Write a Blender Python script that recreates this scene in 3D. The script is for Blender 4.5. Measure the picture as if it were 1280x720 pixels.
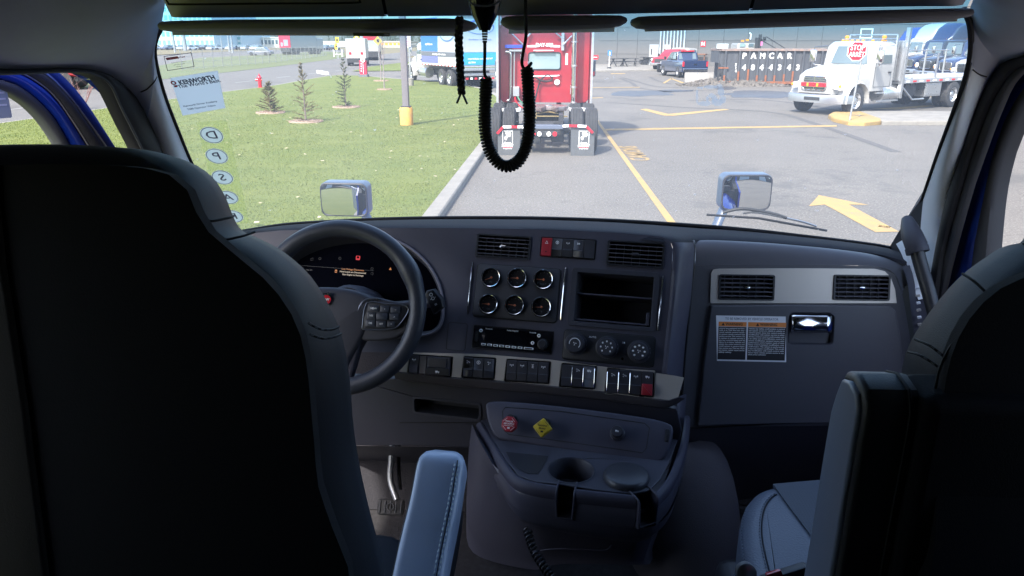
import bpy, bmesh, math, random
from math import sin, cos, tan, pi, radians as R, sqrt, atan2
from mathutils import Vector as V, Matrix, geometry, noise
random.seed(7)
for o in list(bpy.data.objects): bpy.data.objects.remove(o)
S = bpy.context.scene
COL = S.collection
# ---------------------------------------------------------------- camera
EYE = V((0, 0, 2.55)); PITCH = 18.4; YAW = 2.8; F = 930.0
cd = bpy.data.cameras.new('camera'); CAM = bpy.data.objects.new('camera', cd); COL.objects.link(CAM)
CAM.location = EYE; CAM.rotation_euler = (R(90 - PITCH), 0, R(YAW))
cd.sensor_width = 36; cd.lens = 36 * F / 1280; cd.clip_start = .02; cd.clip_end = 3000
S.camera = CAM
# ---------------------------------------------------------------- sky, sun, exposure
SUN_EL, SUN_AZ = R(48), (-0.50, -0.87)          # towards the sun: behind the cab, a little left
w = bpy.data.worlds.new('World'); S.world = w; w.use_nodes = True
nt = w.node_tree; nt.nodes.clear()
sky = nt.nodes.new('ShaderNodeTexSky'); sky.sky_type = 'NISHITA'; sky.sun_disc = False
sky.sun_elevation = SUN_EL; sky.sun_rotation = atan2(SUN_AZ[0], SUN_AZ[1]); sky.altitude = 30
sky.air_density = 1.0; sky.dust_density = 2.6; sky.ozone_density = 1.0
bg = nt.nodes.new('ShaderNodeBackground'); bg.inputs[1].default_value = 0.15
wo = nt.nodes.new('ShaderNodeOutputWorld')
nt.links.new(sky.outputs[0], bg.inputs[0]); nt.links.new(bg.outputs[0], wo.inputs[0])
sd = bpy.data.lights.new('sun', 'SUN'); SUN = bpy.data.objects.new('sun', sd); COL.objects.link(SUN)
sd.energy = 2.0; sd.angle = R(1.5); sd.color = (1, .955, .88)
sv = V((SUN_AZ[0] * cos(SUN_EL), SUN_AZ[1] * cos(SUN_EL), sin(SUN_EL)))
SUN.rotation_euler = sv.to_track_quat('Z', 'Y').to_euler(); SUN.location = (0, -20, 40)
S.view_settings.view_transform = 'Standard'; S.view_settings.look = 'None'
S.view_settings.exposure = 2.0; S.view_settings.gamma = 1.0
S.cycles.max_bounces = 10; S.cycles.transparent_max_bounces = 16; S.cycles.diffuse_bounces = 5
S.cycles.sample_clamp_indirect = 4; S.cycles.caustics_reflective = False; S.cycles.caustics_refractive = False
# ---------------------------------------------------------------- seeing: pixel (of the 1280x720 photo) to place
_cr = CAM.rotation_euler.to_matrix()
def ray(px, py): return (_cr @ V(((px - 640) / F, (360 - py) / F, -1))).normalized()
def at(px, py, Y): d = ray(px, py); return EYE + d * (Y / d.y)          # where it is Y metres ahead
def G(px, py, z=0.0): d = ray(px, py); return EYE + d * ((z - EYE.z) / d.z)   # where it meets height z
def onx(px, py, x): d = ray(px, py); return EYE + d * (x / d.x)
def hit(px, py, f, a=.3, b=6):                                              # where it meets surface f(p) = 0
    d = ray(px, py); fa = f(EYE + d * a)
    for i in range(50):
        m = (a + b) / 2; fm = f(EYE + d * m)
        if (fm > 0) == (fa > 0): a = m
        else: b = m
    return EYE + d * a
class Plane:
    def __init__(s, o, yaw, rec):      # yaw: turned towards the driver (deg), rec: leaning back (deg); normal faces the camera
        y, r = R(yaw), R(rec)
        s.u = V((cos(y), -sin(y), 0)); s.n = V((-sin(y) * cos(r), -cos(y) * cos(r), sin(r))); s.v = s.n.cross(s.u)
        s.o = V(o); s.M = Matrix(((s.u.x, s.v.x, s.n.x, s.o.x), (s.u.y, s.v.y, s.n.y, s.o.y), (s.u.z, s.v.z, s.n.z, s.o.z), (0, 0, 0, 1)))
    def uv(s, px, py, h=0):
        d = ray(px, py); p = EYE + d * ((s.o + s.n * h - EYE).dot(s.n) / d.dot(s.n)); q = p - s.o
        return (q.dot(s.u), q.dot(s.v))
    def p(s, px, py, h=0): a = s.uv(px, py, h); return s.P(a[0], a[1], h)
    def P(s, u, v, h=0): return s.o + s.u * u + s.v * v + s.n * h
    def box(s, x0, y0, x1, y1): a = s.uv(x0, y0); b = s.uv(x1, y1); return (a[0], b[1], b[0], a[1])   # u0,v0,u1,v1
    def at(s, u, v, h=0): m = s.M.copy(); m.translation = s.P(u, v, h); return m
# ---------------------------------------------------------------- 2-D outlines
def rr(u0, v0, u1, v1, r, n=4):
    r = min(r, abs(u1 - u0) / 2 * .999, abs(v1 - v0) / 2 * .999); o = []
    for cx, cy, a in ((u1 - r, v1 - r, 0), (u0 + r, v1 - r, 90), (u0 + r, v0 + r, 180), (u1 - r, v0 + r, 270)):
        for i in range(n + 1): t = R(a + 90 * i / n); o.append((cx + r * cos(t), cy + r * sin(t)))
    return o
def ell(cx, cy, rx, ry=None, n=28, a0=0): ry = ry or rx; return [(cx + rx * cos(2 * pi * i / n + a0), cy + ry * sin(2 * pi * i / n + a0)) for i in range(n)]
def area(o): return sum(o[i][0] * o[(i + 1) % len(o)][1] - o[(i + 1) % len(o)][0] * o[i][1] for i in range(len(o))) / 2
def ccw(o): return list(o) if area(o) > 0 else list(o)[::-1]
def inset(o, d):
    n = len(o); res = []
    for i in range(n):
        a, b, c = V(o[i - 1]).to_2d(), V(o[i]).to_2d(), V(o[(i + 1) % n]).to_2d()
        e1, e2 = (b - a), (c - b)
        if e1.length < 1e-9: e1 = e2
        if e2.length < 1e-9: e2 = e1
        e1.normalize(); e2.normalize()
        n1, n2 = V((-e1.y, e1.x)), V((-e2.y, e2.x)); m = n1 + n2
        if m.length < 1e-6: m = n1
        m.normalize(); k = d / max(.45, m.dot(n1)); res.append((b.x + m.x * k, b.y + m.y * k))
    return res
def cat(pts, n=6, closed=False):
    P = [V(p) for p in pts]; N = len(P); out = []
    g = (lambda i: P[i % N]) if closed else (lambda i: P[max(0, min(N - 1, i))])
    for i in range(N if closed else N - 1):
        a, b, c, d = g(i - 1), g(i), g(i + 1), g(i + 2)
        for k in range(n):
            t = k / n; out.append(.5 * ((2 * b) + (c - a) * t + (2 * a - 5 * b + 4 * c - d) * t * t + (3 * b - a - 3 * c + d) * t ** 3))
    if not closed: out.append(P[-1].copy())
    return out
def resamp(pts, n):
    P = [V(p) for p in pts]; L = [0]
    for i in range(1, len(P)): L.append(L[-1] + (P[i] - P[i - 1]).length)
    out = []; j = 0
    for k in range(n):
        t = L[-1] * k / (n - 1)
        while j < len(P) - 2 and L[j + 1] < t: j += 1
        d = L[j + 1] - L[j]; out.append(P[j].lerp(P[j + 1], (t - L[j]) / d if d > 0 else 0))
    return out
# ---------------------------------------------------------------- mesh builder
ORG = {}
class MB:
    def __init__(s, M=None): s.v = []; s.f = []; s.M = M or Matrix()
    def at(s, M): s.M = M; return s
    def add(s, vs, fs):
        b = len(s.v); s.v += [s.M @ V(p) for p in vs]; s.f += [tuple(b + i for i in f) for f in fs]; return s
    def poly(s, vs): return s.add(vs, [tuple(range(len(vs)))])
    def box(s, x0, x1, y0, y1, z0, z1):
        v = [(x, y, z) for z in (z0, z1) for y in (y0, y1) for x in (x0, x1)]
        return s.add(v, [(0, 2, 3, 1), (4, 5, 7, 6), (0, 1, 5, 4), (2, 6, 7, 3), (0, 4, 6, 2), (1, 3, 7, 5)])
    def cbox(s, c, d): return s.box(c[0] - d[0] / 2, c[0] + d[0] / 2, c[1] - d[1] / 2, c[1] + d[1] / 2, c[2] - d[2] / 2, c[2] + d[2] / 2)
    def bar(s, a, b, w, h, up=(0, 0, 1)):
        a, b = V(a), V(b); d = (b - a).normalized(); u = V(up); x = d.cross(u)
        if x.length < 1e-4: x = d.cross(V((1, 0, 0)))
        x.normalize(); y = x.cross(d); x *= w / 2; y *= h / 2
        v = [p + i * x + j * y for p in (a, b) for i, j in ((-1, -1), (1, -1), (1, 1), (-1, 1))]
        return s.add(v, [(3, 2, 1, 0), (4, 5, 6, 7), (0, 1, 5, 4), (1, 2, 6, 5), (2, 3, 7, 6), (3, 0, 4, 7)])
    def loft(s, rings, cap=True, close=True, loop=False):
        n = len(rings[0]); v = [p for r in rings for p in r]; f = []
        m = len(rings)
        for i in range(m if loop else m - 1):
            for j in range(n if close else n - 1):
                a = i * n + j; b = i * n + (j + 1) % n; c = ((i + 1) % m) * n + (j + 1) % n; d = ((i + 1) % m) * n + j; f.append((a, b, c, d))
        if cap and close and not loop: f.append(tuple(range(n))[::-1]); f.append(tuple((m - 1) * n + j for j in range(n)))
        return s.add(v, f)
    def grid(s, rows): return s.loft(rows, cap=False, close=False)
    def tube(s, pts, r, n=8, loop=False, cap=True, flat=1.0, up=None):
        P = [V(p) for p in pts]; m = len(P); rings = []; nrm = None
        for i in range(m):
            if loop: t = P[(i + 1) % m] - P[i - 1]
            else: t = P[min(m - 1, i + 1)] - P[max(0, i - 1)]
            if t.length < 1e-9: t = V((0, 0, 1))
            t.normalize()
            if up is not None: nrm = V(up)
            if nrm is None: nrm = V((0, 0, 1)) if abs(t.z) < .9 else V((1, 0, 0))
            nrm = nrm - t * nrm.dot(t)
            if nrm.length < 1e-6: nrm = t.orthogonal()
            nrm.normalize(); b = t.cross(nrm); q = r[i] if isinstance(r, (list, tuple)) else r
            rings.append([P[i] + (nrm * cos(2 * pi * k / n) * flat + b * sin(2 * pi * k / n)) * q for k in range(n)])
        return s.loft(rings, cap=cap, loop=loop)
    def cyl(s, a, b, r, r2=None, n=16, cap=True):
        a, b = V(a), V(b); t = (b - a).normalized(); x = t.orthogonal().normalized(); y = t.cross(x); r2 = r if r2 is None else r2
        return s.loft([[a + (x * cos(2 * pi * k / n) + y * sin(2 * pi * k / n)) * r for k in range(n)], [b + (x * cos(2 * pi * k / n) + y * sin(2 * pi * k / n)) * r2 for k in range(n)]], cap=cap)
    def lathe(s, prof, n=24, cap=True):                     # [(radius, height)] about the frame's z
        return s.loft([[(max(r, 1e-5) * cos(2 * pi * k / n), max(r, 1e-5) * sin(2 * pi * k / n), z) for k in range(n)] for r, z in prof], cap=cap)
    def extr(s, out, h0, h1, holes=(), back=True):
        out = ccw(out); holes = [ccw(h) for h in holes]; loops = [[V((p[0], p[1], 0)) for p in l] for l in [out] + list(holes)]
        flat = [p for l in loops for p in l]; n = len(flat); tris = geometry.tessellate_polygon(loops); F_ = []
        for t in tris:
            a, b, c = (flat[i] for i in t)
            if (b - a).cross(c - a).z < 0: t = (t[0], t[2], t[1])
            F_.append(tuple(i + n for i in t))
            if back: F_.append((t[2], t[1], t[0]))
        k = 0
        for li, l in enumerate(loops):
            m = len(l)
            for i in range(m):
                a, b = k + i, k + (i + 1) % m
                F_.append((a, b, b + n, a + n) if li == 0 else (b, a, a + n, b + n))
            k += m
        return s.add([(p.x, p.y, h0) for p in flat] + [(p.x, p.y, h1) for p in flat], F_)
    def puff(s, out, h0, h1, r, n=4, dome=0, back=False):     # prism with a rounded top edge (and a rounded back edge)
        out = ccw(out); rings = []
        def ring(o, h): return [(p[0], p[1], h) for p in o]
        if back:
            for i in range(n, 0, -1): t = i / n * pi / 2; rings.append(ring(inset(out, r * (1 - cos(t))), h0 + r * (1 - sin(t))))
        else: rings.append(ring(out, h0))
        for i in range(n + 1): t = i / n * pi / 2; rings.append(ring(inset(out, r * (1 - cos(t))), h1 - r * (1 - sin(t))))
        if dome:
            o = inset(out, r); cx = sum(p[0] for p in o) / len(o); cy = sum(p[1] for p in o) / len(o)
            for k in (.2, .4, .6, .8, .95): rings.append([(cx + (p[0] - cx) * (1 - k), cy + (p[1] - cy) * (1 - k), h1 + dome * (1 - (1 - k) ** 2)) for p in o])
        return s.loft(rings)
    def stitch(s, pts, ln, gap, r):                         # row of thread stitches along a path
        P = [V(p) for p in pts]; L = sum((P[i + 1] - P[i]).length for i in range(len(P) - 1)); k = max(2, int(L / (ln + gap)))
        Q = resamp(P, k * 2 + 1)
        for i in range(k): s.tube([Q[2 * i], Q[2 * i].lerp(Q[2 * i + 1], .5), Q[2 * i + 1]], r, 5)
        return s
    def obj(s, name, m, parent=None, bevel=0, smooth=38, kind=None, seg=2, **pr):
        me = bpy.data.meshes.new(name)
        if not s.v: s.v = [V((0, 0, 0))]
        lo = [min(p[i] for p in s.v) for i in range(3)]; hi = [max(p[i] for p in s.v) for i in range(3)]
        c = V(((lo[0] + hi[0]) / 2, (lo[1] + hi[1]) / 2, lo[2] if parent is None else (lo[2] + hi[2]) / 2))
        me.from_pydata([p - c for p in s.v], [], s.f)
        bm = bmesh.new(); bm.from_mesh(me); bmesh.ops.remove_doubles(bm, verts=bm.verts, dist=1e-6)
        bmesh.ops.recalc_face_normals(bm, faces=bm.faces) if pr.pop('fix', True) else None
        bm.to_mesh(me); bm.free()
        for p in me.polygons: p.use_smooth = bool(smooth)
        if smooth: me.set_sharp_from_angle(angle=R(smooth))
        me.materials.append(m); o = bpy.data.objects.new(name, me); COL.objects.link(o); ORG[o.name] = c
        if parent is not None: o.parent = parent; o.location = c - ORG[parent.name]
        else: o.location = c
        if bevel:
            b = o.modifiers.new('bevel', 'BEVEL'); b.width = bevel; b.segments = seg; b.limit_method = 'ANGLE'; b.angle_limit = R(35); b.harden_normals = True
        if kind: o['kind'] = kind
        for k_, v_ in pr.items(): o[k_] = v_
        return o
def tag(o, label, cat_, group=None):
    o['label'] = label; o['category'] = cat_
    if group: o['group'] = group
    return o
def thing(name, label, cat_, loc=(0, 0, 0), rotz=0, group=None, local=False):
    o = bpy.data.objects.new(name, None); COL.objects.link(o); o.location = loc; o.rotation_euler = (0, 0, rotz); o.empty_display_size = .1
    ORG[o.name] = V((0, 0, 0)) if local else V(loc); return tag(o, label, cat_, group)
def dup(o, loc, rotz=0, label=None, group=None, parent=None):
    c = o.copy(); COL.objects.link(c)
    if parent is None:
        c.location = loc; c.rotation_euler = (0, 0, rotz)
        if label: c['label'] = label
        if group: c['group'] = group
    else: c.parent = parent
    ORG[c.name] = ORG[o.name]
    for ch in list(o.children): dup(ch, None, parent=c)
    return c
def text(s, size, M, m, parent=None, name='lettering', bold=.0, align='CENTER', ext=.0, sx=1, label=None, spacing=1.0):
    c = bpy.data.curves.new(name, 'FONT'); c.body = s; c.size = size; c.align_x = align; c.align_y = 'CENTER'; c.offset = bold * size; c.extrude = ext
    c.space_character = spacing; c.resolution_u = 2; c.materials.append(m); o = bpy.data.objects.new(name, c); COL.objects.link(o); ORG[o.name] = M.translation.copy()
    loc, rot, _ = M.decompose(); m3 = M.to_3x3() @ Matrix.Diagonal((sx, 1, 1))
    if parent is not None: T = Matrix.Translation(M.translation - ORG[parent.name])
    else: T = Matrix.Translation(M.translation)
    me = bpy.data.meshes.new_from_object(o); bpy.data.objects.remove(o); bpy.data.curves.remove(c); me.name = name
    if len(me.materials) == 0: me.materials.append(m)
    o = bpy.data.objects.new(name, me); COL.objects.link(o); ORG[o.name] = M.translation.copy()
    o.parent = parent; o.matrix_local = T @ m3.to_4x4()
    if label: o['label'] = label
    return o
def frame(o, u, n):
    u = V(u).normalized(); n = V(n); n = (n - u * n.dot(u)).normalized(); v = n.cross(u); o = V(o)
    return Matrix(((u.x, v.x, n.x, o.x), (u.y, v.y, n.y, o.y), (u.z, v.z, n.z, o.z), (0, 0, 0, 1)))
# ---------------------------------------------------------------- materials
_M = {}
def mat(name, col, rough=.5, metal=0, grain=0, gscale=400, var=0, vscale=8, coat=0, emit=None, es=1, spec=.5, col2=None, dirt=0, alpha=1, sheen=0, crough=.04, rvar=0, stretch=None):
    if name in _M: return _M[name]
    m = bpy.data.materials.new(name); m.use_nodes = True; n = m.node_tree.nodes; l = m.node_tree.links; b = n['Principled BSDF']
    b.inputs['Base Color'].default_value = (*col, 1); b.inputs['Roughness'].default_value = rough; b.inputs['Metallic'].default_value = metal
    b.inputs['Specular IOR Level'].default_value = spec; b.inputs['Coat Weight'].default_value = coat; b.inputs['Coat Roughness'].default_value = crough
    b.inputs['Alpha'].default_value = alpha; b.inputs['Sheen Weight'].default_value = sheen
    if emit: b.inputs['Emission Color'].default_value = (*emit, 1); b.inputs['Emission Strength'].default_value = es
    tc = n.new('ShaderNodeTexCoord'); src = tc.outputs['Object']
    if stretch:
        mp = n.new('ShaderNodeMapping'); mp.inputs['Scale'].default_value = stretch; l.new(src, mp.inputs[0]); src = mp.outputs[0]
    if var or col2 or rvar:
        t = n.new('ShaderNodeTexNoise'); t.inputs['Scale'].default_value = vscale; t.inputs['Detail'].default_value = 6; t.inputs['Roughness'].default_value = .62; l.new(src, t.inputs['Vector'])
        if var or col2:
            r = n.new('ShaderNodeValToRGB'); l.new(t.outputs[0], r.inputs[0]); r.color_ramp.elements[0].position = .32; r.color_ramp.elements[1].position = .68
            c2 = col2 or tuple(min(1, c * (1 + var)) for c in col); c1 = col if col2 else tuple(c * (1 - var) for c in col)
            r.color_ramp.elements[0].color = (*c1, 1); r.color_ramp.elements[1].color = (*c2, 1); l.new(r.outputs[0], b.inputs['Base Color'])
        if rvar:
            mr = n.new('ShaderNodeMapRange'); l.new(t.outputs[0], mr.inputs[0]); mr.inputs[1].default_value = .3; mr.inputs[2].default_value = .7
            mr.inputs[3].default_value = max(.02, rough - rvar); mr.inputs[4].default_value = rough + rvar; l.new(mr.outputs[0], b.inputs['Roughness'])
    if grain:
        g = n.new('ShaderNodeTexNoise'); g.inputs['Scale'].default_value = gscale; g.inputs['Detail'].default_value = 3; l.new(src, g.inputs['Vector'])
        bu = n.new('ShaderNodeBump'); bu.inputs['Strength'].default_value = grain; bu.inputs['Distance'].default_value = .6 / gscale; l.new(g.outputs[0], bu.inputs['Height']); l.new(bu.outputs[0], b.inputs['Normal'])
    _M[name] = m; return m
# ---------------------------------------------------------------- shared materials
def asphalt(name, c1, c2, spot):
    m = mat(name, c1, .9, var=.1); n = m.node_tree.nodes; l = m.node_tree.links; b = n['Principled BSDF']
    tc = n.new('ShaderNodeTexCoord')
    def noise_(sc, det, lo, hi, rough=.6):
        t = n.new('ShaderNodeTexNoise'); t.inputs['Scale'].default_value = sc; t.inputs['Detail'].default_value = det; t.inputs['Roughness'].default_value = rough; l.new(tc.outputs['Object'], t.inputs['Vector'])
        r = n.new('ShaderNodeMapRange'); r.inputs[1].default_value = lo; r.inputs[2].default_value = hi; l.new(t.outputs[0], r.inputs[0]); return r.outputs[0]
    def mix(a, bb, f, typ='MIX'):
        x = n.new('ShaderNodeMix'); x.data_type = 'RGBA'; x.blend_type = typ
        for i, q in ((6, a), (7, bb)):
            if isinstance(q, tuple): x.inputs[i].default_value = (*q, 1)
            else: l.new(q, x.inputs[i])
        if isinstance(f, float): x.inputs[0].default_value = f
        else: l.new(f, x.inputs[0])
        return x.outputs[2]
    base = mix(c1, c2, noise_(.35, 8, .35, .65))
    base = mix(base, tuple(min(1, x * 2.1) for x in c2), noise_(30, 3, .55, .72))
    base = mix(base, tuple(x * .36 for x in c1), noise_(23, 3, .58, .74))
    base = mix(base, spot, noise_(.16, 7, .55, .62, .75)); base = mix(base, tuple(x * .72 for x in c1), noise_(.7, 9, .60, .72, .8))
    v = n.new('ShaderNodeTexVoronoi'); v.feature = 'DISTANCE_TO_EDGE'; v.inputs['Scale'].default_value = .22
    nd = n.new('ShaderNodeTexNoise'); nd.inputs['Scale'].default_value = 1.4; nd.inputs['Detail'].default_value = 5; l.new(tc.outputs['Object'], nd.inputs['Vector'])
    ad = n.new('ShaderNodeVectorMath'); ad.operation = 'MULTIPLY_ADD'; l.new(nd.outputs['Color'], ad.inputs[0]); ad.inputs[1].default_value = (1.3, 1.3, 1.3); l.new(tc.outputs['Object'], ad.inputs[2]); l.new(ad.outputs[0], v.inputs['Vector'])
    cr = n.new('ShaderNodeMapRange'); l.new(v.outputs['Distance'], cr.inputs[0]); cr.inputs[1].default_value = .0; cr.inputs[2].default_value = .004; cr.inputs[3].default_value = .4; cr.inputs[4].default_value = 0
    base = mix(base, tuple(x * .42 for x in c1), cr.outputs[0])
    l.new(base, b.inputs['Base Color'])
    g = n.new('ShaderNodeTexNoise'); g.inputs['Scale'].default_value = 90; g.inputs['Detail'].default_value = 2; l.new(tc.outputs['Object'], g.inputs['Vector'])
    bu = n.new('ShaderNodeBump'); bu.inputs['Strength'].default_value = .5; bu.inputs['Distance'].default_value = .008; l.new(g.outputs[0], bu.inputs['Height']); l.new(bu.outputs[0], b.inputs['Normal'])
    return m
ASPH = asphalt('asphalt', (.108, .099, .088), (.132, .121, .107), (.09, .085, .078))
ROADM = asphalt('road_asphalt', (.10, .095, .087), (.118, .112, .102), (.09, .084, .078))
GRASS = mat('grass', (.084, .112, .016), .95, col2=(.120, .138, .026), vscale=.7, grain=.8, gscale=60)
BLADE = mat('grass_blade', (.090, .122, .014), .8, col2=(.132, .152, .026), vscale=.55)
DRYG = mat('dry_grass', (.12, .105, .05), .95, col2=(.17, .14, .08), vscale=.5, grain=.6, gscale=40)
CONC = mat('concrete', (.21, .197, .175), .9, var=.16, vscale=2.2, grain=.3, gscale=120)
YEL = mat('yellow_paint', (.40, .25, .075), .75, col2=(.27, .20, .095), vscale=3.5, grain=.25, gscale=90)
MULCH = mat('mulch', (.22, .15, .11), .95, col2=(.32, .24, .18), vscale=14, grain=.9, gscale=40)
WHITE = mat('white_paint', (.36, .355, .345), .3, coat=.5, var=.03)
STEEL = mat('galvanised_steel', (.45, .46, .47), .45, .8, rvar=.1)
CHROME = mat('chrome', (.75, .76, .78), .1, 1)
ALU = mat('brushed_aluminium', (.55, .56, .58), .32, .9, rvar=.08)
DARKM = mat('dark_chassis', (.03, .031, .034), .6, var=.3)
TYRE = mat('tyre_rubber', (.035, .035, .037), .85, var=.25, grain=.4, gscale=90)
RUB = mat('black_rubber', (.012, .012, .014), .6, grain=.3, gscale=500)
REDP = mat('red_paint', (.30, .014, .024), .35, coat=.6, var=.08, vscale=3)
BLUEP = mat('blue_paint', (.012, .05, .36), .25, coat=.9)
REDL = mat('red_lens', (.55, .015, .03), .2, coat=.5)
AMBER = mat('amber_lens', (.85, .30, .03), .2, coat=.5)
WLENS = mat('clear_lens', (.8, .8, .82), .1, coat=.8)
VGLASS = mat('vehicle_glass', (.10, .135, .145), .06, spec=.9, coat=.6)
GGLASS = mat('grey_green_glass', (.22, .30, .30), .06, spec=.9, coat=.8)
BLK = mat('black_print', (.01, .01, .012), .6)
WPR = mat('white_print', (.82, .82, .82), .6)
def ribbon(mb, pts, w, z0, z1, side=1):          # a kerb: along pts, w wide to the left of travel
    P = [V((p[0], p[1], 0)) for p in pts]; q = []
    for i in range(len(P)):
        t = (P[min(i + 1, len(P) - 1)] - P[max(0, i - 1)]).normalized(); q.append(P[i] + V((-t.y, t.x, 0)) * w * side)
    c = .02 * side
    rows = [[(a.x, a.y, z0) for a in P], [(a.x, a.y, z1 - .02) for a in P], [(a.x + (b.x - a.x) * .08, a.y + (b.y - a.y) * .08, z1) for a, b in zip(P, q)], [(b.x, b.y, z1) for b in q], [(b.x, b.y, z0) for b in q]]
    mb.grid(rows); return q
def flat(name, pts, z, m, kind='structure', th=.0, **k):
    mb = MB(); mb.extr([(p[0], p[1]) for p in pts], z - th if th else z - .001, z); return mb.obj(name, m, kind=kind, smooth=0, **k)
mb = MB(); mb.poly([(-2500, -600, -.05), (2500, -600, -.05), (2500, 2600, -.05), (-2500, 2600, -.05)]); mb.obj('ground', DRYG, kind='structure', smooth=0)
mb = MB(); mb.poly([(-60, -60, 0), (120, -60, 0), (120, 120, 0), (-60, 120, 0)]); mb.obj('parking_lot', ASPH, kind='structure', smooth=0)
# the road that passes on the left
eL = G(0, 156, 0); eR = G(340, 107.5, 0); dr = (eR - eL).normalized()
near = [eL - dr * 60, eL, eR, G(417, 92, 0), G(500, 72.5, 0), G(560, 62.5, 0)]
far = [G(560, 60, 0), G(500, 65.5, 0), G(415, 74.5, 0), G(340, 84, 0), G(275, 91.5, 0)]
fd = (far[-1] - far[-2]).normalized(); far.append(far[-1] + fd * 70)
flat('road', near + far, .004, ROADM)
mb = MB()                                          # dashed centre line
for i in range(9):
    a = (near[1] + far[-1] * 0 + (eR - eL) * 0)
    c0 = eL.lerp(eL + V((-dr.y, dr.x, 0)) * 7.4, .5) + dr * (-8 + 6.5 * i); c1 = c0 + dr * 2.6; n_ = V((-dr.y, dr.x, 0)) * .07
    mb.poly([tuple(c0 - n_ + V((0, 0, .009))), tuple(c1 - n_ + V((0, 0, .009))), tuple(c1 + n_ + V((0, 0, .009))), tuple(c0 + n_ + V((0, 0, .009)))])
mb.obj('road_line', mat('worn_line', (.26, .26, .25), .8), kind='structure', smooth=0)
# verge beyond the road, second road, brown bank
vu = [G(190, 84), G(250, 72.5), G(340, 68), G(405, 64), G(430, 66)]
flat('verge', [far[-1]] + [G(190, 101)] + [G(275, 91.5), G(340, 84), G(415, 74.5), G(432, 71)] + vu[::-1] + [vu[0] - V((60, 5, 0))], .02, mat('verge_grass', (.11, .12, .05), .95, col2=(.085, .11, .035), vscale=.25))
flat('far_road', [vu[0] - V((60, 5, 0))] + vu + [G(430, 62), G(405, 60), G(340, 62.5), G(250, 66), G(190, 70), G(190, 70) - V((90, 0, 0))], .01, ROADM)
flat('bank', [G(180, 70), G(250, 66), G(340, 62.5), G(405, 60), G(405, 58.5), G(330, 60), G(250, 61.5), G(180, 63)], .06, DRYG)
flat('far_yard', [G(100, 63), G(250, 61.3), G(330, 60), G(560, 58), G(560, 54), G(330, 54), G(250, 54.5), G(100, 55)], .03, CONC)
# lawn with its kerb
kx = G(555, 270).x; ka, kb = G(555, 270), G(608, 190); kerb = [ka + (ka - kb) * 5, ka + (ka - kb), ka, kb, ka.lerp(kb, 1.35), G(628, 150), G(630, 138), G(627, 124.5), G(614, 116.5), G(602, 112.5), G(580, 108), G(566, 106), G(530, 102.5), G(500, 100.5), G(455, 96.5)]
kerb = cat([(p.x, p.y, 0) for p in kerb], 4)
kfar = cat([(p.x, p.y, 0) for p in (G(455, 96.5), G(417, 96), G(380, 101.5), G(340, 109), G(280, 117), G(150, 135.5), G(0, 157.5))], 3) + [V((eL - dr * 60).to_tuple())]
mb = MB(); inner = ribbon(mb, kerb, .24, -.02, .12); mb.obj('kerb', CONC, kind='structure', fix=False)
mb = MB(); inner2 = ribbon(mb, kfar, .2, -.02, .10); mb.obj('kerb', CONC, kind='structure', fix=False)
LAWN = [(p.x, p.y) for p in inner] + [(p.x, p.y) for p in inner2] + [(-80, -40)]
flat('lawn', LAWN, .11, GRASS)
# grass blades on the part of the lawn in front
def inside(x, y, poly):
    c = False; j = len(poly) - 1
    for i in range(len(poly)):
        a, b = poly[i], poly[j]
        if (a[1] > y) != (b[1] > y) and x < (b[0] - a[0]) * (y - a[1]) / (b[1] - a[1]) + a[0]: c = not c
        j = i
    return c
rg = random.Random(3); vs = []; fs = []; i = 0
while i < 190000:
    Y = 4.5 + 42 * rg.random() ** 1.6; x = -Y * .85 - .3 + rg.random() * (Y * .85 + .3)
    if rg.random() < max(0, (Y - 22) / 24): continue
    if not inside(x, Y, LAWN): continue
    if noise.noise(V((x * 1.3, Y * 1.3, 0))) < -.35 and rg.random() < .6: continue
    a = rg.random() * 6.283; w_ = .003 + Y * .0003; h = .010 + rg.random() * .016; lx, ly = (rg.random() - .5) * .07, (rg.random() - .5) * .07
    b = len(vs); vs += [(x - cos(a) * w_, Y - sin(a) * w_, .105), (x + cos(a) * w_, Y + sin(a) * w_, .105), (x + lx, Y + ly, .11 + h)]; fs.append((b, b + 1, b + 2)); i += 1
me = bpy.data.meshes.new('grass_blades'); me.from_pydata(vs, [], fs); me.materials.append(BLADE); o = bpy.data.objects.new('grass_blades', me); COL.objects.link(o)
tag(o, 'short spring lawn between the kerb and the road', 'grass'); o['kind'] = 'stuff'
mb = MB()                                          # fallen leaves and litter on the lawn
for i in range(150):
    Y = 8 + 26 * rg.random(); x = -Y * .5 * rg.random() - .8
    if inside(x, Y, LAWN):
        a = rg.random() * 6; s_ = .02 + .03 * rg.random(); mb.poly([(x + s_ * cos(a + k * 1.57), Y + s_ * sin(a + k * 1.57), .15 + .02 * rg.random()) for k in range(4)])
o = mb.obj('leaf_litter', mat('pale_leaf', (.42, .35, .24), .9), kind='stuff', smooth=0); tag(o, 'pale dry leaves scattered over the lawn', 'leaves')
flat('far_lawn', [G(440, 89.5), G(462, 84), G(500, 79), G(560, 73.5), G(620, 70), G(640, 84), G(560, 88.5), G(500, 89)], .05, GRASS)
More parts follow.
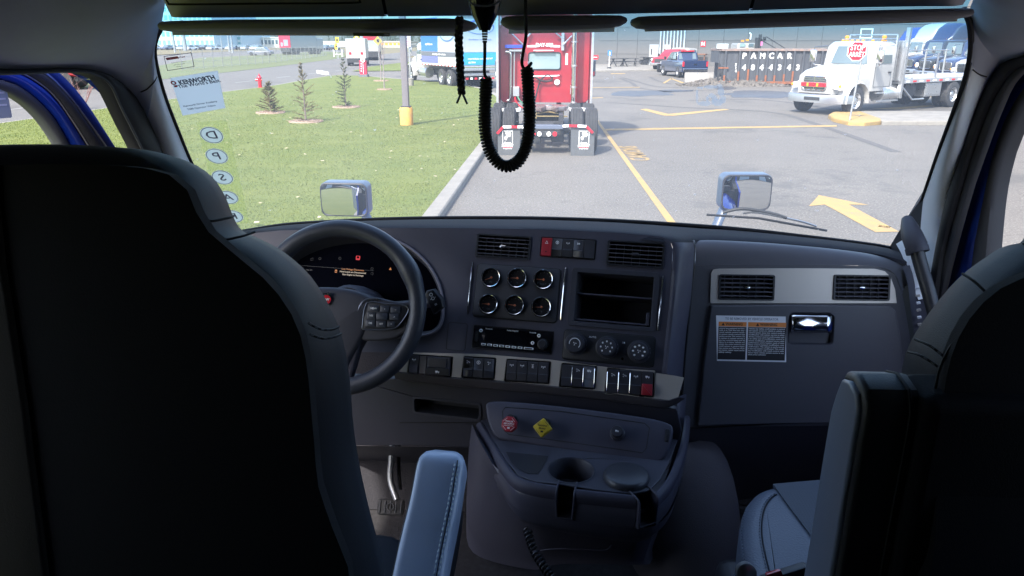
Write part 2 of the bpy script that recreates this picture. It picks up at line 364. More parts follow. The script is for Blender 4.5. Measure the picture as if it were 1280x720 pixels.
# painted markings, 4 mm above the asphalt
def mark(pts, z=.006): mb = MB(); mb.poly([(G(*p).x, G(*p).y, z) for p in pts]); return mb.obj('road_marking', YEL, kind='structure', smooth=0)
mark([(744, 150), (747.5, 150), (842, 275), (832, 275)]); l0, l1 = G(745.7, 150), G(837, 275); ld = (l1 - l0).normalized(); ln = V((-ld.y, ld.x, 0)) * .06
mb = MB(); mb.poly([tuple(l1 + ld * 40 - ln + V((0, 0, .006))), tuple(l1 + ld * 40 + ln + V((0, 0, .006))), tuple(l1 + ln + V((0, 0, .006))), tuple(l1 - ln + V((0, 0, .006)))]); mb.obj('road_marking', YEL, kind='structure', smooth=0)
mark([(757, 163.4), (1046, 158.4), (1046, 156.6), (757, 161.2)])
mark([(1011, 258), (1023.5, 244.3), (1086, 256.5), (1061, 256), (1124, 290), (1094, 290.5), (1031, 256)])
mark([(800, 136.8), (808, 136), (835, 142.5), (905, 136.2), (912, 137.2), (843, 144.8), (830, 144.8)])
mark([(742, 139.5), (748, 138), (735, 133), (728, 133)]); mark([(703, 124), (754, 122.6), (754, 121.8), (703, 123)])
mark([(828, 104), (838, 98), (840, 98.3), (831, 104.2)]); mark([(838, 98.3), (840, 98), (856, 103.6), (852, 104)])
mark([(740, 110), (800, 109.4), (800, 108.8), (740, 109.4)]); mark([(763, 92.6), (781, 92.4), (782, 91.6), (764, 91.8)])
mark([(1090, 136), (1170, 131), (1178, 132), (1120, 137)]); mark([(1130, 122), (1175, 119), (1182, 119.4), (1140, 123)])
q0, q1 = G(785, 183), G(803, 201); c_ = (q0 + q1) / 2
o = text('CAMIONS', .62, frame((c_.x, c_.y, .008), q0 - q1, (0, 0, 1)), YEL, name='road_lettering', bold=.02, sx=(q0 - q1).length / 2.75); o['kind'] = 'structure'
# damp patches and tyre marks
WET = mat('damp_asphalt', (.05, .05, .055), .4, col2=(.08, .078, .078), vscale=1.1)
for cx, cy, rx, ry in ((800, 117, 42, 3.4), (845, 113.5, 22, 1.6), (957, 118, 60, 4.2), (905, 110, 14, 2)):
    pts = []
    for k in range(40):
        t = 2 * pi * k / 40; q = 1 + .35 * noise.noise(V((cos(t) * 1.7 + cx, sin(t) * 1.7, 0))); p = G(cx + rx * q * cos(t), cy + ry * q * sin(t)); pts.append((p.x, p.y, .005))
    mb = MB(); mb.poly(pts); mb.obj('damp_patch', WET, kind='structure', smooth=0)
TM = mat('tyre_mark', (.085, .08, .075), .9, var=.15)
for pts in ([(775, 98), (790, 104), (800, 110), (840, 114), (900, 112)], [(778, 97), (796, 102), (820, 108), (860, 110)], [(860, 126), (930, 124), (1000, 130), (1100, 150)], [(760, 128), (850, 134), (960, 140), (1010, 152), (1120, 190)], [(812, 96), (822, 101), (838, 105)]):
    q = cat([(G(*p).x, G(*p).y, .005) for p in pts], 8); mb = MB(); rows = [[], []]
    for i in range(len(q)):
        t = (q[min(i + 1, len(q) - 1)] - q[max(0, i - 1)]).normalized(); n_ = V((-t.y, t.x, 0)) * .13; rows[0].append(q[i] - n_); rows[1].append(q[i] + n_)
    mb.grid(rows); mb.obj('tyre_mark', TM, kind='structure', smooth=0)
# traffic island
ip = [G(1035, 148), G(1040, 144.8), G(1052, 142.8), G(1072, 142.6), G(1101, 153.5), G(1101, 156), G(1080, 157.6), G(1060, 156.8), G(1042, 152.5)]
mb = MB(); mb.puff([(p.x, p.y) for p in ip], -.02, .14, .05, 3); mb.obj('traffic_island', YEL, kind='structure')
mb = MB(); q = [G(1073, 143), G(1150, 143), G(1230, 143.5), G(1230, 156.5), G(1102, 156.3)]; mb.puff([(p.x, p.y) for p in q], -.02, .13, .04, 3); mb.obj('island_pavement', CONC, kind='structure')
# ---------------------------------------------------------------- building
BW = mat('grey_cladding', (.098, .097, .098), .55, var=.05, vscale=.3)
BWD = mat('dark_joint', (.10, .11, .13), .7)
A = G(748, 80.6); B = G(890, 83.2); bd = (B - A).normalized(); bn = V((bd.y, -bd.x, 0))      # bn faces the lot
BLD = thing('warehouse', 'long grey panel-clad workshop building behind the parking lot', 'building', A)
def Bf(s, z, h=0): return A + bd * s + bn * h + V((0, 0, z))
BM = frame(A, bd, bn)
def bs(px):                                        # pixel column -> metres along the facade
    d = ray(px, 70); d = V((d.x, d.y, 0)); k = (d.x * -A.y + A.x * d.y); den = (bd.x * d.y - bd.y * d.x); return -(A.x * d.y - A.y * d.x) / den
mb = MB(BM); mb.box(0, 120, -.3, 11, -14, -.06); mb.obj('wall', BW, BLD, smooth=0)
mb = MB(BM); mb.box(-22, -.25, -.3, 11, -14, -1.2); mb.obj('wall', mat('shade_cladding', (.10, .10, .105), .55), BLD, smooth=0)
js = [bs(x) for x in (748, 771, 796, 824, 855, 872, 903, 933, 964, 994, 1025, 1062, 1096, 1132, 1168, 1210, 1250)]; zs = [-.3, 1.15, 2.52, 3.9, 5.3, 6.7, 8.1, 9.5, 11]
me0 = {}
for i in range(len(js) - 1):
    for j in range(len(zs) - 1):
        if i == 3 and j < 4: continue
        mb = MB(BM); mb.box(js[i] + .02, js[i + 1] - .02, zs[j] + .02, zs[j + 1] - .02, -.06, 0.0); mb.obj('cladding_panel', BW, BLD, smooth=0)
s0, s1 = bs(825), bs(854.5)
mb = MB(BM); mb.box(s0, s1, 0, 4, -.2, -.1); mb.obj('window', mat('curtain_glass', (.20, .27, .32), .15, spec=.8), BLD, smooth=0)
for k in range(8):
    s = s0 + (s1 - s0) * k / 7; mb = MB(BM); mb.box(s - .07, s + .07, 0, 4.6, -.1, .12); mb.obj('mullion', mat('mullion_white', (.36, .38, .4), .5), BLD, smooth=0)
for p0, p1 in ((811.5, 823), (828, 838)):
    a_, b_ = bs(p0), bs(p1); mb = MB(BM); mb.box(a_, b_, 0, 2.15, 0.0, .06); d_ = mb.obj('door', mat('door_grey', (.30, .31, .32), .5), BLD, smooth=0)
    mb = MB(BM); mb.box(a_ + .2, a_ + .32, 1.1, 1.7, .06, .08); mb.obj('window', BLK, d_, smooth=0)
mb = MB(BM); mb.box(bs(1071.5), bs(1087), 2.75, 3.6, .0, .10); f_ = mb.obj('vent_frame', mat('vent_white', (.6, .75, .78), .5), BLD, smooth=0)
mb = MB(BM); mb.box(bs(1073), bs(1085.5), 2.85, 3.5, .10, .12); mb.obj('vent', BW, f_, smooth=0)
# things on and before the facade
def bthing(name, label, c, px, py_base, fn, group=None):
    p = G(px, py_base); t = thing(name, label, c, (p.x, p.y, 0), 0, group); fn(t, p); return t
p = Bf(bs(878), 0, .02); t = thing('wall_sign', 'small red square sign with white H high on the grey workshop wall', 'sign', p)
mb = MB(frame(p, bd, bn)); mb.box(-.25, .25, 1.95, 2.5, 0, .03); mb.obj('sign_board', REDL, t, smooth=0); text('H', .5, frame(Bf(bs(878), 2.22, .06), bd, bn), WPR, t, bold=.03)
p = Bf(bs(745), 0, .05); t = thing('wall_sign', 'red notice board low on the corner of the grey workshop', 'sign', p)
mb = MB(frame(p, bd, bn)); mb.box(-.38, .32, .55, 1.0, 0, .04); mb.obj('sign_board', REDL, t, smooth=0); mb = MB(frame(p, bd, bn)); mb.box(-.25, .2, .74, .80, .04, .05); mb.obj('lettering', WPR, t, smooth=0)
p = Bf(bs(878), 0, .6); t = thing('shelf_bench', 'brown wooden bench table against the grey workshop wall', 'bench', p)
W_ = mat('brown_wood', (.22, .10, .06), .8, var=.2)
mb = MB(frame(p, bd, bn)); mb.box(-.6, .6, 1.18, 1.26, -.3, .3); mb.obj('tabletop', W_, t, smooth=0)
for s in (-.5, .4): mb = MB(frame(p, bd, bn)); mb.box(s, s + .06, .5, 1.18, -.1, .1); mb.obj('leg', W_, t, smooth=0)
ap = [G(745, 81.5), G(826, 83), G(824, 88.5), G(745, 89.8), G(700, 90), G(700, 81)]
mb = MB(); mb.puff([(p.x, p.y) for p in ap], -.02, .12, .03, 2); mb.obj('pavement', CONC, kind='structure')
def picnic(t, p, M):
    for nm, b_ in (('tabletop', (-.9, .9, -.35, .35, .70, .75)), ('seat', (-.9, .9, -.85, -.6, .42, .46)), ('seat', (-.9, .9, .6, .85, .42, .46))):
        mb = MB(M); mb.box(*b_); mb.obj(nm, DARKM, t, smooth=0)
    for s in (-.6, .6):
        mb = MB(M); mb.bar((s, -.75, 0), (s, .2, .7), .07, .07); mb.bar((s, .75, 0), (s, -.2, .7), .07, .07); mb.obj('leg', DARKM, t, smooth=0)
for px, py, a_, lb in ((773, 84.5, .4, 'dark picnic table nearest the blue parking sign'), (786, 84, 0, 'dark picnic table next to the litter bin'), (811, 81.8, .3, 'dark picnic table in front of the grey door'), (825, 83.5, .2, 'dark picnic table beside the red pickup')):
    p = G(px, py); t = thing('picnic_table', lb, 'picnic table', (p.x, p.y, .1), 0, 'picnic tables by the workshop'); picnic(t, p, Matrix.Translation((p.x, p.y, .12)) @ Matrix.Rotation(a_, 4, 'Z'))
p = G(792.5, 81); t = thing('litter_bin', 'black litter bin against the grey workshop wall', 'bin', (p.x, p.y, .1)); mb = MB(Matrix.Translation((p.x, p.y, .12))); mb.lathe([(.26, 0), (.3, .2), (.3, .95)], 14); mb.obj('bin_body', DARKM, t); mb = MB(Matrix.Translation((p.x, p.y, .12))); mb.lathe([(.33, .95), (.33, 1.05), (.2, 1.1)], 14); mb.obj('lid', DARKM, t)
p = G(761.3, 87.2); t = thing('parking_sign', 'blue disabled parking sign on a white post by the picnic tables', 'sign', (p.x, p.y, .1))
mb = MB(Matrix.Translation((p.x, p.y, .1))); mb.lathe([(.22, 0), (.2, .12), (.05, .16)], 12); mb.obj('base', DARKM, t); mb = MB(Matrix.Translation((p.x, p.y, .1))); mb.cyl((0, 0, .1), (0, 0, 1.5), .035, n=8); mb.obj('pole', WPR, t)
mb = MB(Matrix.Translation((p.x, p.y, .1))); mb.box(-.17, .17, -.05, -.02, 1.15, 1.6); s_ = mb.obj('sign_board', mat('sign_blue', (.02, .16, .5), .5), t, smooth=0); mb = MB(Matrix.Translation((p.x, p.y, .1))); mb.cyl((0, -.055, 1.45), (0, -.05, 1.45), .05, n=8); mb.box(-.05, .07, -.055, -.05, 1.22, 1.4); mb.obj('symbol', WPR, s_)
# ---------------------------------------------------------------- vehicles: local x forward, y left
def wheel(t, c, r, w, rim=None, n=26, out=1, name='wheel', bolts=True):
    M = Matrix.Translation(c) @ Matrix.Rotation(R(-90) * out, 4, 'X')      # local z points outwards
    mb = MB(M); mb.lathe([(r * .56, -w / 2), (r * .9, -w / 2), (r * .98, -w * .42), (r, -w * .25), (r * .985, -w * .24), (r * .985, -w * .19), (r, -w * .18), (r, -.03 * w), (r * .985, -.02 * w), (r * .985, .02 * w), (r, .03 * w), (r, w * .18), (r * .985, w * .19), (r * .985, w * .24), (r, w * .25), (r * .98, w * .42), (r * .9, w / 2), (r * .56, w / 2)], n, cap=False)
    o = mb.obj(name, TYRE, t)
    mb = MB(M); mb.lathe([(r * .58, -w * .45), (r * .58, w * .47), (r * .53, w * .47), (r * .48, w * .2), (r * .3, w * .1), (r * .24, w * .3), (r * .1, w * .36), (.001, w * .36)], n, cap=False); q = mb.obj('rim', rim or ALU, o)
    if bolts:
        mb = MB(M)
        for k in range(8): a_ = k * pi / 4; mb.cyl((r * .36 * cos(a_), r * .36 * sin(a_), w * .1), (r * .36 * cos(a_), r * .36 * sin(a_), w * .24), r * .035, n=6)
        for k in range(8): a_ = (k + .5) * pi / 4; mb.cyl((r * .42 * cos(a_), r * .42 * sin(a_), w * .14), (r * .42 * cos(a_), r * .42 * sin(a_), w * .19), r * .05, n=8)
        mb.obj('bolts', DARKM, o)
    return o
def sec(x, w, z0, z1, top=.25, n=None, tw=None):   # cross-section ring at x: half width w, from z0 to z1, shoulders rounded
    tw = tw if tw is not None else w * .93; r = min(top, (z1 - z0) * .6); o = []
    o += [(x, -w, z0), (x, -w, z0 + (z1 - r - z0) * .5), (x, -w * .995, z1 - r)]
    for i in range(1, 5): a_ = pi / 2 * i / 4; o.append((x, -(tw - r) - (r + (w - tw) * (1 - i / 4)) * cos(a_), z1 - r + r * sin(a_)))
    o += [(x, 0, z1 + .02)]
    return o + [(p[0], -p[1], p[2]) for p in o[:-1][::-1]]
def conv_truck(t, paint, roof=2.5, cabl=1.25, hood_h=1.62, w=1.05, sleeper=0, fairing=0, glass=VGLASS, axles=(-5.0,), frame_l=-6.5, stripe=None, detail=True):
    mb = MB(); mb.loft([sec(.87, w * .56, .75, 1.34, .10), sec(.84, w * .66, .72, 1.42, .10), sec(.55, w * .72, .72, hood_h - .08, .12), sec(-.1, w * .80, .72, hood_h + .02, .12), sec(-.95, w * .93, .72, hood_h + .1, .14)]); mb.obj('hood', paint, t)
    mb = MB(); mb.puff([(p[0], p[1]) for p in rr(-w * .42, .86, w * .42, 1.33, .08)], 0, .06, .02, 2)
    mb.v = [V((.84 + p.z, p.x, p.y)) for p in mb.v]; g = mb.obj('grille', mat('grille_dark', (.12, .125, .13), .4, .5), t)
    mb = MB(); [mb.box(.9, .925, -w * .40, w * .40, .88 + k * .075, .90 + k * .075) for k in range(6)]; mb.box(.895, .935, -.02, .02, .86, 1.36); mb.tube([(.91, p[0], p[1]) for p in rr(-w * .42, .86, w * .42, 1.33, .08)], .018, 6, loop=True); mb.obj('grille_bars', CHROME, g)
    mb = MB(); o = [(.97, -w * .6), (.97, w * .6), (.78, w * 1.06), (.35, w * 1.14), (.35, w * 1.04), (.68, w * .98), (.85, w * .55), (.85, -w * .55), (.68, -w * .98), (.35, -w * 1.04), (.35, -w * 1.14), (.78, -w * 1.06)]
    mb.puff(o, .42, .72, .05, 3); bp = mb.obj('bumper', mat('bumper_metal', (.5, .5, .52), .3, .9), t); mb = MB(); mb.box(.965, .975, -w * .3, w * .3, .5, .62); mb.obj('air_slot', DARKM, bp, smooth=0)
    for s in (-1, 1):
        mb = MB(); rings = []
        for k in range(9):
            a_ = R(-8 + k * 196 / 8); c_, q_ = cos(a_), sin(a_); rings.append([(c_ * .57, s * w * .66, .5 + q_ * .57), (c_ * .60, s * w * 1.04, .5 + q_ * .6), (c_ * .66, s * w * 1.12, .5 + q_ * .62), (c_ * .70, s * w * 1.04, .5 + q_ * .70 + .02), (c_ * .62, s * w * .7, .5 + q_ * .78 + .06)])
        mb.loft(rings); mb.obj('fender', paint, t)
        mb = MB(); mb.puff(rr(-.17, -.13, .2, .1, .09, 3), 0, .07, .03, 2, dome=.02); mb.v = [V((.80 - .25 * p.x * 1.0 - .02 + p.z * .8, s * (w * .78 + p.x + p.z * .3), 1.02 + p.y - .15 * p.x)) for p in mb.v]; hl = mb.obj('headlight', WLENS, t)
        mb = MB(); mb.cyl((.80, s * (w * .78 + .13), 1.03), (.86, s * (w * .78 + .15), 1.03), .05, n=10); mb.obj('indicator', AMBER, hl)
        wheel(t, (0, s * w * .93, .5), .5, .28, ALU, out=s)
        for ax in axles:
            for yy in ((.94, .62) if detail else (.82,)): wheel(t, (ax, s * w * yy * 1.08, .5), .5, .26 if detail else .5, ALU, out=s, bolts=yy > .8)
        mb = MB(); y_ = s * (w + .28); mb.puff(rr(-.13, -.22, .13, .22, .05, 3), -.05, .05, .03, 2, back=True); mb.v = [V((-.72 + p.z, y_ + p.x, 2.0 + p.y)) for p in mb.v]; mr = mb.obj('mirror', CHROME, t)
        mb = MB(); mb.tube([(-1.1, s * w * .98, 2.35), (-.75, y_, 2.32), (-.75, y_, 1.7), (-1.1, s * w * .98, 1.62)], .018, 6); mb.obj('mirror_arm', CHROME, mr)
        mb = MB(); mb.lathe([(.3, -.55), (.32, -.5), (.32, .5), (.3, .55)], 18); mb.v = [V((-2.2 + p.z, s * (w * .78) + p.x, .68 + p.y)) for p in mb.v]; tk = mb.obj('fuel_tank', ALU, t)
        mb = MB(); mb.box(-2.7, -1.3, s * (w - .12), s * w * 1.02, .4, .46); mb.box(-1.95, -1.25, s * (w - .25), s * w * 1.02, .7, .76); mb.obj('step', STEEL, tk, smooth=0)
    mb = MB(); x1 = -.95 - cabl
    mb.loft([sec(-.93, w * .95, .8, hood_h + .05, .1), sec(-.97, w * .97, .8, hood_h + .09, .1), sec(-1.12, w * .97, .8, roof - .08, .13, tw=w * .88), sec(-1.26, w * .98, .8, roof, .14, tw=w * .89), sec(x1 + .1, w * .98, .8, roof, .18, tw=w * .87), sec(x1, w * .96, .8, roof - .04, .18, tw=w * .86)]); cab = mb.obj('cab', paint, t)
    # windscreen, side glass, door lines
    e = .015; zb, zt = hood_h + .12, roof - .17
    mb = MB(); rows = []
    for k in range(5):
        q = k / 4; x = -.965 - (.14) * q + e; z = zb + (zt - zb) * q; rows.append([(x - .10 * abs(j / 4) ** 2 * 1.0 + .04, w * (.86 - .08 * q) * j / 4, z) for j in range(-4, 5)])
    mb.grid(rows); mb.obj('windshield', glass, cab)
    for s in (-1, 1):
        mb = MB(); o = [(-1.12, zb + .02), (-1.19, zt - .02), (-1.98, zt - .02), (-1.98, zb + .02)]; mb.add([(a_, s * (w * .985 - .04 * (b_ > zb + .1)), b_) for a_, b_ in o] + [(a_, s * (w * .985 + .012 - .04 * (b_ > zb + .1)), b_) for a_, b_ in o], [(4, 5, 6, 7), (0, 1, 5, 4), (1, 2, 6, 5), (2, 3, 7, 6), (3, 0, 4, 7)]); mb.obj('window', glass, cab, smooth=0)
        if detail:
            mb = MB(); mb.tube([(-1.02, s * w * .985, .95), (-1.02, s * w * .985, zb), (-1.13, s * (w * .985 - .03), zt + .03), (-2.05, s * (w * .985 - .03), zt + .03), (-2.05, s * w * .985, .95)], .008, 5, loop=True); dd = mb.obj('door_seam', DARKM, cab)
            mb = MB(); mb.box(-2.0, -1.86, min(s * w * .98, s * w * 1.02), max(s * w * .98, s * w * 1.02), 1.42, 1.47); mb.obj('door_handle', BLK, dd)
    mb = MB(); [mb.box(-1.38, -1.32, y - .05, y + .05, roof + .0, roof + .06) for y in (-.6, -.22, 0, .22, .6)]; mb.obj('marker_lights', AMBER, cab, bevel=.01)
    if sleeper:
        mb = MB(); top = roof + fairing
        mb.loft([sec(x1 + .02, w * .97, .8, roof, .2), sec(x1 - .1, w * 1.0, .8, top - .1, .3), sec(x1 - sleeper, w * 1.0, .8, top, .3)]); mb.obj('sleeper', paint, t)
        mb = MB(); mb.loft([sec(-1.3, w * .7, roof - .1, roof + .03, .1), sec(-1.6, w * .86, roof - .1, roof + .25 * fairing + .08, .2), sec(x1 + .3, w * .92, roof - .1, roof + .72 * fairing, .28), sec(x1 - .11, w * .96, roof - .1, top - .08, .3)]); mb.obj('roof_fairing', paint, t)
    mb = MB(); [mb.box(frame_l, .6, s * .42 - .05, s * .42 + .05, .62, .88) for s in (-1, 1)]; [mb.box(ax - .08, ax + .08, -w * .8, w * .8, .42, .58) for ax in (0,) + tuple(axles)]; mb.obj('chassis', DARKM, t, smooth=0)
    return cab
# white flatbed
WT = thing('flatbed_truck', 'white flatbed truck with amber roof beacons behind the stop sign', 'truck', (10.25, 28.75, 0), R(216), local=True)
cab = conv_truck(WT, WHITE, roof=2.52, w=1.08, cabl=1.3, axles=(-6.4, -7.7), frame_l=-9.5)
mb = MB(); mb.box(.93, 1.0, -.5, .5, .98, 1.12); lb = mb.obj('light_bar', REDL, WT, bevel=.01)
for k in range(5): mb = MB(); mb.box(.99, 1.02, -.45 + .2 * k, -.37 + .2 * k, .99, 1.11); mb.obj('lamp', AMBER if k % 2 else REDL, lb, smooth=0)
for y in (-.75, .75):
    mb = MB(Matrix.Translation((-1.8, y, 2.53))); mb.lathe([(.10, 0), (.1, .03), (.08, .04), (.085, .16), (.05, .2)], 14); mb.obj('beacon', AMBER, WT)
mb = MB(); [mb.tube([(-2.3, s * .95, 1.0), (-2.3, s * .95, 2.75)], .04, 8) for s in (-1, 1)]; [mb.tube([(-2.3, -.95, z), (-2.3, .95, z)], .03, 8) for z in (2.75, 2.6)]; mb.tube([(-1.6, .8, 2.6), (-2.3, .95, 2.6)], .02, 6); mb.tube([(-1.6, -.8, 2.6), (-2.3, -.95, 2.6)], .02, 6); mb.tube([(-1.6, -.8, 2.6), (-1.6, .8, 2.6)], .02, 6); mb.obj('roof_rack', ALU, WT)
mb = MB(); mb.box(-2.55, -2.48, -1.15, 1.15, 1.12, 2.55); hb = mb.obj('headboard', ALU, WT, bevel=.01)
mb = MB(); [mb.box(-2.48, -2.44, -1.1 + k * .2, -1.06 + k * .2, 1.15, 2.5) for k in range(12)]; mb.obj('headboard_ribs', STEEL, hb, smooth=0)
mb = MB(); mb.box(-2.66, -2.52, 1.12, 1.26, .5, 3.0); mb.obj('headboard_post', ALU, WT, bevel=.01)
mb = MB(); mb.box(-10.2, -2.56, -1.2, 1.2, 1.02, 1.18); dk = mb.obj('deck', mat('deck_grey', (.36, .37, .38), .6, .3), WT, bevel=.01)
for k in range(16):
    x = -2.9 - k * .46; mb = MB(); mb.box(x - .22, x, 1.2, 1.215, 1.06, 1.12); mb.obj('reflective_tape', REDL if k % 2 else WPR, dk, smooth=0)
for k in range(5): mb = MB(); x = -3.4 - k * 1.6; mb.box(x, x + .05, -1.16, -1.1, 1.18, 2.2); mb.box(x, x + .05, 1.1, 1.15, 1.18, 2.1 if k == 1 else 1.22); mb.obj('stake', ALU, dk, smooth=0)
mb = MB(); mb.tube([(-3.4, -1.13, 2.15), (-10, -1.13, 2.15)], .025, 6); mb.obj('stake_rail', ALU, dk)
mb = MB(); mb.box(-5.55, -4.4, .75, 1.14, .48, 1.0); tb = mb.obj('tool_box', ALU, WT, bevel=.015)
mb = MB(); mb.box(-5.47, -4.48, 1.14, 1.16, .54, .94); mb.obj('lid', ALU, tb, bevel=.008)
for x in (-3.45, -3.8): mb = MB(); mb.cyl((x, .4, .75), (x, .98, .75), .24, n=18); mb.obj('air_tank', DARKM, WT)
mb = MB(); mb.tube([(-2.6, 1.15, 1.0), (-3.5, 1.18, .42), (-4.3, 1.18, .42)], .035, 7); mb.obj('side_guard', ALU, WT)
mb = MB(); mb.box(-6.0, -5.94, .7, 1.15, .25, 1.0); mb.box(-8.5, -8.46, .7, 1.15, .25, 1.0); mb.obj('mud_flap', RUB, WT, smooth=0)
# stop sign in front of it
p = G(1062, 150, .14); t = thing('stop_sign', 'red octagonal bilingual stop sign on the yellow kerbed island', 'sign', (p.x, p.y, .14))
mb = MB(); mb.cyl((p.x, p.y, .12), (p.x + .12, p.y, 2.4), .03, n=10); mb.obj('pole', STEEL, t)
c_ = at(1071, 64, p.y - .06); Ms = frame(c_, (1, 0, 0), (0, -1, 0)); mb = MB(Ms); mb.extr([(.31 * cos(R(22.5 + 45 * k)), .31 * sin(R(22.5 + 45 * k))) for k in range(8)], 0, .02); sb = mb.obj('sign_board', WPR, t, smooth=0)
mb = MB(Ms); mb.extr([(.285 * cos(R(22.5 + 45 * k)), .285 * sin(R(22.5 + 45 * k))) for k in range(8)], .02, .024); mb.obj('red_field', REDL, sb, smooth=0)
text('STOP', .22, Ms @ Matrix.Translation((0, .1, .03)), WPR, sb, bold=.015, sx=.82); text('ARRÊT', .20, Ms @ Matrix.Translation((0, -.1, .03)), WPR, sb, bold=.015, sx=.80)
# parked tractors on the right
NAVY = mat('navy_paint', (.012, .025, .07), .2, coat=1); DBLU = mat('deep_blue_paint', (.015, .05, .22), .2, coat=1); BLKP = mat('black_paint', (.012, .013, .018), .2, coat=1)
for (px, Y, pm, rf, sl, fr, lb) in ((1082, 63, DBLU, 2.6, 1.5, 1.0, 'blue tractor unit farthest back in the row of parked trucks'), (1098, 59, WHITE, 2.6, .5, 1.15, 'white tractor unit with a tall roof fairing in the parked row'),
                          (1119, 55, NAVY, 2.6, 1.9, 1.15, 'navy sleeper tractor unit next to the white one in the row'), (1140, 51, BLKP, 2.6, 1.9, 1.1, 'black sleeper tractor unit in the parked row'), (1164, 47.5, mat('midnight_paint', (.02, .035, .09), .2, coat=1), 2.6, 1.9, 1.1, 'midnight blue tractor unit nearest but one to the windshield pillar in the row'), (1186, 44, WHITE, 2.5, 1.9, 1.0, 'white hooded tractor unit nearest the windshield pillar in the row')):
    t = thing('parked_tractor', lb, 'truck', ((px - 688) / 930 * Y, Y, 0), R(196), group='tractor units parked in a row', local=True); conv_truck(t, pm, roof=rf, cabl=1.2, sleeper=sl, fairing=fr, axles=(-5.2, -6.5), frame_l=-7.3, detail=False)
# ---------------------------------------------------------------- red day-cab tractor ahead
RT = thing('red_tractor', 'red day cab tractor unit seen from behind with chrome exhaust stack', 'truck', (0, 19, 0))
def pb(mb, x0, y0, x1, y1, Y0, Y1):
    a_ = at(x0, y0, Y0); b_ = at(x1, y1, Y0); return mb.box(min(a_.x, b_.x), max(a_.x, b_.x), Y0, Y1, min(a_.z, b_.z), max(a_.z, b_.z))
YC = 20.9
L_ = at(625, 100, YC).x; R_ = at(736.5, 100, YC).x; zb = at(685, 128, YC).z
def rsec(Y, wl, z0, z1, r=.12): cx = (L_ + R_) / 2; hw = (R_ - L_) / 2 * wl; return [(cx + (p[0]) * 1, Y, p[1]) for p in rr(-hw, z0, hw, z1, r, 3)]
mb = MB(); mb.loft([rsec(YC, .985, zb, 2.95), rsec(YC + .06, 1, zb, 3.0), rsec(YC + 1.5, 1, zb, 3.0), rsec(YC + 2.0, .95, zb, 2.9), rsec(YC + 2.5, .9, zb, 1.9), rsec(YC + 4.2, .75, zb, 1.6)]); RC = mb.obj('cab', REDP, RT)
mb = MB(); cx = (L_ + R_) / 2; hw = (R_ - L_) / 2
mb.loft([rsec(YC + .25, .99, 3.0, 3.95, .2), rsec(YC + 1.0, .97, 3.0, 3.75, .25), rsec(YC + 2.0, .8, 3.0, 3.1, .04)]); mb.obj('roof_fairing', REDP, RT)
for s in (-1, 1):
    x = cx + s * hw; mb = MB(); mb.box(min(x, x + s * .05), max(x, x + s * .05), YC - .55, YC + .3, zb - .05, 3.7); mb.obj('side_fairing', REDP, RT, bevel=.015)
    mb = MB(); mb.box(min(x, x + s * .06), max(x, x + s * .06), YC - .6, YC - .551, zb - .05, 3.7); mb.obj('fairing_edge', STEEL, RT, smooth=0)
mb = MB(); a_ = at(660, 87.5, YC); b_ = at(701.5, 65, YC); mb.M = Matrix(((1, 0, 0, 0), (0, 0, -1, YC), (0, 1, 0, 0), (0, 0, 0, 1)))
mb.extr(rr(a_.x, a_.z, b_.x, b_.z, .07), 0, .02, [rr(a_.x + .03, a_.z + .03, b_.x - .03, b_.z - .03, .05)]); wf = mb.obj('window', RUB, RC)
mb = MB(Matrix(((1, 0, 0, 0), (0, 0, -1, YC), (0, 1, 0, 0), (0, 0, 0, 1)))); mb.extr(rr(a_.x + .03, a_.z + .03, b_.x - .03, b_.z - .03, .05), 0, .008); mb.obj('pane', GGLASS, wf)

def rt(nm, m, b_, **k): mb = MB(); [pb(mb, *q) for q in b_]; return mb.obj(nm, m, RT, **k)
rt('stripe', WPR, [(659, 56.5, 673, 59, YC - .006, YC), (688, 56.5, 700, 59, YC - .006, YC)], smooth=0)
text('DAY-878', .12, frame(at(680.5, 56.3, YC - .02), (1, 0, 0), (0, -1, 0)), WPR, RC, bold=.04)
rt('reflector', WPR, [(707, 66.5, 709.6, 81, YC - .012, YC), (650.5, 68, 653, 80, YC - .012, YC)], smooth=0)
rt('light_bar', mat('blue_lens', (.03, .06, .45), .3), [(631, 56, 653, 60.2, YC - .25, YC - .1)], bevel=.01)
rt('light_bar_mount', STEEL, [(636, 61.5, 653, 64.5, YC - .2, YC)], bevel=.01)
rt('battery_box', STEEL, [(641, 108.5, 649, 120.5, YC - .2, YC), (713, 107, 716, 118, YC - .2, YC)], bevel=.01)
mb = MB(); P_ = lambda x, y, Y=YC - .1: at(x, y, Y)
mb.tube([P_(667, 65, YC), P_(667, 63.2), P_(692, 63.2), P_(692, 65, YC)], .018, 7); mb.tube([P_(664, 97, YC), P_(666, 95.5), P_(699, 94.6), P_(701, 93.5, YC)], .02, 7); mb.obj('grab_rail', CHROME, RT)
mb = MB(); q = P_(696.3, 102.6, YC); mb.cyl(q, q + V((0, -.05, 0)), .075, n=16); mb.cyl(q + V((0, -.05, 0)), q + V((0, -.07, 0)), .04, n=12); mb.obj('work_lamp', WLENS, RT)
mb = MB(); mb.tube(cat([P_(632, 64.5), P_(636, 65), P_(638, 68), P_(638, 95), P_(637.5, 122), P_(634, 126)], 4), .045, 10); mb.obj('air_pipe', CHROME, RT)
mb = MB(); mb.tube([P_(643, 64), P_(642.5, 108)], .02, 8); mb.obj('air_pipe', STEEL, RT)
mb = MB(); xs = at(718, 80, YC - .3); mb.cyl((xs.x, YC - .3, 1.0), (xs.x, YC - .3, 4.1), .078, n=18); st = mb.obj('exhaust_stack', CHROME, RT)
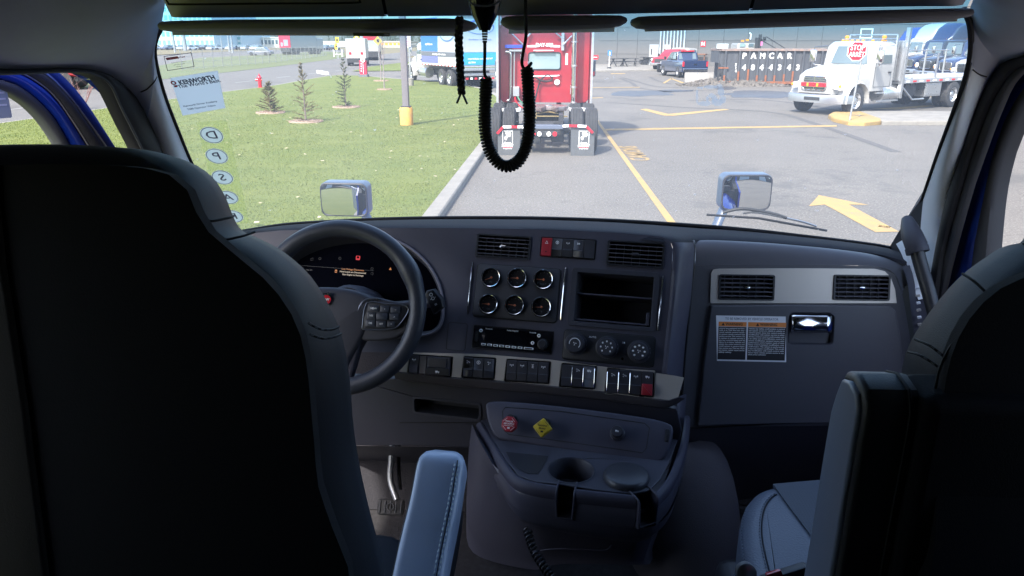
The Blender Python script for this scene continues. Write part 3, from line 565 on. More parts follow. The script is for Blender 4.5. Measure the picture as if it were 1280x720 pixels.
mb = MB(); mb.tube(cat([(xs.x, YC - .3, 1.02), (xs.x + .02, YC - .3, .88), (xs.x + .15, YC - .2, .78), (xs.x + .4, YC, .72)], 4), .075, 12); mb.obj('elbow', STEEL, st)
mb = MB(); [mb.lathe([(.088, z), (.088, z + .05)], 18) for z in ()]; [mb.cyl((xs.x, YC - .3, z), (xs.x, YC - .3, z + .04), .088, n=18) for z in (1.35, 1.9, 2.5, 3.0)]; mb.obj('clamp', ALU, st)
mb = MB()
for a_, b_ in (((638, 40), (654, 56)), ((656, 49), (664, 41)), ((694, 40.5), (703, 48)), ((704, 56), (715, 45))): mb.tube([P_(*a_, YC - .15), P_(*b_, YC - .05)], .022, 6)
pb(mb, 702, 40, 705, 63, YC - .12, YC - .04); mb.obj('fairing_strut', ALU, RT)
mb = MB(); mb.tube(cat([P_(668, 128, YC - .4), P_(672, 112), P_(676, 100), P_(684, 94), P_(690, 97), P_(688, 101), P_(678, 101), P_(668, 96)], 6), .022, 7); mb.obj('air_hose', RUB, RT)
mb = MB(); mb.tube(cat([P_(646, 116), P_(650, 126, YC - .3), P_(660, 132, YC - .6), P_(676, 134, YC - 1)], 6), .018, 6); mb.obj('air_hose', mat('green_hose', (.05, .2, .13), .5), RT)
mb = MB(); mb.tube(cat([P_(644, 118), P_(645, 127, YC - .3), P_(656, 136, YC - .7), P_(676, 136, YC - 1)], 6), .018, 6); mb.obj('air_hose', REDL, RT)
for x0, x1, s in ((736.8, 744.3, 1), (618.5, 625.2, -1)):
    mb = MB(); pb(mb, x0, 74.5, x1, 95.8, YC + 1.6, YC + 1.75); m_ = mb.obj('mirror', mat('mirror_grey', (.12, .15, .19), .15, .4), RT, bevel=.04); mb = MB(); pb(mb, x0 + 1, 89.5, x1 - 1, 94.5, YC + 1.585, YC + 1.6); mb.obj('painted_reflection', REDL if s > 0 else WLENS, m_, smooth=0)  # strip of colour low in each mirror stands in for a reflection
    mb = MB(); a_ = at((x0 + x1) / 2, 76, YC + 1.7); b_ = V((cx + s * hw * .97, YC + 1.8, a_.z)); mb.tube([a_, b_ + V((0, 0, .1))], .02, 6); a2 = at((x0 + x1) / 2, 94, YC + 1.7); mb.tube([a2, V((b_.x, b_.y, a2.z))], .02, 6); mb.obj('mirror_arm', CHROME, m_)
# chassis, wheels, fifth wheel
for s in (-1, 1):
    mb = MB(); mb.box(cx + s * .42 - .05, cx + s * .42 + .05, 17.75, 25, .62, .9); mb.obj('frame_rail', DARKM, RT, smooth=0)
    for Yw in (18.15, 19.5):
        for k in (0, 1):
            x = cx + s * (.80 + .335 * k) ; M = Matrix.Translation((x, Yw, .52)) @ Matrix.Rotation(R(90), 4, 'Y') @ Matrix.Rotation(R(0), 4, 'X')
            mb = MB(M); w_ = .29; r = .52; pr = [(.30, -w_ / 2), (r * .92, -w_ / 2), (r * .985, -w_ * .43)]
            for gI in range(-3, 4):
                g_ = gI * w_ * .12
                pr += [(r, g_ - .011), (r, g_ + .007), (r * .965, g_ + .009), (r * .965, g_ + .013)]
            pr += [(r * .985, w_ * .43), (r * .92, w_ / 2), (.30, w_ / 2)]; mb.lathe(pr, 36, cap=False); tr = mb.obj('tyre', TYRE, RT, smooth=25)
            mb = MB(M); mb.lathe([(.31, -w_ * .45), (.31, w_ * .45), (.22, w_ * .2), (.001, w_ * .2)], 20, cap=False); mb.obj('rim', ALU, tr)
    mb = MB(); mb.cyl((cx + s * .2, 18.15, .52), (cx + s * .9, 18.15, .52), .09, n=12); mb.cyl((cx, 18.15, .52), (cx + s * .25, 18.15, .52), .2, n=14); mb.obj('axle', DARKM, RT)
    x = cx + s * 1.9 * .0 + s * .97; mb = MB(); rows = []
    for k in range(8): a_ = R(35 + k * 110 / 7); rows.append([(x - .31, 18.8 + cos(a_) * 1.25, .48 + sin(a_) * .68), (x + .31, 18.8 + cos(a_) * 1.25, .48 + sin(a_) * .68)])
    mb = MB(); [pb(mb, *q) for q in (((626, 136.5, 651, 140.5, 18.9, 19.4),) if s < 0 else ((711, 136, 736.5, 140, 18.9, 19.4),))]; mb.obj('fender', mat('pale_plastic', (.55, .56, .56), .5), RT, bevel=.03)
    fx0, fx1 = (622.5, 650) if s < 0 else (713, 743.5)
    a_ = at(fx0, 197.5, 17.5); b_ = at(fx1, 158.5, 17.5); cc = .13
    o_ = [(a_.x, a_.z + .03), (a_.x + .03, a_.z), (b_.x - .03, a_.z), (b_.x, a_.z + .03)]
    o_ += [(b_.x, b_.z), (a_.x + cc, b_.z), (a_.x, b_.z - cc)] if s < 0 else [(b_.x, b_.z - cc), (b_.x - cc, b_.z), (a_.x, b_.z)]
    mb = MB(Matrix(((1, 0, 0, 0), (0, 0, -1, 17.5), (0, 1, 0, 0), (0, 0, 0, 1)))); mb.extr(o_, 0, .015); fl = mb.obj('mud_flap', mat('flap_rubber', (.075, .08, .085), .7, var=.1), RT, smooth=0)
    mx = (a_.x + b_.x) / 2 + s * .03; FM = lambda z, h=.02: frame((mx, 17.5 - h, z), (1, 0, 0), (0, -1, 0))
    zt = b_.z - .1; mb = MB(FM(zt - .14, .016)); mb.extr([(-.12, -.15), (.12, -.15), (.12, .15), (-.12, .15)], 0, .003, [[(-.108, -.138), (.108, -.138), (.108, .138), (-.108, .138)]]); mb.obj('logo_frame', WPR, fl, smooth=0)
    mb = MB(FM(zt - .11, .018)); mb.extr([(-.06, -.09), (-.02, -.09), (-.005, -.02), (.05, -.02), (.075, .01), (.08, .06), (.06, .085), (-.04, .085), (-.05, .04), (.02, .04), (.03, .015), (-.03, .012), (-.075, -.03)], 0, .003); mb.obj('logo', WPR, fl, smooth=0)
    text('Paccar', .055, FM(zt - .265), WPR, fl, bold=.03); text('SUMMIT', .075, FM(zt - .335), WPR, fl, bold=.05); text('01 (877) 000', .04, FM(zt - .40), WPR, fl, bold=.03)
    mb = MB(FM(zt - .372, .016)); mb.box(-.11, .11, -.008, .008, 0, .003); mb.obj('underline', REDL, fl, smooth=0)
    # tape on the flap hanger: angled outer end
    pts = [(621.5, 167), (628.5, 158.8), (639, 158.6), (647, 158.6), (655, 158.5)] if s < 0 else [(703.5, 157.6), (711, 157.2), (722, 157.4), (733, 158), (741, 166)]
    for k in range(4):
        red = (k % 2 == 0) if s < 0 else (k % 2 == 1); mb = MB(); mb.bar(at(*pts[k], 17.45), at(*pts[k + 1], 17.45), .03, .055); mb.obj('flap_hanger', REDL if red else WPR, RT, smooth=0)
mb = MB(); pb(mb, 668, 156.5, 704, 161.5, 17.6, 17.8); mb.obj('end_beam', mat('beam_blue', (.10, .12, .17), .5), RT, bevel=.01)
mb = MB(); pb(mb, 664, 163.5, 698, 171.5, 17.62, 17.7); lbp = mb.obj('lamp_panel', DARKM, RT, bevel=.01)
for px, m_ in ((667, REDL), (674.2, WLENS), (686, WLENS), (693.6, REDL)):
    q = at(px, 167.6, 17.6); mb = MB(); mb.cyl(q + V((0, .02, 0)), q - V((0, .02, 0)), .057, .05, n=16); mb.obj('tail_lamp', m_, lbp)
mb = MB(); mb.box(cx - .5, cx + .5, 18.1, 18.25, .62, .72); mb.box(cx - .4, cx + .4, 19, 19.3, .6, .9); mb.box(cx - .36, cx - .05, 17.9, 18.3, .22, .5); mb.box(cx + .2, cx + .5, 18, 18.3, .25, .55); mb.obj('crossmember', DARKM, RT, bevel=.02)
fw = V((at(686, 134, 18.8).x, 18.8, .98)); mb = MB(Matrix.Translation(fw)); o_ = [(.47 * cos(R(a_)), .47 * sin(R(a_))) for a_ in range(-60, 245, 15)] + [(-.18, -.62), (-.07, -.1), (.07, -.1), (.18, -.62)]
mb.puff(ccw(o_), -.05, .05, .015, 2); f5 = mb.obj('fifth_wheel', mat('greasy_plate', (.14, .06, .06), .3, .6, col2=(.3, .27, .25), vscale=4), RT)
mb = MB(Matrix.Translation(fw)); mb.lathe([(.09, .05), (.09, .07), (.05, .07), (.05, .05)], 16); mb.obj('lock_ring', ALU, f5)
mb = MB(Matrix.Translation(fw)); [mb.box(s * .33 - .04, s * .33 + .04, -.2, .2, -.25, -.05) for s in (-1, 1)]; mb.bar((-.3, -.5, -.1), (0, -.15, -.08), .03, .03); mb.bar((.3, -.5, -.1), (0, -.15, -.08), .03, .03); mb.tube([(-.45, -.6, -.15), (.45, -.6, -.15)], .015, 6); mb.obj('bracket', mat('brass_grease', (.35, .26, .12), .4, .5), f5)
mb = MB(); mb.box(cx - .42, cx + .42, YC - 1.2, YC - .5, .82, .9); mb.obj('deck_plate', ALU, RT, smooth=0)
mb = MB(); [mb.cyl((cx + s * 1.0, YC + 2.6, .5), (cx + s * 1.25, YC + 2.6, .5), .5, n=24) for s in (-1, 1)]; mb.cyl((cx - 1.2, YC + .6, .6), (cx - 1.2, YC + 1.7, .6), .3); mb.obj('front_wheels', TYRE, RT)
# ---------------------------------------------------------------- blue and white delivery truck on the left
BT = thing('delivery_truck', 'blue and white box delivery truck on the driveway beyond the lawn', 'truck', (-5.15, 45.0, 0), R(119), local=True)
def box_truck(t, L=7.4):
    n0 = set(bpy.data.objects)
    conv_truck(t, WHITE, roof=2.45, cabl=1.25, axles=(-5.6, -6.9), frame_l=-8.6)
    for o in set(bpy.data.objects) - n0:
        if o.parent == t: o.location.x += 5.9
    wb = mat('box_white', (.40, .42, .43), .4); bl = mat('box_blue', (.03, .15, .50), .4); lb_ = mat('box_light_blue', (.03, .30, .62), .4)
    mb = MB(); mb.box(-2.7, 3.35, -1.25, 1.25, 1.15, 3.9); bx = mb.obj('cargo_box', wb, t, bevel=.03)
    mb = MB(); mb.box(.5, 3.3, 1.25, 1.262, 1.95, 3.8); mb.obj('side_print', bl, bx, smooth=0)
    mb = MB(); mb.box(.5, 3.3, 1.25, 1.262, 1.3, 1.66); mb.obj('side_print', mat('box_violet', (.12, .14, .55), .4), bx, smooth=0)
    mb = MB(); mb.box(-2.65, 3.3, 1.25, 1.266, 1.68, 1.93); mb.obj('side_print', mat('band_dark', (.10, .11, .13), .5), bx, smooth=0)
    FS = lambda x, z: frame((x, 1.275, z), (-1, 0, 0), (0, 1, 0))
    text('the people of distribution', .2, FS(1.9, 3.2), WPR, bx, bold=.02); text('imperialdade.com', .17, FS(1.9, 2.35), WPR, bx, bold=.03)
    text('food packaging · facility · food service', .14, FS(.3, 1.8), WPR, bx, bold=.02)
    ob = mat('oval_blue', (.04, .12, .42), .5)
    mb = MB(frame((-1.0, 1.27, 3.05), (-1, 0, 0), (0, 1, 0))); mb.extr(ell(0, 0, 1.2, .55), 0, .006, [ell(0, -.03, 1.13, .47)]); mb.obj('oval_logo', ob, bx, smooth=0); text('ImperialDade', .34, FS(-1.0, 3.05), ob, bx, bold=.02)
    for k in range(22): mb = MB(); x = -2.6 + k * .27; mb.box(x, x + .16, 1.25, 1.27, 1.17, 1.22); mb.obj('reflective_tape', REDL if k % 2 else WPR, bx, smooth=0)
    # rear
    FR = lambda y, z: frame((-2.73, y, z), (0, -1, 0), (-1, 0, 0))
    mb = MB(); mb.box(-2.722, -2.7, -1.12, 1.12, 1.95, 3.75); mb.obj('rear_door', wb, bx, smooth=0)
    mb = MB(); mb.box(-2.724, -2.7, -1.12, 1.12, 1.27, 1.93); mb.obj('rear_print', lb_, bx, smooth=0)
    mb = MB(FR(0, 3.25)); mb.extr(ell(0, 0, .85, .38), 0, .006, [ell(0, -.03, .8, .32)]); mb.obj('oval_logo', ob, bx, smooth=0); text('ImperialDade', .25, FR(0, 3.25), ob, bx, bold=.02)
    text('distribution service supply', .13, FR(0, 2.6), ob, bx); text('imperialdade.com 1 800 567', .13, FR(0, 1.6), WPR, bx, bold=.02); text('88 7894', .13, FR(.5, 1.4), WPR, bx, bold=.02)
    mb = MB(); [mb.box(-2.78, -2.7, s * 1.2 - .06, s * 1.2 + .06, 1.1, 3.9) for s in (-1, 1)]; mb.box(-2.78, -2.7, -1.25, 1.25, 3.78, 3.92); mb.obj('door_frame', ALU, bx, smooth=0)
    mb = MB(); mb.box(-3.05, -2.72, -1.2, 1.2, .98, 1.12); mb.box(-2.9, -2.75, -1.1, 1.1, .7, .85); lg = mb.obj('lift_gate', ALU, t, bevel=.02)
    for k in range(8): mb = MB(); mb.box(-2.95, -2.92, -1.0 + k * .26, -.86 + k * .26, .52, .62); mb.obj('reflective_tape', REDL if k % 2 else WPR, lg, smooth=0)
box_truck(BT)
# ---------------------------------------------------------------- pickups
def pickup(t, paint, cap=None, blade=False):
    mb = MB(); mb.loft([sec(2.55, .72, .45, 1.0, .12), sec(2.4, .9, .42, 1.12, .15), sec(1.2, .95, .4, 1.2, .15), sec(-2.6, .95, .42, 1.2, .1)]); body = mb.obj('body', paint, t)
    mb = MB(); mb.loft([sec(1.25, .86, 1.15, 1.22, .03), sec(.55, .76, 1.15, 1.76, .1), sec(-.75, .74, 1.15, 1.78, .1), sec(-1.0, .78, 1.15, 1.25, .04)]); cb = mb.obj('cab', paint, t)
    mb = MB(); mb.grid([[(1.20, .74 * q, 1.25) for q in (-1, 0, 1)], [(.62, .66 * q, 1.70) for q in (-1, 0, 1)]]); mb.obj('windshield', VGLASS, cb); mb = MB(); mb.grid([[(-.995, .66 * q, 1.27) for q in (-1, 0, 1)], [(-.80, .62 * q, 1.68) for q in (-1, 0, 1)]]); mb.obj('rear_window', VGLASS, cb)
    for s in (-1, 1):
        for x0, x1, x2, x3 in ((.95, .5, -.05, -.05), (-.15, -.15, -.72, -.88)): mb = MB(); mb.add([(x0, s * .865, 1.27), (x1, s * .785, 1.70), (x2, s * .785, 1.70), (x3, s * .865, 1.27)], [(0, 1, 2, 3)]); mb.obj('window', VGLASS, cb, smooth=0)
        for x in (1.65, -1.65): wheel(t, (x, s * .84, .40), .40, .25, ALU, n=20, out=s, bolts=False)
        mb = MB(); mb.box(2.42, 2.5, s * .8 - .1, s * .8 + .1, .85, 1.02); mb.obj('headlight', WLENS, t, bevel=.02); mb = MB(); mb.box(-2.63, -2.58, s * .88 - .06, s * .88 + .06, .8, 1.12); mb.obj('tail_lamp', REDL, t)
        mb = MB(); mb.box(.85, 1.0, s * .98, s * 1.14, 1.2, 1.42); mb.obj('mirror', BLK, t, bevel=.03)
    mb = MB(); mb.box(2.5, 2.58, -.5, .5, .7, 1.0); mb.obj('grille', DARKM, t); mb = MB(); mb.box(-2.72, -2.6, -.9, .9, .48, .66); mb.box(2.5, 2.66, -.9, .9, .45, .66); mb.obj('bumper', CHROME, t, bevel=.03)
    mb = MB(); mb.box(-2.62, -2.6, -.78, .78, .7, 1.14); tg = mb.obj('tailgate', paint, t, bevel=.02); mb = MB(); mb.box(-2.64, -2.62, -.13, .13, .9, .98); mb.obj('badge', CHROME, tg)
    if cap: mb = MB(); mb.loft([sec(-1.02, .9, 1.2, 1.9, .15), sec(-2.55, .9, 1.2, 1.85, .15)]); c = mb.obj('bed_cap', cap, t); [MB().box(-2.3, -1.3, s * .895 - .01, s * .895 + .01, 1.35, 1.7).obj('window', VGLASS, c) for s in (-1, 1)]
    return body
p = G(845, 88.5); t = thing('pickup_truck', 'red pickup with a white bed cap parked facing the lot', 'pickup', (p.x, p.y + 1.5, .02), R(-128), local=True); pickup(t, REDP, WHITE)
p = G(868, 98); t = thing('pickup_truck', 'dark pickup behind the concrete barrier block, tailgate this way', 'pickup', (p.x - .4, p.y + 2.9, 0), R(100), local=True); pickup(t, NAVY)
mb = MB(); mb.box(-.9, -.75, -.5, .5, 1.78, 1.86); mb.obj('roof_beacon', REDL, t, bevel=.02)
mb = MB(); mb.puff(rr(-.9, -.3, .9, .35, .1), 0, .35, .05, 2); mb.v = [V((2.75 + p_.z, p_.x * 1.1, .5 + p_.y)) for p_ in mb.v]; mb.obj('snow_plough', BLK, t)
for k, (px, w_, lb) in enumerate(((876, 1.05, 'pale concrete barrier block in front of the dark pickup'),)):
    p = G(px, 103); mb = MB(Matrix.Translation((p.x, p.y, 0))); mb.loft([[(x, -.3, 0), (x, -.28, .12), (x, -.12, .5), (x, -.1, .62), (x, .1, .62), (x, .12, .5), (x, .28, .12), (x, .3, 0)] for x in (-w_, -w_ + .01, w_ - .01, w_)]); o = mb.obj('barrier_block', mat('white_concrete', (.26, .25, .24), .85, var=.08), bevel=.01); tag(o, lb, 'barrier')
# ---------------------------------------------------------------- roll-off dumpster
YD = 46.2; x0 = at(897.5, 80, YD).x; x1 = x0 + 6.9; zt = at(900, 62, YD).z; zb_ = .16
RUST = mat('rusty_steel', (.30, .10, .04), .9, col2=(.16, .07, .045), vscale=5, grain=.5, gscale=60)
DST = mat('dumpster_black', (.045, .05, .06), .65, col2=(.075, .08, .092), vscale=2.5, grain=.4, gscale=30, stretch=(1, 1, .25))
DT = thing('roll_off_dumpster', 'black ribbed roll-off dumpster with white company lettering and phone number', 'dumpster', (x0 + 3.4, YD, 0))
mb = MB(); mb.box(x0 + .55, x1, YD, YD + .05, zb_ + .1, zt); mb.box(x0 + .3, x1, YD + 2.3, YD + 2.35, zb_ + .1, zt); mb.box(x0, x1, YD, YD + 2.35, zb_, zb_ + .1); mb.box(x1 - .05, x1, YD + .05, YD + 2.3, zb_, zt); mb.box(x0 + .02, x0 + .07, YD, YD + 2.35, 1.3, zt); mb.box(x0 + .1, x0 + .55, YD, YD + .05, 1.05, zt); mb.obj('bin_wall', DST, DT, smooth=0)
mb = MB(); mb.box(x0, x1, YD - .12, YD - .0, zt - .08, zt + .04); mb.box(x0, x0 + .12, YD - .12, YD + 2.4, zt - .08, zt + .04); mb.box(x0, x1, YD + 2.35, YD + 2.45, zt - .08, zt + .04); mb.obj('top_rail', mat('worn_rail', (.16, .14, .14), .7, col2=(.3, .2, .16), vscale=3), DT, bevel=.015)
mb = MB(); mb.box(x0, x1, YD - .12, YD, zb_ - .05, zb_ + .1); mb.obj('bottom_rail', RUST, DT, bevel=.01)
rx = [906, 923.4, 935.5, 947, 958, 969, 980.7, 991.5, 1003, 1014, 1026]
for px in rx:
    x = at(px, 80, YD).x; mb = MB(); mb.box(x - .05, x + .05, YD - .12, YD, zb_ + .1, zt - .08); rb = mb.obj('rib', DST, DT, bevel=.008)
    mb = MB(); h = .35 + .25 * abs(noise.noise(V((px, 0, 0)))) * 2; mb.box(x - .055, x + .055, YD - .125, YD - .11, zb_ + .1, zb_ + .1 + h); mb.extr([(0, 0), (.001, 0), (0, .001)], 0, .001) if 0 else None; mb.obj('rust_patch', RUST, rb, smooth=0)
mb = MB(); mb.bar((x0 + .06, YD - .05, .9), (x0 + .7, YD - .05, .2), .1, .14); mb.box(x0, x0 + .1, YD - .1, YD, .1, 1.3); mb.box(x0 + .25, x0 + .31, YD - .1, YD, .1, 1.1); mb.obj('end_brace', DARKM, DT)
mb = MB(); mb.box(x0 + .02, x0 + .6, YD - .14, YD - .1, .98, 1.06); mb.obj('end_rail', RUST, DT)
DWH = mat('worn_white', (.7, .71, .7), .7, var=.1, vscale=9)
for ch, px in zip('PAMCAR', (930.5, 942, 953, 964.3, 975, 986.8)): text(ch, .46, frame(at(px, 70, YD - .02), (1, 0, 0), (0, -1, 0)), DWH, DT, bold=.045, sx=.95)
for ch, px in zip('484-4343', (930, 941, 952, 958, 963.5, 974.6, 986.2, 997.3)): text(ch, .42, frame(at(px, 84.6, YD - .02), (1, 0, 0), (0, -1, 0)), DWH, DT, bold=.05)
for ch, y in zip('514', (81, 85, 89)): text(ch, .20, frame(at(919.8, y, YD - .02), (1, 0, 0), (0, -1, 0)), DWH, DT, bold=.05)
# rubble heap before it
mb = MB(); rg = random.Random(5); p = G(925, 108); rows = []
for i in range(15):
    row = []
    for j in range(41):
        u, v_ = (j / 40 - .5) * 2, (i / 14 - .5) * 2; h = max(0, 1 - (u * u) - v_ * v_) ** .7 * .42; h *= (1 - .55 * max(0, u)); h += h * .9 * noise.noise(V((u * 9, v_ * 6, 0))) + (.06 * noise.noise(V((u * 25, v_ * 20, 3))) if h > .02 else 0)
        row.append((p.x + u * 3.4 + .4, p.y + v_ * 1.3 + 1.2, max(-.01, h)))
    rows.append(row)
mb.grid(rows)
for i in range(420):
    u, v_ = rg.uniform(-1.15, 1.2), rg.uniform(-1, .6); h = max(0, 1 - u * u - v_ * v_) ** .7 * .42 * (1 - .55 * max(0, u)); s_ = rg.uniform(.02, .08); q = V((p.x + u * 3.4 + .4, p.y + v_ * 1.4 + 1.2, h + s_ * .4))
    a_ = rg.random() * 6; mb.loft([[q + V((cos(a_ + k * 1.7) * s_ * rg.uniform(.6, 1), sin(a_ + k * 1.7) * s_, -s_)) for k in range(4)], [q + V((cos(a_ + k * 1.5) * s_ * .7, sin(a_ + k * 1.5) * s_ * .7, s_ * rg.uniform(.3, .8))) for k in range(4)]])
o = mb.obj('rubble_heap', mat('rubble', (.06, .054, .05), .95, col2=(.15, .135, .12), vscale=5, grain=.8, gscale=30), kind='stuff', smooth=0); tag(o, 'low heap of broken asphalt and stones before the dumpster', 'rubble')
# service truck with a crane behind the dumpster
YS = 54; CT = thing('crane_truck', 'white service truck with dark mast and stay cables behind the dumpster', 'truck', (at(938, 60, YS).x, YS, 0))
def cb_(nm, m, *bb, **k): mb = MB(); [pb(mb, *q) for q in bb]; return mb.obj(nm, m, CT, **k)
cb_('cab', WHITE, (922, 54, 946, 80, YS, YS + 2), bevel=.12); cb_('windshield', GGLASS, (925, 54.5, 931.5, 58.5, YS - .05, YS + .02)); cb_('rear_window', VGLASS, (936, 54.5, 942, 58.5, YS - .05, YS + .02))
cb_('chassis', DARKM, (915, 80, 990, 92, YS, YS + 2)); cb_('marker_lights', AMBER, (927, 50, 930, 52, YS, YS + .2), (933, 49, 936, 51, YS, YS + .2), (933, 60, 935, 62, YS - .1, YS))
cb_('mast', DARKM, (945, 47, 948, 64, YS - .2, YS), (949.5, 43, 950.7, 64, YS - .2, YS), (951, 49, 957, 51.5, YS - .2, YS), (955, 46, 957.5, 50, YS - .2, YS)); cb_('warning_flag', mat('pink_flag', (.7, .15, .35), .7), (951, 52, 953, 57, YS - .22, YS - .2))
mb = MB(); mb.tube([at(958, 46, YS), at(987, 64, YS)], .03, 5); mb.tube([at(953, 51, YS), at(976, 64, YS)], .03, 5); mb.obj('stay_cable', DARKM, CT)
mb = MB(); mb.tube([at(938, 49, YS), at(939, 43, YS), at(937, 41, YS)], .05, 5); mb.obj('exhaust', WPR, CT)
p = G(903, 88); t = thing('utility_box', 'white flat cabinet standing left of the dumpster top', 'cabinet', (at(903, 60, 58).x, 58, 0)); mb = MB(); pb(mb, 897, 54.8, 910, 62.5, 58, 58.3); pb(mb, 902, 62, 905, 84, 58, 58.2); mb.obj('cabinet', mat('cabinet_white', (.6, .62, .6), .6), t, bevel=.02)
# ---------------------------------------------------------------- posts, hydrant, signs near the lawn
p = G(508.6, 156, .11); LP = thing('lamp_post', 'grey steel lamp post on a yellow concrete footing in the lawn', 'lamp post', (p.x, p.y, .11))
mb = MB(Matrix.Translation((p.x, p.y, 0))); mb.lathe([(.2, .05), (.2, .60), (.17, .64)], 20); mb.obj('footing', mat('yellow_worn', (.62, .34, .06), .8, col2=(.45, .27, .09), vscale=7), LP)
mb = MB(Matrix.Translation((p.x, p.y, 0))); mb.box(-.14, .14, -.14, .14, .64, .67); mb.obj('base_plate', DARKM, LP); mb = MB(Matrix.Translation((p.x, p.y, 0))); mb.puff(rr(-.095, -.095, .095, .095, .02), .66, 9, .01, 1); mb.obj('pole', mat('post_grey', (.17, .155, .17), .5, .3), LP)
mb = MB(Matrix.Translation((p.x, p.y, 0))); mb.box(-.9, .9, -.15, .15, 8.9, 9.05); mb.obj('lamp_head', DARKM, LP)
p = G(513.5, 109.5); t = thing('parking_notice', 'white notice board with pink print on a post in a concrete bucket', 'sign', (p.x, p.y, 0))
mb = MB(Matrix.Translation((p.x, p.y, 0))); mb.lathe([(.17, 0), (.19, .5), (.16, .52)], 16); mb.obj('base', CONC, t); mb = MB(Matrix.Translation((p.x, p.y, 0))); mb.cyl((0, 0, .4), (0, 0, 3.1), .04, n=8); mb.obj('post', STEEL, t)
mb = MB(); pb(mb, 504, 39, 513.5, 58.5, p.y - .06, p.y - .04); sb = mb.obj('sign_board', mat('lilac_white', (.62, .52, .62), .5), t, smooth=0)
for y in (44, 48, 51, 54, 56.5): mb = MB(); pb(mb, 505.5, y, 512, y + 1.1, p.y - .07, p.y - .06); mb.obj('lettering', mat('pink_print', (.6, .2, .3), .6), sb, smooth=0)
p = G(325.5, 109.5, .1); t = thing('fire_hydrant', 'small red fire hydrant at the road edge of the lawn', 'hydrant', (p.x, p.y, .1)); Mh = Matrix.Translation((p.x, p.y, .08))
mb = MB(Mh); mb.lathe([(.14, 0), (.14, .05), (.10, .06), (.10, .5), (.13, .52), (.13, .56), (.10, .6), (.06, .68), (.03, .7), (.03, .75)], 16); hb_ = mb.obj('barrel', REDL, t)
mb = MB(Mh); mb.cyl((-.2, 0, .42), (.12, 0, .42), .06, n=12); mb.cyl((-.22, 0, .42), (-.16, 0, .42), .075, n=12); mb.obj('nozzle', REDL, hb_)
p = G(453.5, 96.3, .1); t = thing('entrance_pillar', 'red entrance pillar sign with a white round top and lettering', 'sign', (p.x, p.y, 0))
mb = MB(); pb(mb, 448, 93, 459.3, 96.3, p.y, p.y + .5); mb.obj('base', mat('slate', (.12, .13, .15), .7), t, smooth=0); mb = MB(); pb(mb, 448.8, 75.5, 458.2, 93, p.y + .05, p.y + .4); rb = mb.obj('pillar', mat('sign_red', (.52, .02, .06), .5), t, smooth=0)
q = at(453.5, 75, p.y + .03); mb = MB(); mb.cyl(q, q - V((0, .05, 0)), .16, n=16); wd = mb.obj('round_badge', WPR, t); mb = MB(); mb.cyl(q - V((0, .05, 0)), q - V((0, .07, 0)), .06, n=8); mb.obj('emblem', REDL, wd)
mb = MB(); pb(mb, 453.3, 78, 454.6, 92, p.y + .03, p.y + .05); [pb(mb, 451, 79 + k * 3, 452, 80.6 + k * 3, p.y + .03, p.y + .05) for k in range(4)]; mb.obj('lettering', WPR, rb, smooth=0)
mb = MB(); a_, b_ = G(397.5, 91.5), G(409.5, 94); mb.bar(a_ + V((0, 0, .12)), b_ + V((0, 0, .12)), .25, .22); o = mb.obj('curb_stone', WPR, bevel=.02); tag(o, 'white precast kerb stone lying loose by the road', 'kerb stone')
# ---------------------------------------------------------------- saplings
NEED = mat('fir_needles', (.055, .075, .04), .9, col2=(.10, .10, .055), vscale=5); NEEDB = mat('fir_needles_brown', (.11, .085, .035), .9, col2=(.15, .13, .05), vscale=5)
BARK = mat('bark', (.16, .13, .11), .9, var=.25, vscale=12); TWIG = mat('twig', (.24, .20, .20), .9, var=.2)
def conifer(t, p, H, Rb, m, n_wh, seed, sparse=1.0, low=.03, dens=1.0):
    rg = random.Random(seed); T = MB(Matrix.Translation(p)); T.cyl((0, 0, 0), (0, 0, H), .028 * H / 1.6, .006, n=7); T.obj('trunk', BARK, t); C = MB(Matrix.Translation(p))
    for w_ in range(n_wh):
        q = w_ / (n_wh - 1); z = H * (low + (.97 - low) * q); L = Rb * (1 - q) ** .75 * rg.uniform(.8, 1.1) + .06
        for b_ in range(5 + rg.randint(0, 2)):
            if rg.random() > sparse: continue
            a_ = rg.random() * 6.283; el = R(5 + 45 * q + rg.uniform(-8, 8)); d = V((cos(a_) * cos(el), sin(a_) * cos(el), sin(el))); l = L * rg.uniform(.6, 1.1); e = V((0, 0, z)) + d * l + V((0, 0, .06 * l)); C.tube([(0, 0, z), e], [.008, .003], 3)
            for k in range(int((18 + 34 * l) * dens)):
                s_ = rg.uniform(.12, 1); c = V((0, 0, z)) + (e - V((0, 0, z))) * s_; o = V((rg.gauss(0, 1), rg.gauss(0, 1), rg.gauss(0, .7))).normalized(); n_ = rg.uniform(.04, .085) * (1 + .3 * l); tip = c + (o * .8 + d * .7) * n_; sd_ = d.cross(o) * .012
                C.add([c - sd_, c + sd_, tip + sd_ * .4], [(0, 1, 2)])
    C.obj('crown', m, t, smooth=0)
def mulch(name_lb, px0, px1, py): 
    a_, b_ = G(px0, py, .11), G(px1, py, .11); r_ = (b_.x - a_.x) / 2; c = (a_ + b_) / 2; pts = [(c.x + r_ * (1 + .12 * noise.noise(V((cos(t_ * .4) * 2 + px0, sin(t_ * .4) * 2, 0)))) * cos(t_ * .2618), c.y + r_ * .9 * sin(t_ * .2618)) for t_ in range(24)]
    mb = MB(); mb.puff(pts, .10, .15, .04, 3); rg = random.Random(px0)
    for i in range(120): q = rg.random() ** .5 * r_; a2 = rg.random() * 6.28; x, y = c.x + q * cos(a2), c.y + q * .85 * sin(a2); s_ = .03; mb.bar((x, y, .15), (x + rg.uniform(-.07, .07), y + rg.uniform(-.07, .07), .165), .02, .012)
    o = mb.obj('mulch_bed', MULCH, kind='stuff'); tag(o, name_lb, 'mulch'); return c
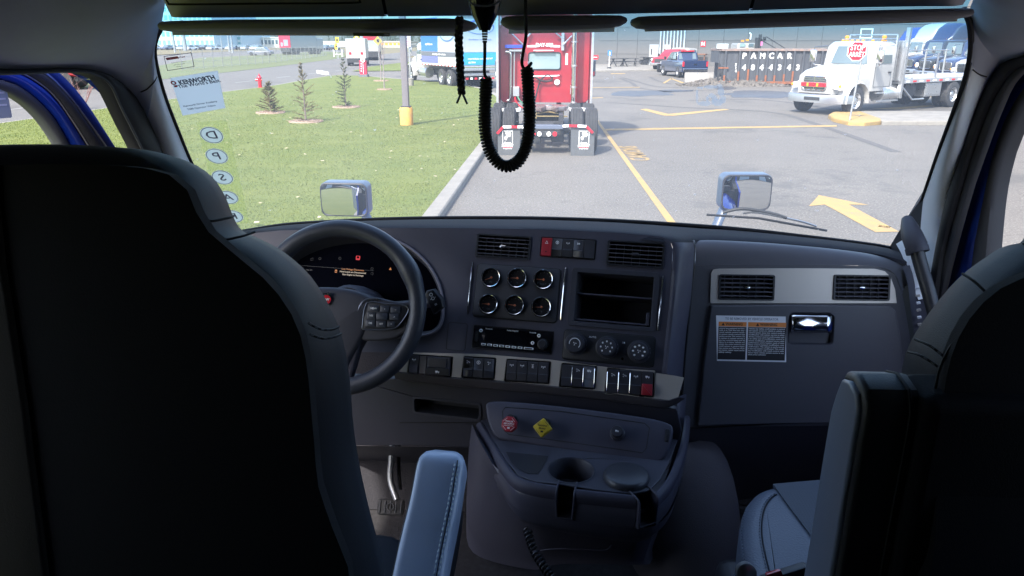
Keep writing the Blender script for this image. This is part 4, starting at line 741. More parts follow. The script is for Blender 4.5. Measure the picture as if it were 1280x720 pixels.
c = mulch('mulch ring under the low brown fir in the lawn', 320, 357, 141.2); t = thing('young_fir', 'low bushy brownish fir sapling, leftmost in the lawn', 'tree', (c.x, c.y, .13), group='young firs in the lawn'); conifer(t, (c.x, c.y, .13), 1.0, .42, NEEDB, 13, 2, dens=1.8)
c = mulch('mulch ring under the tall sparse fir in the lawn', 361, 404, 152.3); t = thing('young_fir', 'tall sparse fir sapling with bare upswept top, nearest in the lawn', 'tree', (c.x, c.y, .13), group='young firs in the lawn'); conifer(t, (c.x, c.y, .13), 1.75, .46, NEEDB, 15, 5, sparse=.8, dens=.8)
c = mulch('mulch ring under the slim dark fir by the entrance pillar', 415, 450, 134.2); t = thing('young_fir', 'slim dark green fir sapling standing before the entrance pillar', 'tree', (c.x, c.y, .13), group='young firs in the lawn'); conifer(t, (c.x, c.y, .13), 1.75, .42, NEED, 15, 9, sparse=.85, dens=.8)
def bare_tree(t, p, H, seed, sp=.5, trunk=.03, m=TWIG, lev=3, base=.38, nb=9):
    rg = random.Random(seed); T = MB(Matrix.Translation(p)); T.tube([(0, 0, 0), (.01, 0, H * .5), (0, .02, H)], [trunk, trunk * .7, .008], 6); T.obj('trunk', m, t); C = MB(Matrix.Translation(p))
    def br(o, d, L, r, lv):
        pts = [o]; q = o
        for k in range(3): d = (d + V((rg.gauss(0, .13), rg.gauss(0, .13), .12))).normalized(); q = q + d * L / 3; pts.append(q)
        C.tube(pts, [r, r * .8, r * .6, r * .3], 4)
        if lv:
            for k in range(3 + (lv > 1)): i = rg.randint(1, 3); br(pts[i], (d + V((rg.gauss(0, .6), rg.gauss(0, .6), rg.gauss(.1, .3)))).normalized(), L * rg.uniform(.4, .65), r * .55, lv - 1)
    for k in range(nb): z = H * (base + (1 - base) * k / nb); a_ = rg.random() * 6.28; br(V((0, 0, z)), V((cos(a_) * sp, sin(a_) * sp, 1)).normalized(), H * .3 * rg.uniform(.7, 1.1), trunk * .4, lev - 1)
    C.obj('crown', m, t)
c = mulch('mulch ring under the bare sapling right of the firs', 471, 490, 112.2); t = thing('bare_sapling', 'leafless upright sapling in a mulch ring beside the lamp post', 'tree', (c.x, c.y, .13)); bare_tree(t, (c.x, c.y, .13), 3.3, 4)
c = mulch('mulch ring farthest back in the lawn', 467, 486, 101.3); t = thing('bare_sapling', 'thin leafless sapling farthest back in the lawn', 'tree', (c.x, c.y, .13)); bare_tree(t, (c.x, c.y, .13), 3.0, 8, nb=6, lev=2)
p = G(104, 137, 0); t = thing('bare_shrub', 'leafless many-stemmed shrub seen through the driver door opening', 'shrub', (p.x, p.y, 0)); rg = random.Random(8); C = MB(Matrix.Translation(p))
for k in range(16):
    a_ = rg.random() * 6.28; d = V((cos(a_) * .55, sin(a_) * .55, 1)); h = rg.uniform(.9, 1.5); C.tube([(0, 0, 0), d * h * .6 + V((rg.gauss(0, .05), 0, 0)), d * h], [.012, .009, .003], 4)
    for j in range(3): o_ = d * h * rg.uniform(.4, .8); C.tube([o_, o_ + V((rg.gauss(0, .3), rg.gauss(0, .3), .35))], [.006, .002], 3)
C.obj('stems', mat('red_twig', (.22, .12, .11), .9), t)
# ---------------------------------------------------------------- far left: fence, poles, vehicles, buildings
def car(t, paint, L=4.4, H=1.45, van=False):
    mb = MB(); h = H * .56
    mb.loft([sec(L / 2, .7, .3, h * .8, .1), sec(L / 2 - .2, .85, .25, h, .12), sec(-L / 2 + .15, .85, .25, h * 1.02, .12), sec(-L / 2, .75, .3, h * .9, .1)]); mb.obj('body', paint, t)
    mb = MB(); a_, b_ = (L * .36, L * .22) if van else (L * .22, L * .06); c_, d_ = (-L * .47, -L * .49) if van else (-L * .22, -L * .38)
    mb.loft([sec(a_, .76, h * .9, h + .02, .02), sec(b_, .66, h * .9, H, .1), sec(c_, .66, h * .9, H, .1), sec(d_, .76, h * .9, h + .05, .03)]); mb.obj('cabin', VGLASS if not van else paint, t)
    for s in (-1, 1):
        for x in (L * .31, -L * .3): mb = MB(); mb.cyl((x, s * .72, .32), (x, s * .88, .32), .32, n=14); mb.obj('wheel', TYRE, t)
cols = [((.7, .7, .72), 'white'), ((.45, .47, .5), 'silver'), ((.06, .08, .13), 'dark blue'), ((.03, .03, .035), 'black'), ((.32, .34, .36), 'grey'), ((.72, .72, .70), 'white')]
rg = random.Random(11); protos = []
for k, (c, nm) in enumerate(cols[:5]):
    t = thing('parked_car', f'{nm} car in the far row of parked cars beyond the fence', 'car', (0, 0, 0), 0, 'cars parked beyond the fence', local=True); car(t, mat('car_' + nm, c, .3, coat=.8)); protos.append(t)
k = 0
for px in (201, 209, 222, 230, 240, 251, 256, 263, 270, 277, 285, 300, 306, 314, 321, 330, 336, 375, 384, 392, 401, 410, 419, 428):
    Y = 215 + rg.uniform(-6, 8); x = (px - 688) / 930 * Y * 1.0; a_ = R(rg.choice([80, 95, 100, 265])); s = protos[k % 5]
    nm_ = cols[k % 5][1]; od = ('first', 'second', 'third', 'fourth', 'fifth')[k // 5]; lb = f'{od} {nm_} car from the left in the far row beyond the fence'
    if k < 5: s.location = (x, Y, .0); s.rotation_euler = (0, 0, a_); s['label'] = lb
    else: dup(s, (x, Y, .0), a_, lb)
    k += 1
t = thing('grey_car', 'dark grey car driving on the far road behind the wire fence', 'car', (G(326, 69.5).x, G(326, 69.5).y, 0), R(175), local=True); car(t, mat('car_slate', (.12, .13, .16), .3, coat=.8))
# wire fence
fa, fb = G(228, 88.5), G(345, 78.5); fc = G(408, 70); FN = thing('wire_fence', 'thin steel wire fence along the verge beyond the road', 'fence', fa)
pts = [fa.lerp(fb, k / 11) for k in range(11)] + [fb.lerp(fc, k / 12) for k in range(13)]
pts = [fa + (fa - fb).normalized() * 12 * 0] + pts[1:]
for q in pts: mb = MB(); mb.cyl((q.x, q.y, 0), (q.x, q.y, 1.75), .032, n=6); mb.obj('post', mat('fence_grey', (.19, .20, .20), .6), FN)
FW_ = mat('fence_wire', (.26, .27, .27), .6)
mb = MB()
for a_, b_ in zip(pts[:-1], pts[1:]):
    for z in (.15, .7, 1.2, 1.7): mb.tube([(a_.x, a_.y, z), (b_.x, b_.y, z)], .012, 3)
    n_ = 14
    for j in range(n_): q = a_.lerp(b_, j / n_); mb.tube([(q.x, q.y, .1), (q.x, q.y, 1.7)], .006, 3)
mb.obj('wire_mesh', FW_, FN, kind='stuff')
# vehicles on the roads
def boxv(t, w_, L, z0, z1, m): mb = MB(); mb.box(-L, 0, -w_, w_, z0, z1); return mb.obj('cargo_box', m, t, bevel=.03)
Wc = WHITE
p = G(446, 82.5); t = thing('white_van', 'white box van seen from behind on the road by the entrance pillar', 'van', (p.x, p.y, 0), R(100), local=True)
mb = MB(); mb.box(0, 4.5, -1.02, 1.02, .75, 2.75); b_ = mb.obj('cargo_box', mat('van_cream', (.45, .41, .40), .4), t, bevel=.05); mb = MB(); mb.box(-.02, 0, -.72, .72, 1.75, 2.45); mb.obj('rear_window', mat('pink_glass', (.5, .36, .35), .3), b_); mb = MB(); [mb.box(-.03, -.0, y - .12, y + .12, 1.15, 1.4) for y in (-.6, .6)]; mb.obj('tail_lamp', REDL, b_)
mb = MB(); mb.box(-.1, 4.5, -.95, .95, .35, .75); mb.box(4.5, 6.2, -.95, .95, .5, 1.9); mb.obj('chassis', DARKM, t)
for x in (.9, 5.2):
    for s in (-1, 1): mb = MB(); mb.cyl((x, s * .7, .38), (x, s * .98, .38), .38, n=14); mb.obj('wheel', TYRE, t)
p = G(464, 75.5); t = thing('cement_lorry', 'white lorry ahead of the van on the far road', 'truck', (p.x, p.y, 0), R(100), local=True); mb = MB(); mb.box(0, 6, -1.2, 1.2, 1.1, 3.6); mb.obj('cargo_box', WHITE, t, bevel=.1); mb = MB(); mb.box(-.1, 7.5, -1, 1, .4, 1.1); [mb.cyl((x, -1.1, .5), (x, 1.1, .5), .5, n=14) for x in (.8, 2.1, 6.6)]; mb.obj('wheels', DARKM, t); mb = MB(); mb.box(6.3, 8, -1.1, 1.1, .9, 2.8); mb.obj('cab', WHITE, t, bevel=.1); mb = MB(); mb.box(-.03, 0, -.9, .9, 2.6, 3.1); mb.obj('red_print', REDL, t)
p = G(357, 68.5); t = thing('red_box_truck', 'truck with a red box rear on the far road', 'truck', (p.x, p.y, 0), R(70), local=True); mb = MB(); mb.box(0, .1, -1.3, 1.3, 1.3, 3.8); mb.obj('rear_door', mat('box_red', (.5, .03, .06), .5), t); mb = MB(); mb.box(.1, 8, -1.3, 1.3, 1.2, 3.8); mb.obj('cargo_box', WHITE, t); mb = MB(); mb.box(0, 10, -1.1, 1.1, .5, 1.2); [mb.cyl((x, -1.2, .5), (x, 1.2, .5), .5, n=14) for x in (1, 2.3, 8.8)]; mb.obj('wheels', DARKM, t); mb = MB(); mb.box(8.2, 10.3, -1.2, 1.2, 1.0, 3.0); mb.obj('cab', WHITE, t, bevel=.1); mb = MB(); mb.box(-.03, 0, -.8, .2, 1.6, 2.7); mb.box(-.03, 0, .4, .9, 1.5, 2.2); mb.obj('grey_print', mat('print_grey', (.25, .25, .3), .6), t)
# buildings far left
def fblock(name, lb, x0, x1, y0, y1, Y, D, m, wins=0, rows=0, wm=None, roofm=None):
    a_, b_ = at(x0, y1, Y), at(x1, y0, Y); t = thing(name, lb, 'building', ((a_.x + b_.x) / 2, Y, 0)); z1 = b_.z
    mb = MB(); mb.box(a_.x, b_.x, Y, Y + D, -.1, z1); mb.obj('wall', m, t, smooth=0); mb = MB(); mb.box(a_.x - .2, b_.x + .2, Y - .2, Y + D + .2, z1, z1 + .5); mb.obj('roof', roofm or m, t, smooth=0)
    for r_ in range(rows):
        for c in range(wins):
            w_ = (b_.x - a_.x) / wins; h = (z1 - .5) / rows; x = a_.x + w_ * (c + .18); z = .6 + h * r_; mb = MB(); mb.box(x, x + w_ * .64, Y - .08, Y + .02, z + h * .2, z + h * .75); mb.obj('window', wm or VGLASS, t, smooth=0)
    return t
TEAL = mat('teal_glass', (.16, .36, .36), .2, spec=.8)
fblock('office_building', 'tall teal glass office block at the far left', 186, 262, 6, 62, 260, 40, mat('office_white', (.52, .60, .60), .6), 14, 5, TEAL)
fblock('office_building', 'lower pale office block right of the teal glass one', 262, 300, 38, 62, 280, 30, mat('office_pale', (.55, .6, .58), .6), 8, 3, TEAL)
fblock('car_dealership', 'long low white and yellow showroom in the far distance', 300, 352, 48, 60, 300, 20, mat('showroom', (.6, .58, .5), .6), 12, 1)
fblock('warehouse_far', 'long low cream warehouse beyond the traffic signs', 362, 470, 53, 60, 340, 30, mat('cream_wall', (.6, .54, .42), .7), 18, 1, mat('cream_door', (.42, .40, .36), .7))
fblock('billboard_building', 'white low building with an orange sign band at the road end', 470, 512, 53, 61, 300, 20, mat('tan_wall', (.5, .42, .30), .7), 8, 1, AMBER)
# poles and traffic signs
def pole(name, lb, px, pyb, ptop, r, m, c='pole'):
    p = G(px, pyb); zt_ = at(px, ptop, p.y).z; mb = MB(); mb.cyl((p.x, p.y, 0), (p.x, p.y, zt_), r, r * .7, n=8); o = mb.obj(name, m); tag(o, lb, c); return p
for i, (px, pyb, r_, lb) in enumerate(((219, 66, .22, 'thin grey pole in front of the teal office block'), (232, 64, .5, 'thick teal pole in front of the office block'), (278, 64, .14, 'thin pole just left of the twin poles'), (287, 65, .22, 'left one of the twin poles beyond the fence'), (291, 66, .25, 'right one of the twin poles beyond the fence'), (331, 64, .15, 'lone thin pole behind the grey car'))): pole('utility_pole', lb, px, pyb, 25, r_, mat('pole_grey', (.25, .27, .28), .7))
pole('concrete_pole', 'pale thick pole standing right of the white van', 453.8, 82, 20, .14, mat('pole_pale', (.40, .40, .42), .7))
def ysign(lb, px, py, r_, Y, diamond=True, two=False):
    q = at(px, py, Y); t = thing('traffic_sign', lb, 'sign', (q.x, Y, 0)); mb = MB(); mb.cyl((q.x, Y, 0), (q.x, Y, q.z), .05, n=6); mb.obj('post', STEEL, t); s_ = r_ * Y / 930; Mq = frame((q.x, Y - .06, q.z), (1, 0, 0), (0, -1, 0))
    ym = mat('sign_yellow', (.75, .48, .03), .5)
    if diamond: mb = MB(Mq); mb.extr([(s_, 0), (0, s_), (-s_, 0), (0, -s_)], 0, .03); b_ = mb.obj('sign_board', ym, t, smooth=0)
    else: mb = MB(Mq); mb.extr(rr(-s_ * .6, -s_, s_ * .6, s_, .05), 0, .03); b_ = mb.obj('sign_board', ym, t, smooth=0)
    mb = MB(Mq); mb.extr(rr(-s_ * .3, -s_ * .35, s_ * .3, s_ * .35, .03), .03, .04); mb.obj('symbol', BLK if two else WLENS, b_, smooth=0); return t
ysign('yellow diamond sign left of the pale thick pole', 445.8, 47.5, 4, 120); ysign('yellow diamond warning sign with dark symbol right of the pole', 472.6, 51, 5.4, 90, two=True)
ysign('upper yellow panel of the stacked road signs', 421.5, 50, 3.4, 110, False, True); ysign('lower yellow chevron panel of the stacked road signs', 420.5, 58, 3.4, 111, False, True)
q = at(438, 53, 200); mb = MB(); mb.box(q.x - .05, q.x + .05, 200, 200.1, 0, q.z); mb.box(q.x - 1.2, q.x + 1.2, 199.9, 200, q.z - .3, q.z + .45); o = mb.obj('direction_sign', mat('sign_green', (.02, .35, .22), .5)); tag(o, 'green direction sign above the far warehouse', 'sign')
p = G(417.5, 71); t = thing('white_gate', 'low white gate frame beside the far road', 'gate', (p.x, p.y, 0)); mb = MB(); [mb.box(p.x + s - .08, p.x + s + .08, p.y, p.y + .1, 0, 1.1) for s in (0, 1.4)]; mb.obj('post', WPR, t); mb = MB(); mb.box(p.x, p.x + 1.4, p.y, p.y + .1, .35, .45); mb.obj('rail', WPR, t)
# far wood
mb = MB(); rg = random.Random(21)
for k in range(90):
    px = rg.uniform(415, 530) if k < 60 else rg.uniform(120, 560); Y = 420 + rg.uniform(-20, 40); q = at(px, 56, Y); H = rg.uniform(3.5, 6.5) + 2.5 * (px > 415); mb.cyl((q.x, Y, 0), (q.x, Y, H), .2, .08, n=4)
    for j in range(45):
        z = H * rg.uniform(.35, 1.05); r_ = 1.6 * (1.15 - z / H) + .6; a_ = rg.random() * 6.28; c = V((q.x + cos(a_) * r_ * rg.random(), Y + sin(a_) * r_ * rg.random(), z)); s_ = rg.uniform(.3, .7)
        mb.add([c + V((s_ * rg.uniform(-1, 1), 0, s_ * rg.uniform(-1, 1))) for _ in range(3)], [(0, 1, 2)])
o = mb.obj('far_wood', mat('far_foliage', (.05, .065, .045), .95, var=.3, vscale=.2), kind='stuff', smooth=0, fix=False); tag(o, 'dark line of distant bare trees on the horizon', 'trees')
# lorry by the road seen through the driver door opening
p = G(97, 113); t = thing('passing_lorry', 'white lorry with red trim on the road, seen through the driver door opening', 'truck', (p.x - 2, p.y + 1, 0), R(12), local=True)
mb = MB(); mb.box(-8, -.4, -1.25, 1.25, 1.0, 3.6); mb.obj('cargo_box', mat('lorry_white', (.62, .60, .62), .5), t, bevel=.04); mb = MB(); mb.box(-.2, 1.9, -1.15, 1.15, .7, 2.7); mb.obj('cab', REDP, t, bevel=.12); mb = MB(); mb.box(-8, 1.7, -1.0, 1.0, .45, .95); [mb.cyl((x, -1.2, .5), (x, 1.2, .5), .5, n=16) for x in (1, -6, -7.2)]; mb.obj('wheels', DARKM, t); mb = MB(); mb.box(1.88, 1.93, -1, 1, 1.5, 2.4); mb.obj('windshield', VGLASS, t)
# ================================================================ the cab we sit in
PL = mat('dash_plastic', (.058, .057, .082), .52, grain=.3, gscale=800, var=.10, vscale=2.2, rvar=.09)
PLD = mat('dark_plastic', (.040, .041, .056), .55, grain=.3, gscale=800, var=.12, vscale=2.5, rvar=.08)
PLB = mat('black_plastic', (.020, .021, .027), .42, grain=.12, gscale=900)
GLOSS = mat('gloss_black', (.008, .008, .011), .12, coat=.4)
TRIM = mat('grey_trim', (.80, .84, .88), .55, grain=.3, gscale=700, var=.04, vscale=2)
HEADL = mat('headliner', (.50, .54, .64), .85, grain=.5, gscale=500, var=.05)
HEADD = mat('overhead_plastic', (.72, .70, .76), .6, grain=.25, gscale=700)
SILV = mat('satin_silver', (.60, .55, .50), .36, .3, grain=.1, gscale=900)
LEA = mat('black_leather', (.012, .0155, .023), .55, spec=.18, grain=.35, gscale=520, var=.08, vscale=5)
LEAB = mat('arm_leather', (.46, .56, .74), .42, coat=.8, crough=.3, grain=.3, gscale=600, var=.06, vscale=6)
LEAD = mat('seat_back_fabric', (.008, .010, .015), .8, spec=.2, grain=.4, gscale=500)
THR = mat('thread', (.16, .19, .24), .7)
CARP = mat('carpet', (.035, .033, .036), .95, grain=1, gscale=350, var=.3, vscale=60)
PRT = mat('symbol_print', (.9, .9, .92), .5)
SW = mat('switch_black', (.046, .047, .06), .4, grain=.1, gscale=900)
# glass: clear, a thin film of dust on it, a blue shade band along the top
gm = bpy.data.materials.new('windshield_glass'); gm.use_nodes = True; n = gm.node_tree.nodes; l = gm.node_tree.links; n.clear()
out = n.new('ShaderNodeOutputMaterial'); tr = n.new('ShaderNodeBsdfTransparent'); gl = n.new('ShaderNodeBsdfGlossy'); gl.inputs['Roughness'].default_value = .03; tl = n.new('ShaderNodeBsdfTranslucent'); tl.inputs[0].default_value = (.95, .92, .88, 1)
g2 = n.new('ShaderNodeNewGeometry'); sx = n.new('ShaderNodeSeparateXYZ'); l.new(g2.outputs['Position'], sx.inputs[0]); band = n.new('ShaderNodeMapRange'); l.new(sx.outputs['Z'], band.inputs[0]); band.interpolation_type = 'SMOOTHSTEP'
band.inputs[1].default_value = 2.515; band.inputs[2].default_value = 2.60; cm = n.new('ShaderNodeMix'); cm.data_type = 'RGBA'; l.new(band.outputs[0], cm.inputs[0]); cm.inputs[6].default_value = (.97, .985, .98, 1); cm.inputs[7].default_value = (.24, .62, .84, 1); l.new(cm.outputs[2], tr.inputs[0])
nz = n.new('ShaderNodeTexNoise'); nz.inputs['Scale'].default_value = 3; nz.inputs['Detail'].default_value = 8; l.new(g2.outputs['Position'], nz.inputs['Vector']); mr = n.new('ShaderNodeMapRange'); l.new(nz.outputs[0], mr.inputs[0]); mr.inputs[1].default_value = .3; mr.inputs[2].default_value = .7; mr.inputs[3].default_value = .065; mr.inputs[4].default_value = .12
sk = n.new('ShaderNodeTexNoise'); sk.inputs['Scale'].default_value = 55; sk.inputs['Detail'].default_value = 2; l.new(g2.outputs['Position'], sk.inputs['Vector']); sm2 = n.new('ShaderNodeMapRange'); sm2.inputs[1].default_value = .73; sm2.inputs[2].default_value = .78; sm2.inputs[3].default_value = 0; sm2.inputs[4].default_value = .35; l.new(sk.outputs[0], sm2.inputs[0]); ad = n.new('ShaderNodeMath'); ad.operation = 'ADD'; l.new(mr.outputs[0], ad.inputs[0]); l.new(sm2.outputs[0], ad.inputs[1]); m1 = n.new('ShaderNodeMixShader'); l.new(ad.outputs[0], m1.inputs[0]); l.new(tr.outputs[0], m1.inputs[1]); l.new(tl.outputs[0], m1.inputs[2]); fr = n.new('ShaderNodeFresnel'); fr.inputs[0].default_value = 1.15; m2 = n.new('ShaderNodeMixShader'); l.new(fr.outputs[0], m2.inputs[0]); l.new(m1.outputs[0], m2.inputs[1]); l.new(gl.outputs[0], m2.inputs[2]); l.new(m2.outputs[0], out.inputs[0])
def tlmat(name, col, tl=.7, alpha=1.0):
    if name in _M: return _M[name]
    m = bpy.data.materials.new(name); m.use_nodes = True; n = m.node_tree.nodes; l = m.node_tree.links; n.clear(); o = n.new('ShaderNodeOutputMaterial'); d = n.new('ShaderNodeBsdfDiffuse'); t = n.new('ShaderNodeBsdfTranslucent'); x = n.new('ShaderNodeMixShader'); x.inputs[0].default_value = tl
    d.inputs[0].default_value = t.inputs[0].default_value = (*col, 1); l.new(d.outputs[0], x.inputs[1]); l.new(t.outputs[0], x.inputs[2]); e = x.outputs[0]
    if alpha < 1: q = n.new('ShaderNodeBsdfTransparent'); y = n.new('ShaderNodeMixShader'); y.inputs[0].default_value = alpha; l.new(q.outputs[0], y.inputs[1]); l.new(e, y.inputs[2]); e = y.outputs[0]
    l.new(e, o.inputs[0]); _M[name] = m; return m
def WSy(x, z): return 2.25 - (z - 2.05) * .85 - .10 * (x - .05) ** 2
WS = lambda p: p.y - WSy(p.x, p.z)
def ws(px, py, d=0): p = hit(px, py, WS); return p - V((0, .762, .648)) * d
wl = [(205, 28), (196, 45), (193, 62), (196, 84), (206, 120), (222, 162), (240, 205), (262, 244), (284, 272), (300, 290)]
wr = [(1204, 10), (1212, 30), (1213, 62), (1206, 98), (1190, 144), (1172, 193), (1155, 243), (1142, 280), (1134, 300), (1122, 316)]
def edge_x(pts, z):
    P = sorted([ws(*p) for p in pts], key=lambda p: p.z)
    if z <= P[0].z: return P[0].x
    for a_, b_ in zip(P[:-1], P[1:]):
        if a_.z <= z <= b_.z: return a_.x + (b_.x - a_.x) * (z - a_.z) / max(1e-6, b_.z - a_.z)
    return P[-1].x
rows = []
for j in range(25):
    z = 1.97 + .70 * j / 24; a_, b_ = edge_x(wl, z) - .004, edge_x(wr, z) + .004; rows.append([(a_ + (b_ - a_) * i / 30, WSy(a_ + (b_ - a_) * i / 30, z), z) for i in range(31)])
mb = MB(); mb.grid(rows)
WG = mb.obj('windshield', gm); tag(WG, 'wide curved truck windshield with a blue shade band along its top', 'windshield')
CTR = V((.05, .7, 2.2))
def patch(name, A, B, m, bulge=.0, n=6, nn=28, parent=None, th=0, kind=None, **k):   # surface between two edges, bulged into the cab
    A = resamp(cat(A, 5), nn); B = resamp(cat(B, 5), nn); rows = []
    for j in range(n + 1):
        t = j / n; row = []
        for a, b in zip(A, B):
            p = a.lerp(b, t); q = p.lerp(CTR, 0); d = (CTR - p).normalized(); row.append(p + d * bulge * 4 * t * (1 - t))
        rows.append(row)
    mb = MB(); mb.grid(rows); o = mb.obj(name, m, parent, kind=kind, **k)
    if th:
        s = o.modifiers.new('thick', 'SOLIDIFY'); s.thickness = th; s.offset = 0
    return o
# ---- structure: floor, roof, walls with the two door openings, rear wall
XL, XR = -.99, 1.03
def op(pts, x): return [onx(px, py, x) for px, py in pts]
OL = [(0, 86), (92, 85), (125, 90), (144, 100), (167, 121), (183, 150), (198, 183), (216, 228), (236, 280), (262, 350)]
OR_ = [(1300, 64), (1280, 70), (1257, 77.5), (1245, 90), (1235, 105), (1220, 142), (1205, 190), (1187, 240), (1172, 310), (1160, 380), (1150, 440)]
SLW = rr(-1.15, 2.15, -.45, 2.6, .12)
def wall(x, pts, th):
    P = [onx(px, py, x) for px, py in pts]; hole = [(p.y, p.z) for p in P]; bz = hole[-1]; hole += [(bz[0] + .03, 1.75), (bz[0], 1.32), (.62, 1.32), (.50, 1.5), (.50, hole[0][1] - .06), (.56, hole[0][1])]
    M = Matrix(((0, 0, 1, x), (1, 0, 0, 0), (0, 1, 0, 0), (0, 0, 0, 1))); o_ = [(-1.7, 1.15), (2.5, 1.15), (2.5, 1.80), (2.24, 1.93), (1.62, 2.80), (1.3, 2.95), (-1.7, 3.15)]
    mb = MB(M); mb.extr(o_, min(0, th), max(0, th), [hole]); return hole, mb
WALLM = mat('dark_wall_liner', (.05, .05, .056), .9)
hL, mb = wall(XL, OL, -.05); mb.obj('wall', WALLM, kind='structure', smooth=0)
hR, mb = wall(XR, OR_, .05); mb.obj('wall', WALLM, kind='structure', smooth=0)
mb = MB(); mb.box(XL, XR, -1.7, 2.45, 1.12, 1.2); mb.obj('floor', CARP, kind='structure', smooth=0)
mb = MB(); mb.box(XL, XR, -1.7, -1.65, 1.2, 3.1); mb.obj('wall', mat('sleeper_curtain', (.02, .02, .024), .95), kind='structure', smooth=0)
mb = MB(); mb.grid([[(XL, y, z), (.05, y, z + .04), (XR, y, z)] for y, z in ((-1.7, 3.08), (0, 3.0), (.8, 2.85), (1.25, 2.76))]); o = mb.obj('ceiling', mat('rear_liner', (.12, .12, .13), .9), kind='structure')
mb = MB(); mb.box(XL, XR, 2.45, 2.5, 1.2, 1.78); mb.obj('wall', PLD, kind='structure', smooth=0)
# ---- exterior skin of our own truck (seen in the hood mirrors)
OT = thing('own_truck_body', 'blue truck body and hood around and ahead of the cab we look out of', 'truck', (0, 2, 1))
for x, nm in ((XL - .052, 'side_panel'), (XR + .052, 'side_panel')):
    hole = hL if x < 0 else hR; M = Matrix(((0, 0, 1, x), (1, 0, 0, 0), (0, 1, 0, 0), (0, 0, 0, 1))); o_ = [(-1.8, .9), (2.55, .9), (2.55, 1.76), (2.26, 1.92), (1.62, 2.80), (1.3, 3.0), (-1.8, 3.3)]
    mb = MB(M); mb.extr(o_, *((-.02, 0) if x < 0 else (0, .02)), [hole]); mb.obj(nm, BLUEP, OT, smooth=0)
mb = MB(); mb.box(XL - .05, XR + .05, -1.8, -1.74, .9, 3.2); mb.obj('rear_panel', BLUEP, OT, smooth=0)
mb = MB(); mb.grid([[(XL - .05, y, z), (.05, y, z + .06), (XR + .05, y, z)] for y, z in ((-1.8, 3.25), (0, 3.2), (.8, 3.05), (1.3, 2.96), (1.6, 2.82))]); mb.obj('roof', BLUEP, OT)
def hsec(y, w, z): return [(.05 + w * q, y, zz) for q, zz in ((-1, 1.0), (-1, z - .32), (-.97, z - .16), (-.86, z - .05), (-.5, z), (0, z + .02), (.5, z), (.86, z - .05), (.97, z - .16), (1, z - .32), (1, 1.0))]
mb = MB(); mb.loft([hsec(2.56, 1.02, 1.80), hsec(2.9, .98, 1.70), hsec(3.5, .92, 1.53), hsec(4.2, .86, 1.30)]); mb.obj('hood', BLUEP, OT)
mb = MB(); mb.box(XL + .06, XR - .06, 2.36, 2.56, 1.76, 1.86); mb.obj('cowl', PLB, OT, bevel=.02)
# ---- trim round the windshield
TR = thing('cab_trim', 'grey plastic trim of pillars and header around the windshield', 'trim', (.05, 1.6, 2.5))
patch('left_pillar', [ws(*p, -.0) for p in wl[2:]], op(OL[5:], XL + .004)[:1] + op([(190, 165), (198, 183), (216, 228), (236, 280), (262, 350)], XL + .004), TRIM, .02, 8, 30, TR)
patch('right_pillar', [ws(*p) for p in wr[2:]], op([(1236, 103), (1220, 142), (1205, 190), (1187, 240), (1172, 310), (1160, 380)], XR - .004), TRIM, .025, 8, 30, TR)
# corners above the pillars
def up(px, py, Y): return at(px, py, Y)
patch('left_header', op([(-420, 60), (-200, 74), (0, 86), (92, 85), (125, 90), (144, 100), (167, 121), (183, 150)], XL + .003), [at(-420, -300, .95), at(-200, -200, 1.1), at(0, -120, 1.22), at(120, -70, 1.32), at(200, -20, 1.42), ws(203, 24), ws(195, 45), ws(193, 66)], HEADL, .02, 10, 40, TR)
patch('right_header', op([(1500, 40), (1400, 52), (1300, 64), (1280, 70), (1257, 77.5), (1245, 90), (1236, 103)], XR - .003), [at(1500, -300, 1.0), at(1400, -150, 1.15), at(1300, -80, 1.25), at(1235, -30, 1.36), ws(1212, 12), ws(1213, 36), ws(1211, 64)], HEADL, .03, 10, 40, TR)
patch('upper_liner', [at(-420, -300, .95), at(120, -70, 1.32), at(200, -20, 1.42), at(640, -60, 1.30), at(1235, -30, 1.36), at(1500, -300, 1.0)], [V((XL, .7, 2.86)), V((-.5, .8, 2.88)), V((.05, .85, 2.89)), V((.6, .8, 2.88)), V((XR, .7, 2.86))], HEADL, 0, 3, 30, TR)
from mathutils.bvhtree import BVHTree
bpy.context.view_layer.update()
def on_mesh(obs, px, py, lift=.001):
    best = None
    for o in obs:
        t = BVHTree.FromPolygons([o.matrix_world @ v.co for v in o.data.vertices], [tuple(p.vertices) for p in o.data.polygons]); h = t.ray_cast(EYE, ray(px, py))
        if h[0] is not None and (best is None or h[3] < best[1]): best = (h[0] - ray(px, py) * lift, h[3])
    return best[0] if best else None
tp_ = [o for o in bpy.data.objects if o.parent == TR]
mb = MB()
for sp_ in ([(176, 115), (183, 112), (188, 107.5), (193, 102), (196, 96)], [(1206, 70), (1210, 79), (1216, 87), (1224, 93), (1233, 96), (1240, 97)]):
    q = [p for p in (on_mesh(tp_, *p) for p in sp_) if p is not None]
    if len(q) > 1: mb.tube(cat(q, 4), .0016, 6)
mb.obj('trim_seam', BLK, TR)
# black rubber edge of the glass
g_ = [ws(px, py, .004) for px, py in wl[::-1]] + [ws(px, py, .004) for px, py in wr]
mb = MB(); mb.tube(cat([ws(px, py, .003) for px, py in wl[::-1]], 5), .0065, 8); mb.obj('glass_seal', RUB, TR); mb = MB(); mb.tube(cat([ws(px, py, .003) for px, py in wr], 5), .0065, 8); mb.obj('glass_seal', RUB, TR)
